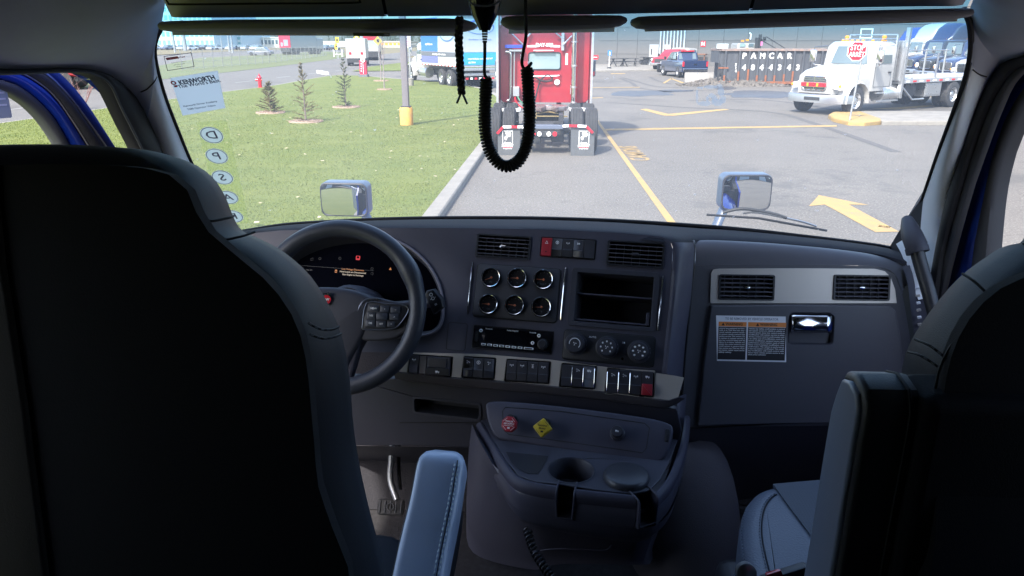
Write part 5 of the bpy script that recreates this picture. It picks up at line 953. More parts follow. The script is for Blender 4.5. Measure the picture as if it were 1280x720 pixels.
# overhead console: three lids side by side
OHC = thing('overhead_console', 'dark overhead console with three storage lids above the windshield', 'console', (.05, 1.4, 2.62))
for pts in ([(213, 14), (217, 20), (224, 22), (350, 21.5), (481, 20.5)], [(485, 20.5), (620, 19.5), (740, 18), (850, 15.5), (936, 13.2)], [(940, 13), (1060, 9.5), (1150, 8), (1196, 7.5), (1206, 4), (1209, -2)]):
    e = resamp(cat([at(px, py, 1.50) for px, py in pts], 5), 30); rows = []
    for k in range(9):
        t = k / 8; dz = .16 * t ** 1.0; dy = -.02 * min(1, t * 5) - .20 * t * t; rows.append([p + V((0, dy, dz)) for p in e])
    rows.insert(0, [p + V((0, .02, .002)) for p in e]); rows.insert(0, [p + V((0, .14, .03)) for p in e]); mb = MB(); mb.grid(rows); mb.obj('lid_panel', HEADD, OHC)
e = resamp(cat([at(px, py - 2.5, 1.515) for px, py in ((216, 20), (350, 21.5), (483, 20.5), (740, 18), (938, 13), (1060, 9.5), (1194, 7))], 4), 30); mb = MB(); mb.grid([[p + V((0, -.02 * min(1, t * 5) - .20 * t * t + .012, .16 * t)) for p in e] for t in (0, .125, .25, .5, .75, 1)]); mb.obj('console_shell', PLB, OHC)
e = [at(px, py, 1.455) for px, py in ((206, -6), (210, 3), (222, 5.5), (330, 4.5), (440, 3.5), (449, 0), (452, -8))]
mb = MB(); mb.tube(cat(e, 5), .0018, 6); mb.obj('lid_seam', BLK, OHC)
# door opening seals
def band(name, A, B, m, parent, f, h=.012, n=30, into=V((0, 0, 0))):
    A = resamp(cat([f(*p) for p in A], 5), n); B = resamp(cat([f(*p) for p in B], 5), n); rows = []
    for t, hh in ((0, 0), (.06, .7), (.2, 1), (.5, 1.15), (.8, 1), (.94, .7), (1, 0), (1, -1.5), (0, -1.5), (0, 0)): rows.append([a.lerp(b, t) + into * h * hh for a, b in zip(A, B)])
    mb = MB(); mb.grid(rows); return mb.obj(name, m, parent)
LI = V((1, 0, 0)); RI = V((-1, 0, 0))
DS = thing('door_seal', 'black rubber seal around the driver door opening', 'seal', onx(180, 150, XL))
band('seal_lip', [(-120, 80), (0, 86), (92, 85), (125, 90), (144, 100), (167, 121), (183, 150), (198, 183), (216, 228), (236, 280)], [(-120, 92), (0, 94), (83, 91), (112, 94), (129, 104), (146, 137), (157, 160), (169, 183), (186, 228), (206, 280)], RUB, DS, lambda px, py: onx(px, py, XL + .004), .014, into=LI)
mb = MB(); mb.tube(cat([onx(*p, XL + .016) for p in ((-120, 90), (0, 92), (90, 89), (118, 93), (138, 106), (153, 137), (176, 183), (196, 228))], 5), .003, 6); mb.obj('seal_bead', mat('seal_grey', (.06, .062, .068), .6), DS)
DS2 = thing('door_seal', 'black rubber seal around the passenger door opening', 'seal', onx(1230, 150, XR))
l1 = [(1290, 66), (1280, 70), (1257, 77.5), (1245, 90), (1235, 105), (1220, 142), (1205, 190), (1187, 240), (1172, 310), (1160, 380)]
l2 = [(1300, 76), (1275, 83), (1262, 92), (1252, 105), (1242, 122), (1232, 142), (1215, 190), (1200, 240), (1181, 310), (1168, 390)]
l3 = [(1300, 80), (1280, 88), (1268, 100), (1260, 112), (1250, 135), (1240, 160), (1222, 210), (1212, 240), (1190, 320), (1172, 400)]
l4 = [(1310, 84), (1295, 98), (1280, 117), (1270, 134), (1260, 152), (1254, 171), (1247, 190), (1236, 240), (1222, 310), (1212, 380)]
l5 = [(1320, 92), (1300, 108), (1284, 131), (1276, 147), (1270, 160), (1263, 178), (1257, 195), (1247, 240), (1240, 310), (1237, 380)]
band('seal_lip', l1, l2, RUB, DS2, lambda px, py: onx(px, py, XR - .003), .010, into=RI); band('door_jamb', l2, l3, mat('jamb_grey', (.045, .045, .05), .6), DS2, lambda px, py: onx(px, py, XR + .008), .006, into=RI)
PD = thing('passenger_door', 'blue passenger door frame with dark window seal', 'door', onx(1240, 200, XR + .07))
band('door_frame', l3, l4, BLUEP, PD, lambda px, py: onx(px, py, XR + .05), .010, into=RI); band('window_seal', l4, l5, mat('jamb_grey', (.045, .045, .05), .6), PD, lambda px, py: onx(px, py, XR + .06), .016, into=RI)
mb = MB(); mb.box(XR + .06, XR + .10, .4, 2.1, 1.1, 1.98); mb.obj('door_panel', BLUEP, PD, bevel=.02)
DD = thing('driver_door', 'blue driver door standing ajar with curved window frame', 'door', (-1.04, 1.95, 1.2)); DPl = Plane((-1.04, 1.95, 2.2), -65, 0); df = lambda px, py: DPl.p(px, py); dn = DPl.n
b0 = [(-60, 92), (0, 112.5), (17, 122), (33, 133), (50, 150), (63, 168), (71, 181), (85, 210), (100, 245)]; b1 = [(-60, 84), (0, 100), (17, 105), (33, 115), (50, 130), (67, 150), (83, 178), (100, 210), (116, 245)]
b2 = [(-60, 74), (0, 84), (26, 92.5), (50, 107), (67, 123), (83, 145), (106, 181), (122, 210), (138, 245)]; b3 = [(-30, 62), (25, 78), (55, 93), (75, 112), (88, 127), (100, 143), (128, 182), (146, 210), (165, 245)]; b4 = [(0, 55), (50, 74), (76, 92.5), (93, 110), (105, 125), (117, 142), (142.5, 182), (162, 212), (184, 245)]
band('window_seal', b0, b1, mat('seal_grey', (.06, .062, .068), .6), DD, df, .014, into=dn); band('door_frame', b1, b2, BLUEP, DD, df, .012, into=dn)
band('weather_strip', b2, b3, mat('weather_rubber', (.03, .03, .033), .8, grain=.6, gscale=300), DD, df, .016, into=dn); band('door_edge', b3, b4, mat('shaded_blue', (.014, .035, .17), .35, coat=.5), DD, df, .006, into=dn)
mb = MB(); mb.tube(cat([df(*p) + dn * .012 for p in b3], 4), .003, 6); mb.tube(cat([df(*p) + dn * .012 for p in b2], 4), .0018, 6); mb.obj('bright_edge', ALU, DD)
mb = MB(DPl.M); mb.box(-1.0, .0, -1.1, -.33, -.05, 0); mb.obj('door_panel', BLUEP, DD, bevel=.02)
dm = DPl.at(*DPl.uv(2, 124), .004); mb = MB(dm); mb.extr(rr(-.045, -.04, .012, .04, .004), 0, .001); o = mb.obj('window_sticker', mat('sticker_grey', (.5, .55, .58), .5)); tag(o, 'small pale sticker in the corner of the driver door glass', 'sticker')
for k in range(4): mb = MB(dm); mb.box(-.04, .006, .025 - k * .013, .029 - k * .013, .001, .0015); mb.obj('lettering', PRT, o, smooth=0)
# ---- sun visors
VIS = mat('visor_vinyl', (.26, .26, .29), .6, grain=.3, gscale=500)
def visor(lb, pts, th, x_r=.06, Y=1.47, m=None):
    t = thing('sun_visor', lb, 'sun visor', at(*pts[len(pts) // 2][:2], Y), group='sun visors under the header'); rings = []
    L = [at(px, (y0 + y1) / 2, Y) for px, y0, y1 in pts]; H = [abs(at(px, y0, Y).z - at(px, y1, Y).z) / 2 for px, y0, y1 in pts]
    hm = max(H)
    for p, h in zip(L, H):
        r = []; de = .052 * min(1, h / hm) ** .8; 
        for k in range(20):
            a = 2 * pi * k / 20; c, s = cos(a), sin(a); r.append((p.x, p.y + de * (abs(c) ** .7) * (1 if c > 0 else -1) + .0, p.z + h * (abs(s) ** .7) * (1 if s > 0 else -1)))
        rings.append(r)
    mb = MB(); mb.loft(rings); mb.obj('visor_body', m or VIS, t); return t, L, H
t, L, H = visor('long dark sun visor at the left, above the lawn view', [(203, 33, 34), (205, 29, 36), (210, 27, 39), (222, 26, 40.5), (300, 24.5, 40.8), (400, 24, 41), (480, 23.5, 41), (560, 23, 41), (580, 24, 40), (592, 28, 37), (596, 31, 34)], .02)
mb = MB(); a_, b_ = at(216, 40.6, 1.47), at(578, 41.6, 1.47); mb.bar(a_, b_, .004, .010); mb.obj('visor_liner', tlmat('visor_grey', (.82, .80, .76), .8), t)
mb = MB(); a_, b_ = at(445, 43, 1.40), at(484, 43.4, 1.40); mb.bar(a_, b_, .05, .006); mb.obj('mirror_lid', mat('visor_green', (.22, .23, .18), .7), t, bevel=.002)
t, L, H = visor('short sun visor in the middle, above the red tractor', [(626, 27, 29), (628, 23, 32), (634, 20.5, 36), (645, 19.5, 38), (700, 19, 38), (760, 19, 35.5), (775, 19.5, 33), (782, 22, 29), (784, 25, 26)], .02)
mb = MB(); a_, b_ = at(636, 36.2, 1.47), at(768, 33.8, 1.47); mb.bar(a_, b_, .004, .017); mb.obj('visor_liner', tlmat('visor_pale', (.95, .93, .9), .85), t)
t, L, H = visor('long dark sun visor at the right, above the flatbed truck', [(788, 27, 28), (790, 24, 32), (797, 21, 36), (812, 20, 37.5), (900, 18, 36), (1000, 15, 32), (1100, 12.5, 28), (1190, 10.5, 24.5), (1204, 10.5, 22), (1210, 13, 19), (1212, 15, 17)], .02)
mb = MB(); mb.bar(at(806, 36.9, 1.47), at(1196, 24.2, 1.47), .004, .0075); mb.obj('visor_liner', tlmat('visor_grey', (.82, .80, .76), .8), t)
# ---------------------------------------------------------------- dashboard
PG = mat('passenger_plastic', (.085, .085, .10), .5, grain=.3, gscale=800, var=.09, vscale=2, rvar=.09)
DB = thing('dashboard', 'dark blue-grey truck dashboard with switches, gauges, vents and glove box', 'dashboard', at(700, 400, 1.8))
CP = Plane(at(640, 370, 1.75), 10.5, 25); GP = Plane(at(1000, 400, 1.84), 0, 14)
# top surface, from glass to brow
wb_ = [(296, 288), (350, 279), (400, 275), (480, 271), (560, 269.5), (640, 269.5), (700, 270.5), (780, 273.5), (875, 279.5), (940, 285), (1000, 292), (1060, 299), (1110, 306.5), (1136, 316)]
CPH = lambda px, py, h=0: CP.p(px, py, h)
br_ = [CPH(300, 292), CPH(350, 289), CPH(400, 286.5), CPH(480, 285), CPH(560, 285), CPH(640, 286), CPH(700, 287.5), CPH(780, 291.5), CPH(840, 297.5)]
gb_ = [at(868, 300, 1.90), at(885, 298.5, 1.93), at(950, 301, 1.94), at(1000, 305, 1.94), at(1050, 310, 1.94), at(1100, 317, 1.93), at(1136, 327, 1.92)]
A_ = resamp(cat([ws(px, py - 1, .012) for px, py in wb_], 4), 60); B_ = resamp(cat(br_ + gb_, 4), 60); rows = []
for t, dz in ((0, 0), (.06, -.012), (.10, -.004), (.3, .004), (.6, .006), (.82, .005), (.93, .002), (.98, -.003), (1, -.012)): rows.append([a.lerp(b, t) + V((0, 0, dz)) for a, b in zip(A_, B_)])
mb = MB(); mb.grid(rows); mb.obj('dash_top', mat('dash_top_plastic', (.022, .023, .030), .75, spec=.15, grain=.35, gscale=600), DB)
mb = MB(); mb.tube([p + V((0, -.004, .000)) for p in A_], .007, 8); mb.obj('glass_base_seal', RUB, DB)
# centre face with openings
def hp(px0, py0, px1, py1, r, pl=CP): b = pl.box(px0, py0, px1, py1); return rr(*b, r)
cl_px = [(337, 352), (343, 328), (360, 311), (390, 298), (425, 291.5), (460, 292), (490, 300), (515, 313), (536, 333), (549, 357), (554, 380), (553, 400), (545, 413), (525, 419), (480, 421), (400, 421), (350, 415), (336, 390)]
cl = [CP.uv(*p) for p in cl_px]; cl = [(p.x, p.y) for p in cat([(a, b, 0) for a, b in cl], 3, closed=True)]
V1 = CP.box(597, 292, 662, 325); V2 = CP.box(760, 300, 829, 336); HZ = CP.box(677, 296, 743.5, 325); GA = CP.box(598, 330, 695, 403.5); CU = CP.box(722, 340, 813, 409.5)
RA = CP.box(592, 405.5, 690, 444); HV = CP.box(706.5, 412, 816, 459)
face_px = [(300, 293), (350, 288), (400, 286.5), (480, 285), (560, 285), (640, 286), (700, 287.5), (780, 291.5), (828, 296), (838, 302), (841, 312), (838, 360), (832, 420), (827, 468), (760, 460), (688, 450), (600, 443), (513, 440), (470, 440), (300, 440)]
face = [CP.uv(*p) for p in face_px]
mb = MB(CP.M); mb.extr(face, -.004, 0, [cl, rr(*V1, .006), rr(*V2, .006), rr(*HZ, .004), rr(*CU, .004), rr(*RA, .003)], back=False); mb.obj('centre_face', PL, DB)
def well(name, r, depth, m, parent=DB, M=None, outl=None, rad=.006, floor=None):      # recess walls and floor
    o = ccw(outl or rr(*r, rad)); mb = MB(M or CP.M); mb.loft([[(p[0], p[1], .0005) for p in inset(o, -.001)], [(p[0], p[1], -.002) for p in inset(o, .001)], [(p[0], p[1], -depth) for p in inset(o, .003)]], cap=False)
    ob = mb.obj(name, m, parent); mb = MB(M or CP.M); mb.poly([(p[0], p[1], -depth) for p in inset(o, .003)]); mb.obj('back', floor or m, ob, smooth=0); return ob
def vent(r, pl=CP, h=.0, chrome=True, frame_m=None, nb=5, parent=DB):
    u0, v0, u1, v1 = r; M = pl.at(0, 0, h); w = u1 - u0; hh = v1 - v0
    mb = MB(M); mb.extr(rr(*r, .005), -.03, .004, [rr(u0 + .005, v0 + .004, u1 - .005, v1 - .004, .003)], back=False); fr_ = mb.obj('air_vent', frame_m or PLB, parent, bevel=.001)
    mb = MB(M); mb.box(u0, u1, v0, v1, -.032, -.030); mb.obj('vent_back', BLK, fr_, smooth=0)
    for k in range(nb): v = v0 + hh * (k + 1) / (nb + 1); mb = MB(M); mb.bar((u0 + .005, v, -.002), (u1 - .005, v, -.002), .010, .0022, up=(0, 1, .2)); mb.obj('louvre', mat('louvre_plastic', (.10, .10, .12), .4), fr_, bevel=.0004)
    for k in range(6): u = u0 + w * (k + 1) / 7; mb = MB(M); mb.box(u - .0007, u + .0007, v0 + .004, v1 - .004, -.026, -.016); mb.obj('blade', SW, fr_, smooth=0)
    mb = MB(M); c = ((u0 + u1) / 2, (v0 + v1) / 2); mb.puff(rr(c[0] - .008, c[1] - .004, c[0] + .008, c[1] + .003, .002), -.008, .006, .002, 2); mb.obj('vent_tab', CHROME if chrome else SW, fr_); return fr_
vent(V1); vent(V2, chrome=False)
# hazard row
def pod(r, pl=CP, rad=.004, d=.006): return well('switch_pod', r, d, PLB, outl=rr(*r, rad), M=pl.M)
def rocker(M, u0, u1, v0, v1, m, par, lift=.0, cut=True):
    mb = MB(M); vm = v0 + (v1 - v0) * .42; w = (u1 - u0)
    prof = [(v0, .001), (v0 + .001, .004 + lift), (vm - .002, .0075 + lift), (vm, .0035), (v1 - .002, .005), (v1, .001)] if cut else [(v0, .001), (v0 + .001, .004), ((v0 + v1) / 2, .003), (v1 - .001, .005), (v1, .001)]
    mb.loft([[(u, v, h) for v, h in prof] + [(u, v1, -.004), (u, v0, -.004)] for u in (u0, u0 + .0006, u1 - .0006, u1)]); return mb.obj('rocker_switch', m, par, bevel=.0006, smooth=30)
def glyph(M, kind, s, par, m=None):
    m = m or PRT; mb = MB(M)
    if kind == 'tri': mb.extr([(-s, -s * .8), (s, -s * .8), (0, s)], 0, .0003, [[(-s * .62, -s * .58), (s * .62, -s * .58), (0, s * .55)]])
    elif kind == 'axle': mb.box(-s, s, -.12 * s, .12 * s, 0, .0003); mb.box(-s, -s * .65, -.4 * s, .4 * s, 0, .0003); mb.box(s * .65, s, -.4 * s, .4 * s, 0, .0003); mb.box(-.15 * s, .15 * s, -.9 * s, -.1 * s, 0, .0003)
    elif kind == 'axle2': [mb.box(-s * .6, s * .6, q * s - .1 * s, q * s + .1 * s, 0, .0003) for q in (-.8, 0, .8)]; mb.box(-.12 * s, .12 * s, -.8 * s, .8 * s, 0, .0003)
    elif kind == 'ring': mb.extr(ell(0, 0, s, s, 16), 0, .0003, [ell(0, 0, s * .72, s * .72, 16)]); mb.box(-.2 * s, .2 * s, -.5 * s, .5 * s, 0, .0003)
    elif kind == 'lamp': mb.extr(ell(s * .3, 0, s * .5, s * .6, 10), 0, .0003); [mb.box(-s, -s * .4, q * s - .08 * s, q * s + .08 * s, 0, .0003) for q in (-.45, 0, .45)]
    elif kind == 'truck': mb.box(-s, .2 * s, -.3 * s, .5 * s, 0, .0003); mb.box(.3 * s, s, -.3 * s, .2 * s, 0, .0003); mb.extr(ell(-.5 * s, -.5 * s, .2 * s, .2 * s, 8), 0, .0003); mb.extr(ell(.6 * s, -.5 * s, .2 * s, .2 * s, 8), 0, .0003)
    elif kind == 'gears': [mb.extr(ell(a * s, b * s, .3 * s, .3 * s, 8), 0, .0003, [ell(a * s, b * s, .14 * s, .14 * s, 8)]) for a, b in ((-.6, .5), (.1, .1), (.7, -.2), (-.5, -.5))]
    elif kind == 'fan': [mb.extr([(0, 0), (s * cos(a), s * sin(a)), (s * .8 * cos(a + .7), s * .8 * sin(a + .7))], 0, .0003) for a in (0, 2.09, 4.19)]
    return mb.obj('symbol', m, par, smooth=0)
RHZ = mat('hazard_red', (.42, .03, .045), .35)
hz = pod(HZ); u0, v0, u1, v1 = HZ; wd = (u1 - u0 - .004) / 5
for k in range(5):
    a_ = u0 + .002 + wd * k; s_ = rocker(CP.M, a_ + .0006, a_ + wd - .0006, v0 + .002, v1 - .002, RHZ if k == 0 else SW, hz, cut=(0 < k < 4))
    if k == 0: s_['label'] = 'red hazard warning switch'; glyph(CP.at(a_ + wd / 2, v0 + (v1 - v0) * .72, .0058), 'tri', .0042, s_); mb = MB(CP.at(a_ + wd / 2, v0 + (v1 - v0) * .25, .0048)); mb.extr(ell(0, 0, .0018, n=10), 0, .0004); mb.obj('lamp_dot', BLK, s_)
    elif k < 4: glyph(CP.at(a_ + wd / 2, v0 + (v1 - v0) * .74, .0056), ('ring', 'axle', 'lamp')[k - 1], .0042, s_)
# gauges
mb = MB(CP.M); mb.puff(rr(*GA, .008), 0, .0035, .0015, 2); gp = mb.obj('gauge_panel', mat('gauge_panel', (.04, .041, .052), .5, grain=.2, gscale=900), DB)
mb = MB(CP.at(0, 0, .0005)); mb.tube([(p[0], p[1], 0) for p in rr(*[GA[0] - .001, GA[1] - .001, GA[2] + .001, GA[3] + .001], .009)], .0012, 6, loop=True); mb.obj('panel_groove', BLK, gp)
FACE = mat('gauge_face', (.012, .013, .018), .35); NEEDL = mat('needle_orange', (.62, .18, .08), .5)
rg = random.Random(2)
for k, (px, py) in enumerate(((614.7, 347.3), (647.2, 348.2), (680, 349.7), (611.5, 380.5), (644, 382), (677.5, 384.2))):
    u, v = CP.uv(px, py); M = CP.at(u, v, .0035); r = .0258
    mb = MB(M); mb.lathe([(r, 0), (r, .006), (r * .97, .0085), (r * .90, .0095), (r * .84, .0085), (r * .80, .004), (r * .79, .001)], 40, cap=False); g = mb.obj('gauge', GLOSS, DB)
    mb = MB(M); mb.lathe([(r * .945, .0092), (r * .91, .0105), (r * .86, .0099), (r * .83, .008), (r * .84, .0078)], 40, cap=False); mb.obj('chrome_bezel', CHROME, g)
    mb = MB(M); mb.extr(ell(0, 0, r * .8, n=32), 0, .001); mb.obj('gauge_face', FACE, g, smooth=0)
    mb = MB(M)
    for j in range(9): a_ = R(215 - j * 31); mb.bar((cos(a_) * r * .62, sin(a_) * r * .62, .0012), (cos(a_) * r * .74, sin(a_) * r * .74, .0012), .0008 if j % 2 else .0014, .0003)
    mb.obj('tick_marks', mat('dim_print', (.16, .17, .20), .5), g, smooth=0); text('PSI °F VOLT OIL AIR °F'.split()[k], .006, CP.at(u, v - r * .45, .005), mat('dim_print', (.16, .17, .20), .5), g)
    a_ = R((205, 180, 182, 180, 176, 184)[k]); mb = MB(M); mb.bar((-cos(a_) * r * .15, -sin(a_) * r * .15, .0025), (cos(a_) * r * .66, sin(a_) * r * .66, .0025), .0012, .0006); mb.lathe([(.0028, .001), (.0028, .0035), (.001, .004)], 12); mb.obj('needle', NEEDL, g)
# chrome strips
for a_, b_ in (((591.3, 328), (584.6, 393)), ((707.4, 334.5), (701, 400)), ((829, 345), (822.2, 414))):
    p, q = CP.uv(*a_), CP.uv(*b_); mb = MB(CP.M); mb.tube([(p[0], p[1], .001), (p[0] * .9 + q[0] * .1, p[1] * .9 + q[1] * .1, .003), (p[0] * .1 + q[0] * .9, p[1] * .1 + q[1] * .9, .003), (q[0], q[1], .001)], [.0012, .0022, .0022, .0012], 8); mb.obj('chrome_strip', CHROME, DB)
# storage cubby with shelf
mb = MB(CP.M); o_ = CP.box(716, 334, 819.5, 415.5); mb.extr(rr(*o_, .008), 0, .003, [rr(*CU, .004)], back=False); mb.obj('cubby_frame', PLD, DB, bevel=.0015)
cb0 = well('cubby', CU, .11, PLD, rad=.004, floor=PLB); u0, v0, u1, v1 = CU
mb = MB(CP.M); vm = v0 + (v1 - v0) * .58; mb.box(u0 + .003, u1 - .003, vm - .002, vm + .002, -.11, -.012); mb.obj('shelf', PL, cb0, bevel=.001); mb = MB(CP.M); mb.box(u1 - .012, u1 - .004, v0 + .004, v0 + .035, -.09, -.004); mb.box(u0 + .003, u1 - .003, v0 + .004, v0 + .008, -.11, -.006); mb.obj('divider', PL, cb0, bevel=.001)
# radio
u0, v0, u1, v1 = RA; mb = MB(CP.M); mb.puff(rr(u0 + .002, v0 + .002, u1 - .002, v1 - .002, .003), -.004, .004, .0015, 2); ra = mb.obj('radio', GLOSS, DB)
mb = MB(CP.M); mb.extr(rr(u0 + .033, v0 + .018, u1 - .042, v1 - .005, .001), .004, .0044); mb.obj('display', mat('display_black', (.004, .004, .006), .08), ra, smooth=0)
for k in range(8):
    w_ = .012; a_ = u0 + .026 + k * .0155; b_ = a_ + (w_ if k < 7 else .024); mb = MB(CP.M); mb.puff(rr(a_, v0 + .008, b_, v0 + .0135, .001), .003, .0062, .0006, 2); bt = mb.obj('radio_button', PRT, ra); mb = MB(CP.M); mb.box(a_ + .003, b_ - .003, v0 + .0095, v0 + .012, .0062, .0064); mb.obj('lettering', BLK, bt, smooth=0)
for (a_, b_) in ((u0 + .022, v1 - .014), (u1 - .036, v1 - .014), (u1 - .050, v1 - .033)):
    mb = MB(CP.at(a_, b_, .004)); mb.lathe([(.0045, 0), (.0045, .0012), (.003, .0018), (.0001, .0018)], 18); bt = mb.obj('round_button', PRT, ra); mb = MB(CP.at(a_, b_, .0059)); mb.extr(ell(0, 0, .0016, n=8), 0, .0003); mb.obj('symbol', BLK, bt, smooth=0)
mb = MB(CP.at(u1 - .024, v1 - .034, .004)); mb.lathe([(.0135, 0), (.0135, .002), (.0105, .003), (.0105, .013), (.009, .0145), (.0001, .0145)], 26); mb.obj('volume_knob', PLB, ra)
mb = MB(CP.M); mb.extr(rr(u0 + .008, v0 + .016, u0 + .015, v1 - .016, .002), .004, .0042); mb.obj('slot', BLK, ra, smooth=0)
text('Bluetooth', .0045, CP.at(u0 + .042, v1 - .008, .0046), PRT, ra, bold=.02); text('PANA-PACIFIC', .0045, CP.at((u0 + u1) / 2, v1 - .008, .0046), PRT, ra, bold=.02); text('SiriusXM', .0045, CP.at(u1 - .052, v1 - .008, .0046), PRT, ra, bold=.02)
# climate panel
u0, v0, u1, v1 = HV; mb = MB(CP.M); mb.puff(rr(*HV, .007), 0, .003, .0012, 2); hv = mb.obj('climate_panel', PLB, DB)
mb = MB(CP.at(0, 0, .0004)); mb.tube([(p[0], p[1], 0) for p in rr(u0 - .001, v0 - .001, u1 + .001, v1 + .001, .008)], .0012, 6, loop=True); mb.obj('panel_groove', BLK, hv)
for k, (px, py) in enumerate(((719.8, 430), (759, 434.3), (799, 439.5))):
    u, v = CP.uv(px, py); mb = MB(CP.at(u, v, .003)); mb.lathe([(.0275, 0), (.0275, .002), (.025, .003), (.0225, .003), (.0215, .016), (.0195, .019), (.0001, .0192)], 40); kn = mb.obj('climate_knob', SW, hv)
    mb = MB(CP.at(u, v, .0223))
    if k == 0: mb.tube([(cos(R(a)) * .013, sin(R(a)) * .013, 0) for a in range(-40, 200, 12)], .0009, 4); mb.obj('scale_mark', PRT, kn)
    else:
        for j in range(7): a_ = R(-45 + j * 45); mb.extr(ell(cos(a_) * .0135, sin(a_) * .0135, .0028 if k == 2 else .002, .0024, 8), 0, .0003)
        mb.obj('scale_mark', PRT, kn, smooth=0)
    glyph(CP.at(u, v, .0223), 'fan', .005, kn)
    for j in range(3): mb = MB(CP.at(u, v, .0052)); a_ = R(20 - 22 * j); mb.box(cos(a_) * .0252 - .001, cos(a_) * .0252 + .001, sin(a_) * .0252 - .0012, sin(a_) * .0252 + .0012, 0, .0004); mb.obj('scale_mark', PRT, hv, smooth=0)
text('AUTO', .0062, CP.at(*CP.uv(741, 421.5), .0034), PRT, hv); glyph(CP.at(*CP.uv(780, 428.5), .0034), 'lamp', .0035, hv)
mb = MB(CP.at(*CP.uv(778, 448.5), .003)); mb.lathe([(.003, 0), (.003, .001), (.0001, .001)], 14); mb.obj('sensor', GLOSS, hv)
# blank cover left of the radio
b_ = CP.box(561, 402.5, 581, 439); mb = MB(CP.M); mb.tube([(p[0], p[1], 0) for p in rr(b_[0], b_[1], b_[2], b_[3], .006)], .0009, 6, loop=True); mb.obj('cover_groove', BLK, DB)
# instrument cluster
cw = ccw(cl); mb = MB(CP.M); mb.loft([[(p[0], p[1], h) for p in inset(cw, d)] for h, d in ((0, -.004), (.006, -.003), (.008, .001), (.005, .005), (-.03, .010), (-.07, .016))], cap=False); ch = mb.obj('cluster_hood', PLD, DB)
mb = MB(CP.M); mb.poly([(p[0], p[1], -.068) for p in inset(cw, .014)]); mb.obj('cluster_screen', mat('cluster_screen', (.003, .0035, .007), .6, spec=.0), ch, smooth=0)
mb = MB(CP.M); mb.tube([(p[0], p[1], .006) for p in inset(cw, -.002)], .0035, 8, loop=True); mb.obj('cluster_bezel', mat('bezel_mauve', (.20, .185, .22), .4), ch)
ORG_ = mat('screen_orange', (0, 0, 0), .5, emit=(1, .38, .12), es=.13); WHT_ = mat('screen_white', (0, 0, 0), .5, emit=(1, .85, .7), es=.13); RED_ = mat('screen_red', (0, 0, 0), .5, emit=(1, .03, .05), es=.16); DIM_ = mat('screen_dim', (0, 0, 0), .5, emit=(.5, .55, .7), es=.006)
def sc(px, py): u, v = CP.uv(px, py, -.066); return CP.at(u, v, -.066)
for s_, px, py, m_, z in (('Low Voltage Disconnect', 441, 337, ORG_, .0066), ('Hotel Loads are Disconnected', 441, 340.4, WHT_, .0062), ('Start Engine to Recharge', 441, 343.8, WHT_, .0062), ('3:26 PM', 386, 337.5, DIM_, .006)): text(s_, z, sc(px, py), m_, ch, bold=.02)
mb = MB(sc(447.5, 322.5)); mb.extr(rr(-.0060, -.0055, .0060, .0060, .002), 0, .0003, [rr(-.0035, -.001, .0035, .0045, .001)]); mb.box(-.005, .006, -.004, -.0025, .0003, .0006); mb.obj('warning_icon', RED_, ch, smooth=0)
mb = MB(sc(420, 339)); mb.extr(rr(-.003, -.004, .003, .004, .001), 0, .0003, [rr(-.002, -.002, .002, .001, .0005)]); mb.obj('warning_icon', ORG_, ch, smooth=0)
mb = MB(sc(488, 336)); mb.extr([(-.004, -.003), (.004, -.003), (0, .004)], 0, .0003); mb.obj('warning_icon', ORG_, ch, smooth=0)
for px, py in ((390, 324), (400, 323), (425, 323), (465, 336), (465, 342)): mb = MB(sc(px, py)); mb.extr(ell(0, 0, .004, n=10), 0, .0002, [ell(0, 0, .003, n=10)]); mb.obj('dim_icon', DIM_, ch, smooth=0)
mb = MB(sc(400, 333.6)); mb.box(-.07, .16, -.0004, .0004, 0, .0002); mb.obj('screen_line', DIM_, ch, smooth=0)
# silver switch band and lip under it
top = [(510, 440.5), (515, 440.5), (600, 442.5), (688, 449.5), (760, 459), (818, 465.8), (846, 470), (855, 472)]; bot = [(493, 463), (500, 464.5), (566, 471.8), (620, 476), (688, 482), (745, 488), (818, 498), (836, 500), (848, 496)]
pods = [(509.7, 442.5, 565.5, 471.5), (577.4, 445, 619.5, 475), (631, 448.5, 688, 480.5), (699.7, 453.7, 745.2, 487), (756.7, 459.5, 818.5, 497)]
NC = CP
bo = [CP.uv(*p, .010) for p in top] + [CP.uv(*p, .010) for p in bot[::-1]]
def podq(q):    # pod outline follows the slope of the band
    x0, y0, x1, y1 = q; s_ = .095; return [CP.uv(x0 + 2.5, y0, .010), CP.uv(x1 + 1, y0 + (x1 - x0) * s_ * .62, .010), CP.uv(x1 - 1.5, y1, .010), CP.uv(x0 - 1, y1 - (x1 - x0) * s_ * .75, .010)]
def rq(q, r=.12):
    o = []
    for i in range(4):
        p, a, b = V(q[i]).to_2d(), V(q[i - 1]).to_2d(), V(q[(i + 1) % 4]).to_2d(); e1, e2 = (a - p).normalized(), (b - p).normalized(); d = .004
        for t in (0, .25, .5, .75, 1): w_ = (p + e1 * d) * (1 - t) ** 2 + p * 2 * t * (1 - t) + (p + e2 * d) * t * t; o.append((w_.x, w_.y))
    return o
PQ = [rq(podq(q)) for q in pods]
mb = MB(CP.M); mb.extr(bo, .002, .010, PQ, back=False); sb_ = mb.obj('switch_band', SILV, DB, bevel=.0015)
lo = [CP.uv(*p, .010) for p in bot]; hi2 = [CP.uv(px, py + 10.5, .004) for px, py in bot[:-1]] + [CP.uv(856, 498, .0)]
mb = MB(CP.M); A2 = resamp([(a, b, .009) for a, b in lo], 30); B2 = resamp([(a, b, 0) for a, b in hi2], 30)
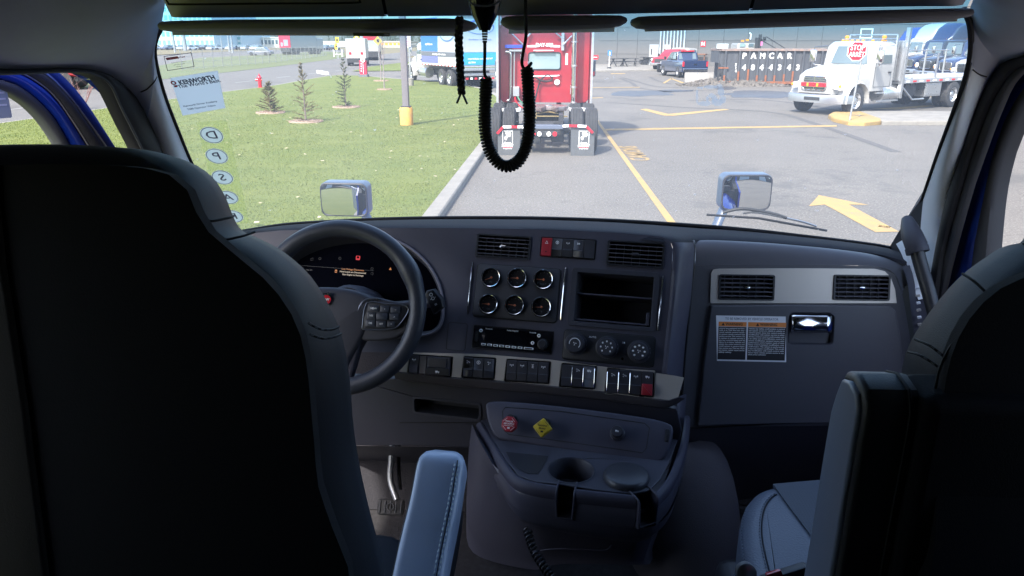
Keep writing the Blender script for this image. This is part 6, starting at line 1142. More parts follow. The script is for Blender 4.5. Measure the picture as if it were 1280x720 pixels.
mb.grid([A2, [a.lerp(b, .15) + V((0, 0, .003)) for a, b in zip(A2, B2)], [a.lerp(b, .8) + V((0, 0, .002)) for a, b in zip(A2, B2)], B2, [b + V((0, -.002, -.02)) for b in B2]]); mb.obj('band_lip', mat('lip_plastic', (.065, .06, .07), .5, grain=.2, gscale=900), sb_)
gl_ = [['axle', None, 'big'], ['gears', 'ring', 'fan'], ['axle', 'axle', 'axle2', 'axle'], [None, 'gears', 'truck'], ['gears', 'gears', 'axle', 'truck']]
for i, (q, o_) in enumerate(zip(pods, PQ)):
    pw = well('switch_pod', None, .008, BLK, sb_, M=CP.at(0, 0, .010), outl=o_); Q = podq(q); us = gl_[i]; nn = len(us); ed = [0, .24, .42, 1] if i == 0 else [k / nn for k in range(nn + 1)]
    tl_, tr_, br2, bl2 = [V(a).to_2d() for a in Q]
    for k, gkind in enumerate(us):
        a_ = tl_.lerp(tr_, ed[k] * .94 + .03); b2 = tl_.lerp(tr_, ed[k + 1] * .94 + .03); c_ = bl2.lerp(br2, ed[k] * .94 + .03); d_ = bl2.lerp(br2, ed[k + 1] * .94 + .03)
        uM = frame(CP.P((c_.x + a_.x) / 2, (c_.y + a_.y) / 2, .010), CP.P(b2.x, b2.y, 0) - CP.P(a_.x, a_.y, 0), CP.n); w_ = (b2 - a_).length; h_ = (a_ - c_).length * .90
        red = i == 4 and k == 3; s_ = rocker(uM, .0008, w_ - .0008, -h_ / 2, h_ / 2, SW, pw, cut=not (i == 0 and k == 1))
        if red: mb = MB(uM); mb.puff(rr(.001, -h_ / 2 + .001, w_ - .001, -.001, .001), .001, .013, .002, 2); rd = mb.obj('switch_guard', RHZ, pw); rd['label'] = 'red guard over the last switch'
        if i in (3,) or (i == 4 and k < 3):
            mb = MB(uM); x = w_ if i == 3 else 0; mb.tube([(x - .0004, -h_ * .42, .006), (x, 0, .0085), (x - .0004, h_ * .38, .006)], .0009, 6); mb.obj('chrome_edge', CHROME, s_)
        if i == 0 and k == 0: mb = MB(uM); mb.box(.002, w_ - .002, -h_ * .45, -.001, .0075, .0085); mb.obj('switch_cap', PL, s_, bevel=.0008)
        if gkind == 'big': mb = MB(uM); mb.box(w_ * .1, w_ * .85, -h_ * .1, h_ * .42, .004, .007); mb.obj('trailer_valve_cover', PLB, s_, bevel=.002); glyph(uM @ Matrix.Translation((w_ * .5, -h_ * .32, .0085)), 'truck', .0055, s_)
        elif gkind: glyph(uM @ Matrix.Translation((w_ / 2, h_ * .27, .0062)), gkind, min(w_ * .3, .0048), s_)
# rounded right shoulder of the centre stack
sh = [(838, 302), (841, 312), (838, 360), (832, 420), (827, 468)]; s2 = [(851, 303), (855, 313), (852, 360), (845, 420), (840, 470)]; s3 = [(867, 303), (868, 313), (863, 380), (856, 440), (853, 490)]
P1 = [CP.p(*p) for p in sh]; P2 = [CP.p(*p, -.010) for p in s2]; P3 = [at(px, py, 1.80) for px, py in s3]
P1, P2, P3 = (resamp(cat(p, 4), 24) for p in (P1, P2, P3)); rows = []
for k in range(9): t = k / 8; rows.append([a * (1 - t) ** 2 + b * 2 * t * (1 - t) + c * t * t for a, b, c in zip(P1, [b + (b - a.lerp(c, .5)) * .8 for a, b, c in zip(P1, P2, P3)], P3)])
mb = MB(); mb.grid(rows); mb.obj('stack_shoulder', PL, DB)
# passenger side: brow, silver vent panel, glove box
gtop = [(869, 301), (890, 300), (950, 303), (1000, 307), (1050, 312), (1095, 319), (1128, 332), (1140, 352)]
A3 = [at(px, py, 1.93) for px, py in gtop]; C3 = [GP.p(*p) for p in ((869, 332), (890, 331), (950, 331), (1000, 331), (1050, 331.5), (1095, 333), (1118, 342), (1128, 368))]
A3, C3 = resamp(cat(A3, 4), 40), resamp(cat(C3, 4), 40); rows = []
for k in range(9): t = k / 8; rows.append([a * (1 - t) ** 2 + (V((c.x, c.y + .01, a.z + .006)).lerp(a, .25)) * 2 * t * (1 - t) + c * t * t for a, c in zip(A3, C3)])
mb = MB(); mb.grid(rows); mb.obj('passenger_brow', PG, DB)
gf = [GP.uv(*p) for p in ((869, 332), (890, 331), (950, 331), (1000, 331), (1050, 331.5), (1095, 333), (1118, 342), (1128, 368), (1134, 400), (1142, 450), (1148, 540), (1040, 532), (900, 534), (852, 534), (858, 440))]
VP1 = GP.box(898, 342.5, 966.5, 375.5); VP2 = GP.box(1041, 343, 1110, 376)
mb = MB(GP.M); mb.extr(gf, -.004, 0, [rr(*VP1, .005), rr(*VP2, .005)], back=False); mb.obj('passenger_face', PG, DB)
sp = [GP.uv(*p, .006) for p in ((888, 379), (889, 342), (892, 337), (900, 336), (1000, 335.5), (1094, 336), (1106, 339), (1113, 346), (1119, 362), (1121, 379))]
vr1 = GP.box(898, 342.5, 966.5, 375.5); mb = MB(GP.M); mb.extr(sp, .0, .006, [rr(vr1[0], vr1[1], vr1[2], vr1[3], .006), rr(*VP2, .006)], back=False); mb.obj('silver_vent_panel', SILV, DB, bevel=.0015)
vent(VP1, GP, .006, frame_m=PLB); vent(VP2, GP, .006, frame_m=PLB)
gd = [GP.uv(*p, .014) for p in ((889, 382), (1000, 381), (1112, 382), (1120, 388), (1126, 420), (1130, 460), (1133, 528), (1000, 529), (872, 532), (880, 450))]
LT = GP.box(985, 391, 1038, 430)
mb = MB(GP.M); mb.extr(gd, .0, .014, [rr(LT[0], LT[1], LT[2], LT[3], .010)], back=False); gdo = mb.obj('glove_box_door', PG, DB, bevel=.004, seg=3)
well('handle_recess', None, .022, PLD, gdo, M=GP.at(0, 0, .014), outl=rr(*LT, .010))
mb = MB(GP.M); b_ = GP.box(986.5, 391.5, 1036.5, 415); rows = []
for k in range(7): t = k / 6; rows.append([(b_[0] + .001 + (b_[2] - b_[0] - .002) * j / 8, b_[3] + (b_[1] - b_[3]) * t, .013 + .009 * sin(pi * t * .8) + .001 * sin(j)) for j in range(9)])
mb.grid(rows); lt = mb.obj('latch_handle', CHROME, gdo); sm = lt.modifiers.new('thick', 'SOLIDIFY'); sm.thickness = .003; sm.offset = -1
# lower passenger panel
A4 = [GP.p(*p) for p in ((852, 534), (900, 533), (1040, 527), (1148, 540))]; B4 = [at(842, 632, 1.95), at(900, 628, 1.97), at(1040, 612, 1.98), at(1150, 620, 1.95)]
patch('lower_panel', A4, B4, PG, .02, 8, 20, DB)
mb = MB(); mb.tube([p + V((0, -.002, 0)) for p in resamp(cat(A4, 4), 20)], .002, 6); mb.obj('panel_groove', BLK, DB)
mb = MB(); gpts = cat([at(867, 301, 1.86), at(868, 314, 1.82), at(863, 380, 1.80), at(857, 440, 1.78), at(853, 490, 1.76), at(848, 534, 1.72), at(835, 600, 1.68), at(812, 690, 1.66)], 5); mb.tube(gpts, .0028, 6); mb.obj('stack_groove', BLK, DB)
# end cap with demister slots by the right pillar
patch('end_cap', [at(1128, 332, 1.90), at(1134, 352, 1.87), at(1140, 400, 1.84), at(1146, 450, 1.82), at(1148, 540, 1.82)], [onx(1160, 330, XR - .01), onx(1165, 360, XR - .01), onx(1172, 400, XR - .01), onx(1180, 450, XR - .01), onx(1190, 540, XR - .01)], TRIM if 0 else PLD, .01, 5, 20, DB)
for k in range(7): mb = MB(); mb.bar(at(1144.5 + k * .6, 361 + k * 9, 1.83), at(1149 + k * .6, 360 + k * 9, 1.83), .006, .005); mb.obj('demister_slot', PRT if k % 2 == 0 else SILV, DB)
# warning sticker
ST = GP.box(895, 393.5, 980.5, 451.5); SP_ = thing('warning_sticker', 'white framed sticker with two orange headed warning texts on the glove box', 'sticker', GP.P((ST[0] + ST[2]) / 2, ST[1], .015))
u0, v0, u1, v1 = ST; mb = MB(GP.M); mb.extr([(u0 + .003, v0), (u1, v0), (u1 - .006, v1), (u0 - .003, v1)], .0142, .0148); mb.obj('paper', mat('sticker_white', (.85, .85, .87), .45), SP_, smooth=0)
um = u0 + (u1 - u0) * .43; OR2 = mat('warning_orange', (.85, .28, .06), .45); PK = mat('print_dark', (.02, .02, .025), .45)
text('TO BE REMOVED BY VEHICLE OPERATOR', .0085, GP.at((u0 + u1) / 2 - .002, v1 - .008, .0149), mat('print_grey', (.25, .25, .3), .6), SP_, bold=.02, sx=.86)
rg = random.Random(4)
for a_, b_ in ((u0 + .004, um - .002), (um + .002, u1 - .004)):
    mb = MB(GP.M); mb.box(a_, b_, v0 + .004, v1 - .029, .0148, .0150); pnl = mb.obj('text_panel', PK, SP_, smooth=0); mb = MB(GP.M); mb.box(a_, b_, v1 - .028, v1 - .016, .0148, .0150); mb.obj('orange_header', OR2, SP_, smooth=0)
    text('\u25b2WARNING' if 0 else 'WARNING', .0095, GP.at((a_ + b_) / 2 + .004, v1 - .022, .0152), BLK, SP_, bold=.02, sx=.95); mb = MB(GP.at((a_ + b_) / 2 - .024, v1 - .022, .0151)); mb.extr([(-.004, -.0035), (.004, -.0035), (0, .004)], 0, .0002); mb.obj('triangle', BLK, SP_, smooth=0)
    n_ = 13 if b_ < um else 14; words = 'This vehicle is equipped with a service control system any modification to the safety configuration could cause loss of vehicle control system performance and result in severe injury'.split()
    for k in range(n_):
        y = v1 - .033 - k * .0052; ln = ''
        while len(ln) < (30 if b_ < um else 42) * (1 if k < n_ - 1 else .4): ln += rg.choice(words) + ' '
        o = text(ln[:30 if b_ < um else 42], .0046, GP.at(a_ + .002, y, .0152), WPR, pnl, bold=.03, align='LEFT'); 
        mx = max((v.co.x for v in o.data.vertices), default=1); kx_ = (b_ - a_ - .005) / mx * (1 if k < n_ - 1 else .5); [setattr(v.co, 'x', v.co.x * kx_) for v in o.data.vertices]
# knee panel and slot left of the console
LPn = Plane(CP.p(560, 478, -.01), 10.5, 2)
kp = [LPn.uv(*p) for p in ((430, 470), (497, 474), (566, 482), (640, 488), (760, 500), (846, 512), (852, 540), (846, 560), (620, 560), (520, 557), (430, 557))]; SL = LPn.box(518, 497.5, 599, 523.5)
mb = MB(LPn.M); mb.extr(kp, -.02, 0, [rr(*SL, .007)], back=False); kn_ = mb.obj('knee_panel', mat('knee_plastic', (.034, .034, .048), .5, grain=.3, gscale=800), DB, bevel=.003); well('storage_slot', None, .05, PLB, DB, M=LPn.M, outl=rr(*SL, .007))
mb = MB(LPn.M); mb.extr(rr(SL[0] - .006, SL[1] - .006, SL[2] + .006, SL[3] + .006, .011), 0, .003, [rr(*SL, .007)], back=False); mb.obj('slot_frame', PLD, DB, bevel=.0015)
mb = MB(LPn.M); a_ = LPn.uv(500, 528); b_ = LPn.uv(604, 528); mb.bar((a_[0], a_[1], .001), (b_[0], b_[1], .001), .0015, .002); mb.obj('panel_groove', BLK, DB)
mb = MB(); mb.grid([[LPn.p(430, 557), LPn.p(620, 560)], [at(430, 575, 2.05), at(620, 590, 2.05)]]); mb.obj('under_panel', PLD, DB)
# ---------------------------------------------------------------- centre console
CO = thing('centre_console', 'black centre console with brake knobs, cup holders and pocket below the dashboard', 'console', at(715, 690, 1.55))
BP = Plane(at(700, 540, 1.56), 10.5, 42)
bpx = [(611, 503), (640, 502.5), (700, 508), (800, 521), (834, 529), (841, 536), (840, 548), (832, 570), (824, 577), (812, 577.5), (760, 571), (690, 560), (632, 551), (621, 547), (613, 535), (608, 515)]
bo_ = [(p.x, p.y) for p in cat([(*BP.uv(*p), 0) for p in bpx], 3, closed=True)]
mb = MB(BP.M); mb.puff(bo_, -.04, .006, .006, 3); bpn = mb.obj('brake_panel', PL, CO)
gi = [BP.uv(*p, .006) for p in ((632, 509), (700, 514), (806, 529), (812, 535), (808, 560), (803, 566), (700, 551), (636, 543), (630, 538), (628, 514))]
mb = MB(BP.M); mb.tube([(a, b, .006) for a, b in gi], .001, 6, loop=True); mb.obj('panel_groove', BLK, bpn)
def knob(name, lb, px, py, shape, m, txts, tm):
    u, v = BP.uv(px + 4, py - 4, .0); t = thing(name, lb, 'knob', BP.P(u, v, .006)); mb = MB(BP.at(u, v, .006)); mb.lathe([(.013, 0), (.013, .004), (.008, .005), (.008, .03)], 20); mb.obj('stem', PLB, t)
    U, W_ = BP.uv(px, py, .036); M = frame(BP.P(U, W_, .036), BP.u, BP.n * .75 + V((-.1, -.6, .3))); mb = MB(M); mb.puff(shape, -.004, .008, .003, 3); k = mb.obj('knob_cap', m, t)
    for s_, dy, z in txts: text(s_, z, M @ Matrix.Translation((0, dy, .0084)), tm, k, bold=.03)
    mb = MB(M); mb.box(-.003, .003, -.011, -.007, .0081, .0085); mb.obj('symbol', tm, k, smooth=0)
    for a_ in range(4): mb = MB(M @ Matrix.Rotation(R(45 + 90 * a_) if len(shape) > 12 else R(45 + 90 * a_), 4, 'Z')); mb.box(-.006, .006, .0135, .0142, .0081, .0085); mb.obj('rim_print', tm, k, smooth=0)
oc = []; 
for k in range(8): a_ = R(22.5 + 45 * k); oc.append((.0192 * cos(a_), .0192 * sin(a_)))
knob('air_supply_knob', 'red octagonal trailer air supply knob on the brake panel', 637, 530.5, oc, mat('knob_red', (.38, .02, .035), .4), (('TRAILER', .006, .0052), ('AIR SUPPLY', .0005, .005), ('PUSH TO SUPPLY', -.004, .003)), WPR)
dia = []
for k in range(4):
    a_ = pi / 2 * k
    for d in (-.14, 0, .14): dia.append(((.0235 - .0 * abs(d)) * cos(a_ + d) * (1 if d == 0 else .93), .0235 * sin(a_ + d) * (1 if d == 0 else .93)))
dia = inset(ccw(dia), .001)
knob('parking_brake_knob', 'yellow diamond parking brake knob on the brake panel', 678.5, 535, dia, mat('knob_yellow', (.62, .46, .04), .4), (('PARKING', .0045, .0052), ('BRAKE', -.002, .0052)), BLK)
u, v = BP.uv(772, 543); t = thing('lighter_socket', 'round black push knob on the right of the brake panel', 'knob', BP.P(u, v, .006)); mb = MB(BP.at(u, v, .006)); mb.lathe([(.017, 0), (.017, .008), (.015, .01), (.0135, .01), (.0135, .026), (.012, .028), (.0001, .0285)], 26); k = mb.obj('knob_cap', SW, t); glyph(BP.at(u, v, .0348), 'truck', .004, k, WPR)
mb = MB(BP.at(*BP.uv(834, 545), .002)); mb.puff(rr(-.005, -.015, .005, .015, .003), 0, .006, .002, 2); mb.obj('side_button', PLB, bpn)
# tray
ZT = at(714, 578, 1.47).z
T_ = lambda px, py: G(px, py, ZT)
tp = [(600, 525), (606, 530), (618, 552), (632, 575), (648, 594), (670, 602), (700, 605), (745, 612), (790, 617), (812, 612), (826, 598), (838, 575), (846, 552), (850, 540), (800, 520), (700, 505)]
tb = [T_(*p) for p in tp]; to = ccw([(p.x, p.y) for p in tb]); 
c1 = T_(714, 588); c2 = T_(783, 598); rc = .050
def tray_loop():
    # front rim with the two slots cut into it, built in plan view
    s1a, s1b = T_(700, 606), T_(727, 610); s2a, s2b = T_(798, 616), T_(818, 611)
    return s1a, s1b, s2a, s2b
pk = [(lambda p: (p.x, p.y))(T_(*p)) for p in ((634, 566), (684, 571), (682, 576), (672, 592), (660, 592), (648, 586), (640, 578))]
hc1 = [(c1.x + rc * cos(t), c1.y + rc * sin(t)) for t in [2 * pi * k / 32 for k in range(32)]]
mb = MB(); mb.extr(to, ZT - .004, ZT, [pk, hc1], back=False); ty = mb.obj('tray_top', mat('tray_plastic', (.065, .066, .085), .32, grain=.2, gscale=900), CO, bevel=.002)
mb = MB(Matrix.Translation((0, 0, ZT))); o_ = ccw(hc1); mb.loft([[(p[0], p[1], h) for p in inset(o_, d)] for h, d in ((.0015, -.004), (.002, -.001), (-.002, .002), (-.075, .006))], cap=False); cu_ = mb.obj('cup_holder', PLD, CO); mb = MB(Matrix.Translation((0, 0, ZT))); mb.poly([(p[0], p[1], -.075) for p in inset(o_, .006)]); mb.obj('cup_floor', PLB, cu_, smooth=0)
mb = MB(Matrix.Translation((0, 0, ZT))); o_ = ccw(pk); mb.loft([[(p[0], p[1], h) for p in inset(o_, d)] for h, d in ((.001, -.002), (-.002, .002), (-.05, .006))], cap=True); mb.obj('pocket', PLB, CO)
mb = MB(Matrix.Translation((c2.x, c2.y, ZT))); mb.lathe([(.050, 0), (.050, .006), (.047, .012), (.043, .014), (.0001, .015)], 40); mb.obj('cup_lid', mat('lid_plastic', (.045, .048, .058), .35, grain=.2, gscale=700), CO)
# front rim, slots and housing below
rim = [(603, 528), (618, 553), (632, 576), (648, 595), (670, 603), (697, 607)], [(719, 611), (745, 614), (770, 616.5), (792, 619)], [(818, 616), (832, 601), (843, 578), (852, 548), (856, 520)]
for seg in rim:
    a_ = resamp(cat([T_(*p) for p in seg], 5), 24); cc = V((.10, 1.62, 0)); rows = []
    for dz, dy in ((0, .0), (.001, -.006), (-.003, -.013), (-.012, -.017), (-.026, -.014), (-.032, -.004)):
        rows.append([p + V(((p.x - cc.x), (p.y - cc.y), 0)).normalized() * (-dy) + V((0, 0, dz)) for p in a_])
    mb = MB(); mb.grid(rows); mb.obj('tray_rim', PL, CO)
full = resamp(cat([T_(*p) for p in ((600, 526), (618, 553), (634, 578), (652, 598), (697, 609), (745, 616), (792, 621), (818, 618), (838, 598), (850, 560), (856, 525))], 4), 40); cc = V((.10, 1.62, 0)); rows = []
HM = mat('housing_plastic', (.08, .08, .105), .34, grain=.2, gscale=900)
for seg in rim:
    a_ = resamp(cat([T_(*p) for p in seg], 5), 24); rw = [[p + V((p.x - cc.x, p.y - cc.y, 0)).normalized() * off + V((0, 0, dz)) for p in a_] for dz, off in ((-.026, .012), (-.03, .0145), (-.05, .0150), (-.0715, .013))]
    mb = MB(); mb.grid(rw); mb.obj('tray_housing', HM, CO)
for dz, off in ((-.069, .011), (-.095, .006), (-.12, -.012), (-.14, -.04), (-.16, -.08), (-.175, -.11)): rows.append([p + V((p.x - cc.x, p.y - cc.y, 0)).normalized() * off + V((0, 0, dz)) for p in full])
mb = MB(); mb.grid(rows); mb.obj('tray_housing', mat('housing_plastic', (.08, .08, .105), .34, grain=.2, gscale=900), CO)
for c, a_, b_ in ((c1, T_(697, 607), T_(719, 611)), (c2, T_(792, 619), T_(818, 616))):
    mid = (a_ + b_) / 2; d = V((mid.x - c.x, mid.y - c.y, 0)).normalized(); s_ = V((-d.y, d.x, 0)); hw = (b_ - a_).length / 2; o = V((mid.x, mid.y, ZT))
    for q in (-1, 1):
        mb = MB(); P0 = o + s_ * hw * q; mb.grid([[P0 - d * .03 + V((0, 0, h)), P0 + d * .016 + V((0, 0, h))] for h in (.0, -.07)]); mb.tube(cat([P0 - d * .02 + V((0, 0, .001)), P0 + d * .012 + V((0, 0, -.002)), P0 + d * .019 + V((0, 0, -.02)), P0 - s_ * hw * q * .15 + d * .017 + V((0, 0, -.066))], 4), .0020, 8); mb.obj('slot_side', PL, CO)
    mb = MB(); mb.tube([o - s_ * hw * .85 + d * .017 + V((0, 0, -.066)), o + s_ * hw * .85 + d * .017 + V((0, 0, -.066))], .0022, 8); mb.grid([[o - s_ * hw - d * .03 + V((0, 0, -.06)), o + s_ * hw - d * .03 + V((0, 0, -.06))], [o - s_ * hw + d * .016 + V((0, 0, -.068)), o + s_ * hw + d * .016 + V((0, 0, -.068))]]); mb.grid([[o - s_ * hw - d * .03 + V((0, 0, -.06)), o + s_ * hw - d * .03 + V((0, 0, -.06))], [o - s_ * hw - d * .03, o + s_ * hw - d * .03]]); mb.obj('slot_floor', PLD, CO)
# pedestal down to the floor
ped = [[(590, 530, 1.66), (604, 560, 1.52), (640, 612, 1.45), (700, 640, 1.42), (800, 652, 1.44), (832, 610, 1.55), (858, 560, 1.66)], [(586, 560, 1.68), (600, 610, 1.60), (650, 665, 1.55), (700, 672, 1.53), (790, 680, 1.53), (822, 650, 1.6), (850, 600, 1.7)], [(584, 600, 1.72), (590, 668, 1.66), (660, 702, 1.60), (700, 694, 1.58), (795, 696, 1.58), (812, 690, 1.62), (840, 640, 1.74)], [(584, 640, 1.75), (590, 690, 1.68), (664, 712, 1.60), (700, 705, 1.58), (800, 706, 1.58), (815, 700, 1.62), (840, 660, 1.76)]]
rows = [resamp(full, 36)] + [[p.lerp(q, .5) + V((0, 0, -.02)) for p, q in zip(resamp(full, 36), resamp(cat([at(*p) for p in ped[0]], 5), 36))]] + [resamp(cat([at(*p) for p in r], 5), 36) for r in ped]; rows[0] = [p + V((0, 0, -.03)) for p in rows[0]]; mb = MB(); mb.grid(rows); mb.obj('pedestal', mat('pedestal_plastic', (.09, .088, .115), .4, grain=.25, gscale=900), CO)
patch('side_leg', [at(858, 492, 1.77), at(855, 530, 1.71), at(848, 570, 1.64), at(836, 610, 1.58), at(822, 650, 1.56), at(804, 702, 1.56)], [at(846, 497, 1.74), at(846, 540, 1.67), at(838, 580, 1.60), at(822, 624, 1.53), at(806, 660, 1.53), at(786, 702, 1.54)], PL, .006, 6, 26, CO)
mb = MB(); mb.tube(cat([at(663, 690, 1.55), at(700, 686, 1.53), at(752, 688, 1.53), at(764, 682, 1.53), at(770, 668, 1.53)], 5), .002, 6); mb.obj('seam', PL, CO)
# ---------------------------------------------------------------- engine hump cover and footwell
hump = []
rows = []
for i in range(9):
    t = i / 8; row = []
    for j in range(17):
        a = pi * j / 16; cx_, cy_ = at(862, 700, 1.62).x, 1.72; r = .13 * (1 - .75 * t * t); row.append((cx_ + cos(pi - a) * r * 1.2 * .95 + .01, cy_ - sin(a) * r * 1.2 + .10 * t, 1.2 + .33 * sin(t * pi / 2)))
    rows.append(row)
mb = MB(); mb.grid(rows); o = mb.obj('hump_cover', mat('hump_grey', (.11, .10, .11), .9, grain=.7, gscale=350)); tag(o, 'rounded dark grey cover beside the right of the centre console', 'floor cover')
mb = MB(); mb.grid([[(x, y, z) for x in (-.96, .2)] for y, z in ((2.28, 1.75), (2.2, 1.5), (2.0, 1.32), (1.9, 1.205))]); mb.obj('footwell', mat('firewall_mat', (.022, .021, .026), .9, grain=.5, gscale=200), kind='structure')
mb = MB(); mb.grid([[(x, y, z) for x in (.2, 1.08)] for y, z in ((2.28, 1.75), (2.2, 1.5), (2.05, 1.3), (1.98, 1.205))]); mb.obj('footwell', CARP, kind='structure')
PE = thing('clutch_pedal', 'metal pedal on a curved steel arm beneath the steering column', 'pedal', at(489, 640, 1.8))
mb = MB(); mb.tube(cat([at(491, 545, 1.88), at(489, 575, 1.86), at(488, 600, 1.84), at(496, 625, 1.80)], 5), .009, 10); mb.obj('pedal_arm', STEEL, PE)
mb = MB(); mb.tube(cat([at(499, 550, 1.89), at(498, 580, 1.88), at(500, 612, 1.85)], 4), .006, 8); mb.obj('brake_rod', DARKM, PE)
pm = frame(at(489, 634, 1.79), (1, 0, 0), (0, -.75, .65)); mb = MB(pm); mb.puff(rr(-.038, -.022, .038, .022, .008), 0, .008, .003, 2); pd = mb.obj('pedal_plate', RUB, PE)
for k in range(5): mb = MB(pm); mb.tube([(-.03 + .015 * k, -.016, .009), (-.03 + .015 * k, .016, .009)], .0022, 5); mb.obj('tread_rib', mat('rib_grey', (.08, .08, .085), .5), pd)
mb = MB(pm); mb.tube([(.010 * cos(k * .5236), .010 * sin(k * .5236), .011) for k in range(12)], .0016, 5, loop=True); mb.obj('pedal_emblem', mat('rib_grey', (.08, .08, .085), .5), pd)
# steering column
SC = thing('steering_column', 'dark steering column shroud with a control stalk behind the wheel', 'steering column', at(430, 420, 1.75))
WC = at(424, 384, 1.62); wn = (EYE - WC).normalized() * .9 + V((0, -.25, .12)); WM = frame(WC, (1, -.02, 0), wn)
mb = MB(WM); mb.lathe([(.055, -.26), (.06, -.15), (.058, -.08), (.05, -.06)], 24); mb.obj('shroud', PLD, SC)
mb = MB(); mb.tube(cat([at(470, 385, 1.72), at(520, 380, 1.70), at(545, 378, 1.68)], 4), [.012] * 8 + [.014], 10); sk = mb.obj('stalk', PLB, SC)
sm_ = frame(at(546, 377, 1.665), (.86, -.05, .5), (0, -1, .35)); mb = MB(sm_); mb.puff([(-.020, -.024), (.010, -.020), (.016, .0), (.008, .030), (-.008, .034), (-.018, .028)], -.012, .008, .004, 3); mb.obj('stalk_head', PLB, sk)
for s_, dy in (('O', .020), ('\u00b7O\u00b7', .010), ('=', -.006)): text(s_, .012, sm_ @ Matrix.Translation((-.002, dy, .0086)), PRT, sk, bold=.02)
# steering wheel
SWH = thing('steering_wheel', 'black leather steering wheel with a button pod on its right spoke', 'steering wheel', WC)
RW = .169; mb = MB(WM); pts = []; rad = []
for k in range(96):
    a = 2 * pi * k / 96; pts.append((RW * 1.10 * cos(a), RW * 1.10 * sin(a), 0)); b = .0205 + .003 * math.exp(-((a - R(28)) / .16) ** 2) + .0035 * math.exp(-((a - R(152)) / .16) ** 2) - .001 * math.exp(-((a - R(12)) / .1) ** 2); rad.append(b)
mb.tube(pts, rad, 16, loop=True, up=(WM.to_3x3() @ V((0, 0, 1))).normalized() if 0 else (0, 0, 1)); mb.obj('rim', mat('wheel_leather', (.045, .05, .066), .38, grain=.35, gscale=420), SWH)
mb = MB(WM); mb.stitch([(RW * 1.10 * cos(a) * .905, RW * 1.1 * sin(a) * .905, .004) for a in [R(30 + 120 * k / 40) for k in range(41)]], .004, .003, .0006); mb.obj('stitching', THR, SWH, kind='stuff')
def wp(px, py, h=0): # pixel on the wheel plane, local coords
    d = ray(px, py); nn_ = WM.to_3x3() @ V((0, 0, 1)); o = WM.translation + nn_ * h; p = EYE + d * ((o - EYE).dot(nn_) / d.dot(nn_)); q = WM.inverted() @ p; return (q.x, q.y)
hub = [wp(*p) for p in ((360, 372), (385, 361), (410, 359), (440, 362), (462, 370), (470, 380), (456, 420), (440, 450), (428, 470), (400, 480), (370, 470), (350, 420))]
hub = [(p.x, p.y) for p in cat([(a, b, 0) for a, b in hub], 3, closed=True)]
mb = MB(WM); mb.puff(hub, -.045, .012, .014, 4, dome=.006); mb.obj('airbag_cover', PLD, SWH)
sp1 = [wp(*p) for p in ((462, 372), (500, 378), (528, 374), (530, 392), (512, 412), (490, 424), (448, 424), (452, 400))]; mb = MB(WM); mb.puff([(p.x, p.y) for p in cat([(a, b, 0) for a, b in sp1], 3, closed=True)], -.022, .006, .006, 3); s1 = mb.obj('spoke', PLD, SWH)
sp2 = [wp(*p) for p in ((336, 372), (375, 372), (380, 420), (320, 420), (312, 390))]; mb = MB(WM); mb.puff([(p.x, p.y) for p in cat([(a, b, 0) for a, b in sp2], 3, closed=True)], -.022, .006, .006, 3); mb.obj('spoke', PLD, SWH)
sp3 = [wp(*p) for p in ((440, 420), (452, 424), (440, 470), (432, 496), (405, 500), (395, 440))]; mb = MB(WM); mb.puff([(p.x, p.y) for p in cat([(a, b, 0) for a, b in sp3], 3, closed=True)], -.024, .004, .006, 3); mb.obj('spoke', PL, SWH)
mb = MB(WM); mb.tube(cat([(*wp(475, 374), .008), (*wp(455, 378), .012), (*wp(440, 415), .010), (*wp(428, 455), .006)], 5), .003, 7); mb.obj('spoke_trim', mat('spoke_satin', (.12, .13, .16), .3, .5), SWH)
pod_o = [wp(*p, .010) for p in ((459, 379), (480, 379.5), (502, 381), (510, 385), (509, 392), (498, 407), (488, 411), (470, 412), (455, 411.5), (454, 405))]
po = [(p.x, p.y) for p in cat([(a, b, 0) for a, b in pod_o], 3, closed=True)]
mb = MB(WM); mb.puff(po, .0, .012, .002, 2); pd_ = mb.obj('button_pod', PLB, SWH); mb = MB(WM); mb.tube([(a, b, .012) for a, b in inset(ccw(po), -.0005)], .0016, 6, loop=True); mb.obj('pod_edge', mat('spoke_satin', (.12, .13, .16), .3, .5), pd_)
for px0, py0, px1, py1, g in ((461, 382, 474, 389, 'MENU'), (475.5, 382, 487, 390, '\u2039'), (488.5, 383.5, 501, 391, '\u2013'), (459, 390.5, 470, 398.5, 'RES'), (471, 391.5, 485.5, 399.5, ''), (487, 392, 499, 400, '\u266a'), (457, 400, 469.5, 408, 'OK'), (470.5, 401, 483, 409, 'SET'), (484.5, 402, 494, 408.5, '+')):
    a_, b_ = wp(px0, py1, .012), wp(px1, py0, .012); mb = MB(WM); mb.puff(rr(a_[0], a_[1], b_[0], b_[1], .0015), .011, .0145 if g else .018, .001, 2); bt = mb.obj('wheel_button', mat('button_blue_grey', (.035, .042, .06), .35), pd_)
    if g: text(g, .0055, WM @ Matrix.Translation(((a_[0] + b_[0]) / 2, (a_[1] + b_[1]) / 2, .0148)), PRT, bt, bold=.02)
lc = wp(408, 374.5, .02); LM = WM @ Matrix.Translation((lc[0], lc[1], .0165)); mb = MB(LM); mb.lathe([(.0125, 0), (.0125, .003), (.011, .0035), (.0001, .0036)], 26); em = mb.obj('emblem', CHROME, SWH); mb = MB(LM); mb.lathe([(.0108, .0036), (.0108, .0042), (.0001, .0044)], 26); mb.obj('emblem_field', REDL, em)
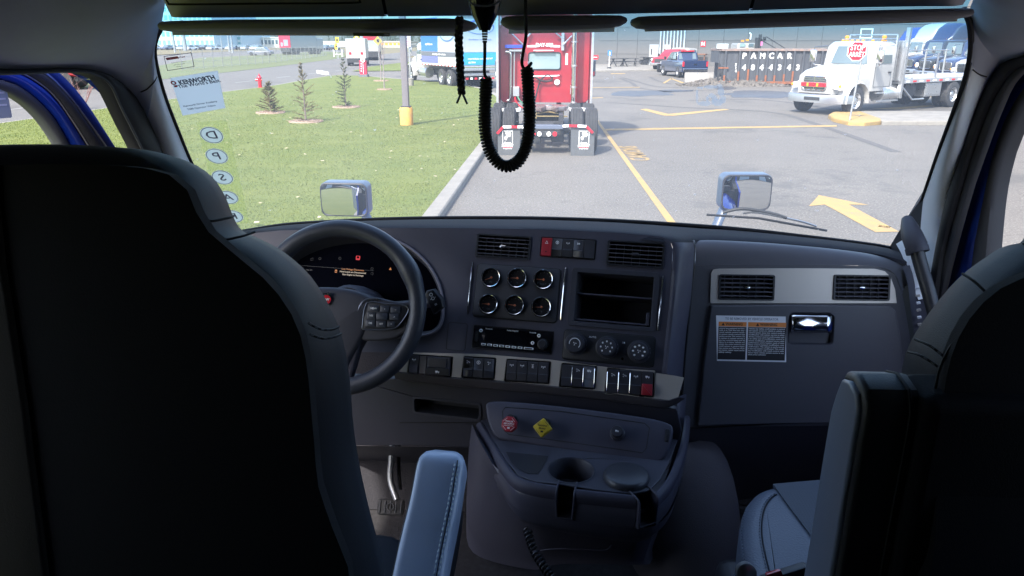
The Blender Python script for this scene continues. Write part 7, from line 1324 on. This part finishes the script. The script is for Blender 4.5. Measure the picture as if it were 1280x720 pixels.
mb = MB(LM); [mb.box(-.009 + .0045 * k, -.006 + .0045 * k, .010, .0165, 0, .003) for k in range(5)]; mb.obj('emblem_crown', CHROME, em); text('KW', .008, LM @ Matrix.Translation((0, 0, .0047)), WPR, em, bold=.04)
# ---------------------------------------------------------------- driver seat
DSt = thing('driver_seat', 'black leather driver seat seen from behind, nearest on the left', 'seat', at(250, 700, .85)); SP1 = Plane(at(250, 400, .80), 0, 10)
o_ = [SP1.uv(*p, -.145) for p in ((-150, 200), (0, 186), (60, 183), (130, 183.5), (190, 188), (228, 198), (258, 217), (276, 243), (287, 270), (298, 287), (322, 298), (352, 315), (385, 345), (410, 385), (427, 428), (436, 480), (441, 540), (449, 590), (460, 640), (473, 690), (482, 740), (484, 800), (-150, 800))]
o_ = ccw([(p.x, p.y) for p in cat([(a, b, 0) for a, b in o_], 3, closed=True)]); mb = MB(SP1.M)
rings = []
for h, d in ((-.20, .05), (-.19, .02), (-.165, .004), (-.13, 0), (-.085, 0), (-.055, .004), (-.032, .014), (-.015, .028), (-.004, .046), (.0, .07)): rings.append([(p[0], p[1], h) for p in inset(o_, d)])
c0 = (sum(p[0] for p in o_) / len(o_), sum(p[1] for p in o_) / len(o_)); last = inset(o_, .07)
for k, hh in ((.25, .004), (.5, .006), (.8, .006)): rings.append([(c0[0] + (p[0] - c0[0]) * (1 - k), c0[1] + (p[1] - c0[1]) * (1 - k), hh) for p in last])
mb.loft(rings); bk = mb.obj('backrest', LEA, DSt)
bpo = [SP1.uv(*p, .006) for p in ((-150, 212), (20, 206), (130, 206), (205, 215), (238, 240), (254, 280), (296, 318), (340, 356), (370, 400), (384, 450), (391, 520), (397, 600), (402, 800), (-150, 800))]; bpo = ccw([(p.x, p.y) for p in resamp(cat([(a, b, 0) for a, b in bpo], 4), 60)]); mb = MB(SP1.M); mb.extr(bpo, -.01, .010); mb.obj('back_panel', LEAD, DSt, bevel=.005, seg=3)
cp_ = [SP1.uv(*p) for p in ((-150, 205), (3, 200), (16, 330), (42, 500), (72, 740), (72, 790), (-150, 790))]; mb = MB(SP1.M); mb.puff(cp_, .004, .016, .006, 3); mb.obj('back_shell', mat('shell_grey', (.014, .0135, .017), .7, grain=.4, gscale=500), DSt)
def seam(pts, pl, hs, par, r=.0016, st=True, m=None):
    P = [(*pl.uv(px, py, h), h) for (px, py), h in zip(pts, hs)]; P = cat(P, 5); mb = MB(pl.M); mb.tube(P, r, 6); s = mb.obj('seam', m or LEA, par)
    if st: mb = MB(pl.M); mb.stitch([p + V((0, 0, r)) for p in P], .005, .004, .0009); mb.obj('stitching', THR, s, kind='stuff')
seam([(386, 404), (400, 411), (414, 412), (424, 408)], SP1, [-.004, -.014, -.03, -.05], DSt); seam([(388, 418), (404, 423), (418, 421), (427, 417)], SP1, [-.004, -.014, -.03, -.05], DSt)
seam([(237, 268), (262, 276), (286, 272), (292, 270)], SP1, [.0, -.012, -.04, -.06], DSt, st=False); seam([(270, 302), (300, 296), (318, 290)], SP1, [-.004, -.03, -.06], DSt, st=False)
zc = 1.66; mb = MB(); q = [G(px, py, zc) for px, py in ((440, 655), (478, 655), (500, 655), (520, 668), (520, 720), (520, 800))]; yk = q[0].y; mb.puff(rr(-.74, .82, q[3].x, yk, .07), zc - .14, zc, .045, 4, dome=.01); mb.obj('seat_cushion', LEA, DSt)
mb = MB(); mb.box(-.66, -.26, .85, 1.25, 1.2, 1.5); mb.obj('seat_base', PLB, DSt, bevel=.03)
# arm rest: a padded bar along the right of the seat
def armrest(par, C, wd, th, m, up=(0, 0, 1)):
    C = resamp(cat(C, 6), 34); n = len(C); rings = []
    for i, p in enumerate(C):
        t = (C[min(n - 1, i + 1)] - C[max(0, i - 1)]).normalized(); x = t.cross(V(up)).normalized(); y = x.cross(t); s = 1 if i > 4 else sqrt(max(.0, 1 - ((4.4 - i) / 4.6) ** 2)); s2 = 1 if i > 4 else .35 + .65 * s
        rings.append([p + x * a * s2 + y * b * (s if b > 0 else 1) * 1 for a, b in [(q[0], q[1]) for q in rr(-wd / 2, -th / 2, wd / 2, th / 2, .017, 4)]])
    mb = MB(); mb.loft(rings); return mb.obj('armrest', m, par), rings
C_ = [at(557, 566, 1.175), at(550, 600, 1.13), at(543, 640, 1.08), at(530, 700, 1.01), at(515, 780, .92)]
arm, rings = armrest(DSt, C_, .088, .062, LEAB)
n_ = len(rings[0]); mb = MB(); tl_ = [max(r, key=lambda p: p.z - .55 * abs(p.x - max(q.x for q in r))) for r in rings]
def edge(rs, fx, dz=.001):   # a line along the top at fraction fx of the width
    o = []
    for r in rs:
        x0, x1 = min(p.x for p in r), max(p.x for p in r); X = x0 + (x1 - x0) * fx; top = sorted(r, key=lambda p: -p.z)[:max(6, len(r) // 2)]; b = min(top, key=lambda p: abs(p.x - X)); o.append(V((X if abs(b.x - X) < .02 else b.x, b.y, b.z + dz)))
    return o
for fx in (.80, .88): mb = MB(); mb.stitch(edge(rings[4:], fx, .0014), .0052, .0036, .0013); mb.obj('stitching', mat('pale_thread', (.75, .85, .9), .7), arm, kind='stuff')
mb = MB(); mb.tube(edge(rings[3:], .84, .0002), .0008, 6); mb.obj('seam', LEA, arm); mb = MB(); mb.tube(edge(rings[3:], .04, -.003), .0020, 6); mb.obj('piping', LEA, arm)
C2 = [p + V((.0, .0, -.055)) for p in C_]; mb = MB(); mb.loft([[p + V((a, 0, b)) for a, b in rr(-.036, -.035, .040, .03, .01, 2)] for p in resamp(C2, 6)][1:]); mb.obj('arm_core', PLB, DSt)
# ---------------------------------------------------------------- passenger seat
PS = thing('passenger_seat', 'black leather passenger seat on the right with its armrest folded up', 'seat', at(1200, 700, .9)); SP2 = Plane(at(1200, 500, .82), 0, 10)
o_ = [SP2.uv(*p, -.15) for p in ((1118, 560), (1121, 510), (1127, 470), (1137, 432), (1165, 388), (1200, 347), (1235, 320), (1265, 304), (1330, 296), (1450, 296), (1560, 330), (1600, 420), (1610, 800), (1090, 800), (1105, 640))]
o_ = ccw([(p.x, p.y) for p in cat([(a, b, 0) for a, b in o_], 3, closed=True)]); rings = []
for h, d in ((-.20, .06), (-.19, .02), (-.16, .004), (-.12, 0), (-.08, 0), (-.05, .004), (-.028, .016), (-.012, .03), (-.003, .048), (.0, .07)): rings.append([(p[0], p[1], h) for p in inset(o_, d)])
c0 = (sum(p[0] for p in o_) / len(o_), sum(p[1] for p in o_) / len(o_)); last = inset(o_, .07)
for k, hh in ((.3, .004), (.7, .006)): rings.append([(c0[0] + (p[0] - c0[0]) * (1 - k), c0[1] + (p[1] - c0[1]) * (1 - k), hh) for p in last])
mb = MB(SP2.M); mb.loft(rings); mb.obj('backrest', LEA, PS); bpo = [SP2.uv(*p, .006) for p in ((1300, 338), (1245, 362), (1205, 405), (1182, 465), (1172, 560), (1165, 700), (1162, 800), (1600, 800), (1590, 420), (1540, 345))]; bpo = ccw([(p.x, p.y) for p in resamp(cat([(a, b, 0) for a, b in bpo], 4), 60)]); mb = MB(SP2.M); mb.extr(bpo, -.01, .010); mb.obj('back_panel', LEAD, PS, bevel=.005, seg=3)
h_ = [SP2.uv(*p, -.15) for p in ((1268, 306), (1266, 288), (1271, 264), (1285, 238), (1320, 215), (1380, 205), (1450, 215), (1470, 260), (1470, 310))]; h_ = ccw([(p.x, p.y) for p in cat([(a, b, 0) for a, b in h_], 3, closed=True)]); mb = MB(SP2.at(0, 0, -.14)); mb.puff(h_, -.0, .13, .035, 5, back=True); mb.obj('headrest', LEA, PS)
PERF = mat('perforated_leather', (.016, .02, .028), .5)
n = PERF.node_tree.nodes; l = PERF.node_tree.links; tc = n.new('ShaderNodeTexCoord'); vo = n.new('ShaderNodeTexVoronoi'); vo.inputs['Scale'].default_value = 170; vo.inputs['Randomness'].default_value = 0; l.new(tc.outputs['Object'], vo.inputs['Vector']); mr = n.new('ShaderNodeMapRange'); l.new(vo.outputs['Distance'], mr.inputs[0]); mr.inputs[1].default_value = .18; mr.inputs[2].default_value = .26
cx_ = n.new('ShaderNodeMix'); cx_.data_type = 'RGBA'; l.new(mr.outputs[0], cx_.inputs[0]); cx_.inputs[6].default_value = (.003, .003, .004, 1); cx_.inputs[7].default_value = (.055, .068, .095, 1); l.new(cx_.outputs[2], n['Principled BSDF'].inputs['Base Color'])
seam([(1144, 424), (1162, 432), (1180, 446)], SP2, [-.05, -.022, -.006], PS); seam([(1135, 440), (1150, 444), (1172, 458)], SP2, [-.055, -.03, -.008], PS); seam([(1203, 342), (1218, 352), (1240, 372), (1262, 384)], SP2, [-.055, -.03, -.006, -.002], PS, st=False)
seam([(1175, 720), (1168, 560), (1170, 480), (1190, 430), (1230, 385), (1290, 350)], SP2, [-.001] * 6, PS, st=False)
# folded armrest beside the backrest
AX0, AX1 = .372, .44; ap = [onx(px, py, AX0) for px, py in ((1042, 560), (1043, 530), (1047, 512), (1056, 490), (1064, 484), (1070, 486), (1074, 500), (1076, 540))]
yz = [(.915, 1.2), (.905, 1.9), (.900, 2.10), (.895, 2.125), (.880, 2.165), (.865, 2.175), (.845, 2.175), (.815, 2.168), (.805, 2.14), (.805, 1.9), (.80, 1.2)]
zt = at(1078, 481, .82).z; yz = [(y, z - 2.175 + zt) for y, z in yz]; q = ccw([(p.x, p.y) for p in cat([(a, b, 0) for a, b in yz], 3, closed=True)])
M = Matrix(((0, 0, -1, AX1), (1, 0, 0, 0), (0, 1, 0, 0), (0, 0, 0, 1))); mb = MB(M); q = ccw([(p.x, p.y) for p in resamp([(a, b, 0) for a, b in q + [q[0]]], 70)][:-1]); mb.puff(q, 0, AX1 - AX0 - .006, .009, 3); fa_ = mb.obj('armrest', mat('arm_rear_leather', (.008, .010, .014), .5, grain=.3, gscale=520), PS); mb = MB(M); mb.puff(inset(q, .010), AX1 - AX0 - .012, AX1 - AX0, .005, 3); mb.obj('lit_side_pad', mat('arm_lit_leather', (.15, .18, .25), .45, coat=.4, crough=.35, grain=.3, gscale=520), fa_)  # light on the side put into colour: pale leather against the near-black rear
for d_ in (.020,): ln = [V((p[0], p[1], AX1 - AX0 - .001)) for p in inset(q, d_)]; ln = [p for p in ln if p.y > 1.45 and p.x < .9]; ln.sort(key=lambda p: p.y); mb = MB(M); mb.stitch([p for p in ln if p.x < .86], .005, .004, .0009); mb.obj('stitching', THR, fa_, kind='stuff')
mb = MB(M); mb.tube([(p[0], p[1], .010) for p in inset(q, -.0005)], .0022, 6, loop=True); mb.obj('piping', LEA, fa_)
mb = MB(); mb.box(AX1 - .004, .62, .79, .88, 1.3, zt - .004); mb.obj('back_side', LEAD, PS, bevel=.02)
# cushion
zc = 1.70; cpx = [(1060, 594), (1000, 598), (966, 603), (947, 609), (934, 622), (927, 640), (925, 665), (930, 700), (945, 760), (960, 800)]; cw_ = [G(px, py, zc) for px, py in cpx]
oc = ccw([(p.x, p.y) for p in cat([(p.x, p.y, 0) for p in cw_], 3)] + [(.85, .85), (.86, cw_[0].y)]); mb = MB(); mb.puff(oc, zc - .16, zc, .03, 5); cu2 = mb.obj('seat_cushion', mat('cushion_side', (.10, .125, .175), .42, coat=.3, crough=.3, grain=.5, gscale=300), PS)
ip_ = [(lambda g: (g.x, g.y))(G(px, py, zc)) for px, py in ((966, 607), (1045, 600), (1110, 600), (1140, 740), (1062, 760), (1034, 700), (1008, 664), (984, 632))]; mb = MB(); mb.extr(ip_, zc - .01, zc + .004); mb.obj('perforated_insert', PERF, cu2)
mb = MB(); mb.stitch([(a, b, zc + .0012) for a, b in inset(oc, .034) if a < .46], .005, .004, .0009); mb.stitch([(a, b, zc - .012) for a, b in inset(oc, .004) if a < .40], .005, .004, .0009); mb.obj('stitching', THR, cu2, kind='stuff')
mb = MB(); mb.tube([(a, b, zc + .0005) for a, b in inset(oc, .038) if a < .46], .0016, 6); mb.obj('piping', LEA, cu2)
mb = MB(); mb.box(.35, .8, .9, 1.3, 1.2, 1.55); mb.obj('seat_base', PLB, PS, bevel=.03)
SBk = thing('seat_belt_buckle', 'black belt buckle with red release beside the passenger cushion', 'buckle', at(975, 722, 1.0)); mb = MB(frame(at(985, 726, .97), (.9, .1, .3), (0, -1, .3))); mb.puff(rr(-.04, -.014, .04, .012, .008), -.02, .0, .005, 2); mb.obj('buckle_body', PLB, SBk); mb = MB(frame(at(968, 719.5, .965), (.9, .1, .3), (0, -1, .3))); mb.puff(rr(-.012, -.006, .012, .006, .002), -.005, .003, .001, 2); mb.obj('release_button', REDL, SBk)
mb = MB(frame(at(933, 716, 1.02), (1, 0, 0), (0, -1, .4))); mb.lathe([(.016, -.01), (.016, .004), (.013, .006), (.0001, .006)], 20); o = mb.obj('recliner_knob', ALU); tag(o, 'round silver knob at the lower left of the passenger cushion', 'knob')
# ---------------------------------------------------------------- grab handle on the right pillar
GH = thing('grab_handle', 'black tubular grab handle on the right pillar beside the dashboard', 'handle', at(1150, 320, 1.86))
mb = MB(); h = cat([at(1146, 312, 1.84), at(1152, 335, 1.82), at(1160, 362, 1.79), at(1170, 400, 1.76), at(1185, 460, 1.72)], 6); mb.tube(h, .0165, 16); mb.obj('tube', mat('handle_black', (.03, .031, .036), .4, grain=.2, gscale=500), GH)
mb = MB(); mb.tube([at(1134, 274, 1.93), at(1136, 282, 1.91), at(1140, 294, 1.88), at(1145, 306, 1.85), at(1147, 313, 1.842)], [.014, .020, .025, .026, .024], 16); mb.tube([at(1145.5, 309, 1.845), at(1147.5, 316, 1.838)], .027, 16); mb.obj('bracket', PLD, GH)
patch('pillar_foot', [at(1120, 305, 2.0), at(1128, 320, 1.95), at(1136, 345, 1.90), at(1148, 375, 1.86)], [at(1136, 295, 1.97), at(1145, 310, 1.92), at(1153, 345, 1.88), at(1158, 372, 1.86)], TRIM, .0, 3, 12, TR)
# ---------------------------------------------------------------- radio handset, cord, strap
CB = thing('radio_handset', 'black radio handset hanging from the overhead console with a coiled cord', 'handset', at(606, 10, 1.34))
Yc = 1.32; k_ = Yc / 930
hs = [at(px, py, Yc) for px, py in ((606, -26), (606, -8), (606, 5), (606, 18), (606, 30), (606, 38))]
mb = MB(); wds = (.030, .029, .027, .022, .014, .009); mb.loft([[p + V((a * wd, b * wd * .7, 0)) for a, b in [(cos(2 * pi * i / 20), sin(2 * pi * i / 20)) for i in range(20)]] for p, wd in zip(hs, wds)]); hb_ = mb.obj('handset_body', GLOSS, CB)
mb = MB(); mb.tube(cat([at(587, 2, Yc - .03), at(593, 6, Yc - .032), at(606, 7.5, Yc - .034), at(619, 5, Yc - .032), at(626, -1, Yc - .03)], 4), .0016, 6); mb.obj('trim_line', ALU, hb_)
mb = MB(); [mb.cyl(at(606, 38 + k * 3.2, Yc), at(606, 40.6 + k * 3.2, Yc), .0052 - .0003 * k, n=10) for k in range(5)]; mb.obj('strain_relief', RUB, CB)
mb = MB(); mb.tube(cat([at(606, 52, Yc), at(606, 70, Yc), at(605.5, 90, Yc), at(608, 97, Yc), at(613, 99, Yc - .01), at(607, 104, Yc - .012)], 6), .0028, 8); mb.tube(cat([at(657, -30, Yc), at(657, 20, Yc), at(657.5, 45, Yc), at(653.5, 68, Yc), at(652.5, 80, Yc), at(656, 86, Yc - .008), at(662, 82, Yc - .01), at(664, 79, Yc)], 6), .0028, 8); mb.obj('straight_cord', RUB, CB)
path = cat([at(px, py, Yc) for px, py in ((608, 100), (607, 120), (606, 145), (607, 168), (612, 188), (621, 202), (633, 208), (646, 203), (655, 190), (660, 172), (662, 150), (661, 125), (660, 105), (659, 86))], 14)
N = 66 * 12; P = resamp(path, N); coil = []; rc_ = .0088
for i in range(N):
    t = (P[min(N - 1, i + 1)] - P[max(0, i - 1)]).normalized(); y = V((0, 1, 0)); x = y.cross(t).normalized(); a = 2 * pi * i / 12; coil.append(P[i] + (x * cos(a) + y * sin(a)) * rc_ * (1 + .04 * sin(i * .05)))
mb = MB(); mb.tube(coil, .0027, 7); mb.obj('coiled_cord', RUB, CB)
SB = thing('braided_strap', 'black braided strap with two loose ends hanging from the left visor', 'strap', at(575, 24, 1.36)); Ys = 1.36
path = resamp(cat([at(px, py, Ys) for px, py in ((574, 22), (573.5, 50), (575, 80), (576, 100), (577, 117))], 6), 90)
for ph in (0, 2.09, 4.19): mb = MB(); mb.tube([p + V((cos(i * .36 + ph) * .0042, sin(i * .72 + ph) * .003, 0)) for i, p in enumerate(path)], .0036, 7); mb.obj('strand', RUB, SB)
for e in ((571, 129), (584, 130)): mb = MB(); mb.tube(cat([at(577, 114, Ys), at((577 + e[0]) / 2, 122, Ys), at(*e, Ys)], 4), .0034, 6, flat=.6); mb.obj('loose_end', RUB, SB)
# coiled cord at the console foot
path = resamp(cat([at(659, 662, 1.36), at(664, 680, 1.33), at(674, 700, 1.30), at(690, 722, 1.26), at(705, 745, 1.22)], 8), 18 * 12); coil = []
for i, p in enumerate(path): t = (path[min(len(path) - 1, i + 1)] - path[max(0, i - 1)]).normalized(); y = t.cross(V((0, 0, 1))).normalized(); x = y.cross(t); a = 2 * pi * i / 12; coil.append(p + (x * cos(a) + y * sin(a)) * .008)
mb = MB(); mb.tube(coil, .0026, 7); o = mb.obj('coiled_cord', mat('cord_black', (.02, .021, .026), .35)); tag(o, 'short black coiled cord at the foot of the centre console', 'cord')
# ---------------------------------------------------------------- stickers on the glass
def wf_(px, py, tw=0, d=.006):
    c = ws(px, py, d); r = ws(px + 20, py, d); return frame(c, (r - c), V((0, -.762, -.648)))
def wuv(M, px, py): p = ws(px, py, .006); q = M.inverted() @ p; return (q.x, q.y)
def gst(m, name, lb, outl, z=.0): pass
M0 = wf_(250, 115); q = [wuv(M0, *p) for p in ((213.5, 95), (273, 85.5), (282.5, 133), (229, 143))]
ang = atan2(q[1][1] - q[0][1], q[1][0] - q[0][0]); K = thing('glass_sticker', 'silver square sticker with maker name on the left of the windshield', 'sticker', M0.translation)
mb = MB(M0); mb.extr(q, 0, .0006); mb.obj('foil', tlmat('sticker_silver', (.88, .88, .84), .92), K, smooth=0)
def sm(px, py, extra=0): a = wuv(M0, px, py); return M0 @ Matrix.Translation((a[0], a[1], .0009)) @ Matrix.Rotation(ang + extra, 4, 'Z')
text('KENWORTH', .0195, sm(247, 97.5), mat('sticker_navy', (.01, .01, .04), .5), K, bold=.04, sx=.80); text('The World\u2019s Best.', .0150, sm(250, 101.8), mat('sticker_navy', (.01, .01, .04), .5), K, bold=.02, sx=.95)
mb = MB(sm(218.5, 102)); mb.extr(ell(0, .003, .0065, n=16), 0, .0003, [ell(0, .003, .003, n=10)]); mb.box(-.004, .004, -.011, -.005, 0, .0003); mb.obj('emblem', REDL, K, smooth=0)
text('Kenworth Driver Academy', .0078, sm(251, 127.5), mat('sticker_navy', (.01, .01, .04), .5), K, bold=.015); text('T680 Operator Videos', .0078, sm(252.5, 132), mat('sticker_navy', (.01, .01, .04), .5), K, bold=.015)
M0 = wf_(228, 77); q = [wuv(M0, *p) for p in ((205.5, 68), (240, 63), (244, 81), (210, 86.5))]; qi = inset(ccw(q), .0012); ang = atan2(q[1][1] - q[0][1], q[1][0] - q[0][0]); K = thing('glass_sticker', 'clear outlined service sticker with a red bar at the top left of the windshield', 'sticker', M0.translation)
mb = MB(M0); mb.extr(q, 0, .0004, [qi]); mb.obj('outline', mat('outline_purple', (.12, .08, .16), .5), K, smooth=0); a = wuv(M0, 219, 70); mb = MB(sm(217.5, 69.8)); mb.box(-.017, .012, -.0035, .0035, 0, .0004); mb.obj('red_bar', REDL, K, smooth=0)
text('PremiumCare', .0062, sm(223, 69.3), REDL, K, bold=.03); text('Customer Assistance', .004, sm(224, 75), BLK, K); text('1 800 KW-ASSIST', .004, sm(224.5, 78), BLK, K); text('24 hours', .004, sm(225, 80.5), BLK, K)
# gear letter strip, seen from behind
M0 = wf_(275, 200); strip = [wuv(M0, *p) for p in ((246, 150), (284, 147), (312, 278), (278, 283))]; K = thing('gear_strip', 'yellowish clear strip of gear letters in silver ovals, reading backwards on the glass', 'sticker', M0.translation)
ym = tlmat('clear_yellow_film', (.75, .78, .2), .8, .2); mb = MB(M0); mb.extr(strip, 0, .0004); mb.obj('clear_film', ym, K, smooth=0)
ang = atan2(*(wuv(M0, 290, 190)[1] - wuv(M0, 265, 192)[1], wuv(M0, 290, 190)[0] - wuv(M0, 265, 192)[0]))
for ch_, px, py in (('D', 265.5, 165.5), ('P', 271.8, 192.5), ('S', 278.7, 219.8), ('A', 285.5, 245.5), ('R', 292, 270)):
    Mo = sm(px, py) @ Matrix.Translation((0, 0, .0003)); mb = MB(Mo); mb.extr(ell(0, 0, .0285, .0315, 30), 0, .0004); ov = mb.obj('oval', tlmat('oval_silver', (.93, .93, .93), .95), K, smooth=0); mb = MB(Mo); mb.extr(ell(0, 0, .0268, .0298, 30), .0004, .0007, [ell(0, 0, .0252, .0282, 30)]); mb.obj('oval_line', mat('outline_purple', (.12, .08, .16), .5), ov, smooth=0)
    text(ch_, .042, Mo @ Matrix.Translation((0, 0, .0008)) @ Matrix.Diagonal((-1, 1, 1, 1)), mat('outline_purple', (.12, .08, .16), .5), ov, bold=.005)
# faint smudge of pale blotches in the middle of the glass, and the maker mark in the corner
M0 = wf_(885, 118); sgm = tlmat('smudge', (.8, .8, .78), .9, .3); rg = random.Random(12); mb = MB(M0)
def blob(cx, cy, rx, ry, h):
    return mb.extr([wuv(M0, cx + rx * (1 + .45 * noise.noise(V((cos(t) * 2.2 + cx, sin(t) * 2.2 + cy, 1)))) * cos(t), cy + ry * (1 + .45 * noise.noise(V((cos(t) * 2.2, sin(t) * 2.2 + cx, 5)))) * sin(t)) for t in [2 * pi * k / 16 for k in range(16)]], h, h + .0001)
for i, (cx_, cy_, rx_, ry_) in enumerate(((896, 126, 8, 4.5), (901, 112, 4, 6), (889, 117, 4, 3), (880, 127, 9, 3), (871, 118, 1.6, 9), (888, 106, 9, 2.4), (903, 122, 4, 5), (893, 121, 3.5, 5), (875, 107, 4, 1.4), (884, 121, 2, 4), (899, 104, 4, 2))): blob(cx_, cy_, rx_, ry_, i * .0002)
o = mb.obj('glass_smudge', sgm, smooth=0); tag(o, 'pale broken smudge in the middle right of the windshield', 'smudge')
text('SECURIT', .011, wf_(1105, 281.3) @ Matrix.Rotation(R(-13), 4, 'Z'), mat('print_maroon', (.08, .01, .03), .5), None, name='glass_mark', bold=.03, sx=.8); tag(bpy.data.objects['glass_mark'], 'tiny dark maker mark in the lower right corner of the windshield', 'marking')
# ---------------------------------------------------------------- hood mirrors and wiper
MIR = mat('mirror_glass', (.60, .62, .64), .015, 1)
for (x0, y0, x1, y1, Y, nx, lb, s) in ((398.5, 227, 462, 272, 3.35, -.04, 'left hood mirror on a blue arm above the steering wheel', -1), (901, 217.5, 965, 264, 3.35, .05, 'right hood mirror above the passenger side of the dash', 1)):
    c = at((x0 + x1) / 2, (y0 + y1) / 2, Y); t = thing('hood_mirror', lb, 'mirror', (c.x, c.y, c.z - .1), group='hood mirrors'); n_ = V((nx, -1, .0)).normalized(); M = frame(c, V((1, nx, 0)), n_)
    hw = (x1 - x0) / 2 * Y / 930 * .98; hh = (y1 - y0) / 2 * Y / 930 * .98
    mb = MB(M); mb.puff(rr(-hw, -hh, hw, hh, .03, 5), -.07, .006, .010, 3, back=False); hb_ = mb.obj('housing', mat('mirror_housing', (.06, .085, .13), .4, coat=.2), t)
    mb = MB(M); mb.tube([(p[0], p[1], .004) for p in rr(-hw + .006, -hh + .006, hw - .006, hh - .006, .026, 5)], .005, 8, loop=True); mb.obj('rim_seal', PLB, hb_)
    rows = []; a, b = hw - .008, hh - .008
    for j in range(13):
        row = []
        for i in range(17):
            u, v = -1 + i / 8, -1 + j / 6; k = (1 - .10 * (abs(v) ** 6)) ; k2 = (1 - .10 * (abs(u) ** 6)); row.append((u * a * k, v * b * k2, 0.0150 - .006 * (u * u * .8 + v * v * .5)))
        rows.append(row)
    mb = MB(M); mb.grid(rows); mb.obj('mirror_glass', MIR, t)
    mb = MB(); p0 = c + V((-s * .07, .04, -.06)); foot = V((c.x - s * .20, 3.25, 1.52)); mb.tube(cat([p0 + V((0, .0, .02)), p0.lerp(foot, .5) + V((-s * .01, 0, .01)), foot], 5), .024, 12, flat=.7); mb.obj('arm', mat('mirror_housing', (.06, .085, .13), .4, coat=.2), t)
WI = thing('wiper', 'black windshield wiper parked at the lower right outside the glass', 'wiper', ws(960, 280, -.03))
wo_ = lambda px, py, d=-.02: ws(px, py + 5.5, d)
mb = MB(); mb.tube([wo_(884, 269.5), wo_(950, 274), wo_(1035, 289.5)], .0036, 8); mb.obj('blade', RUB, WI); mb = MB(); mb.tube(cat([wo_(905, 270, -.03), wo_(930, 267, -.035), wo_(965, 272.5, -.035), wo_(985, 277, -.03)], 4), .005, 8); mb.obj('arm', DARKM, WI)
mb = MB(); mb.tube(cat([wo_(930, 270, -.026), wo_(950, 270.5, -.03), wo_(1000, 280, -.028), wo_(1022, 285.5, -.024)], 4), .003, 6); mb.obj('yoke', ALU, WI)
# building behind us, seen only in mirrors and chrome
t = thing('rear_workshop', 'pale workshop wall behind the truck, seen in the hood mirrors', 'building', (0, -45, 0)); mb = MB(); mb.box(-40, 60, -60, -45, 0, 8); mb.obj('wall', BW, t, smooth=0)
for k in range(8): mb = MB(); mb.box(-30 + k * 11, -25 + k * 11, -44.98, -44.9, .1, 4.5); mb.obj('bay_door', mat('bay_white', (.5, .55, .58), .5), t, smooth=0)
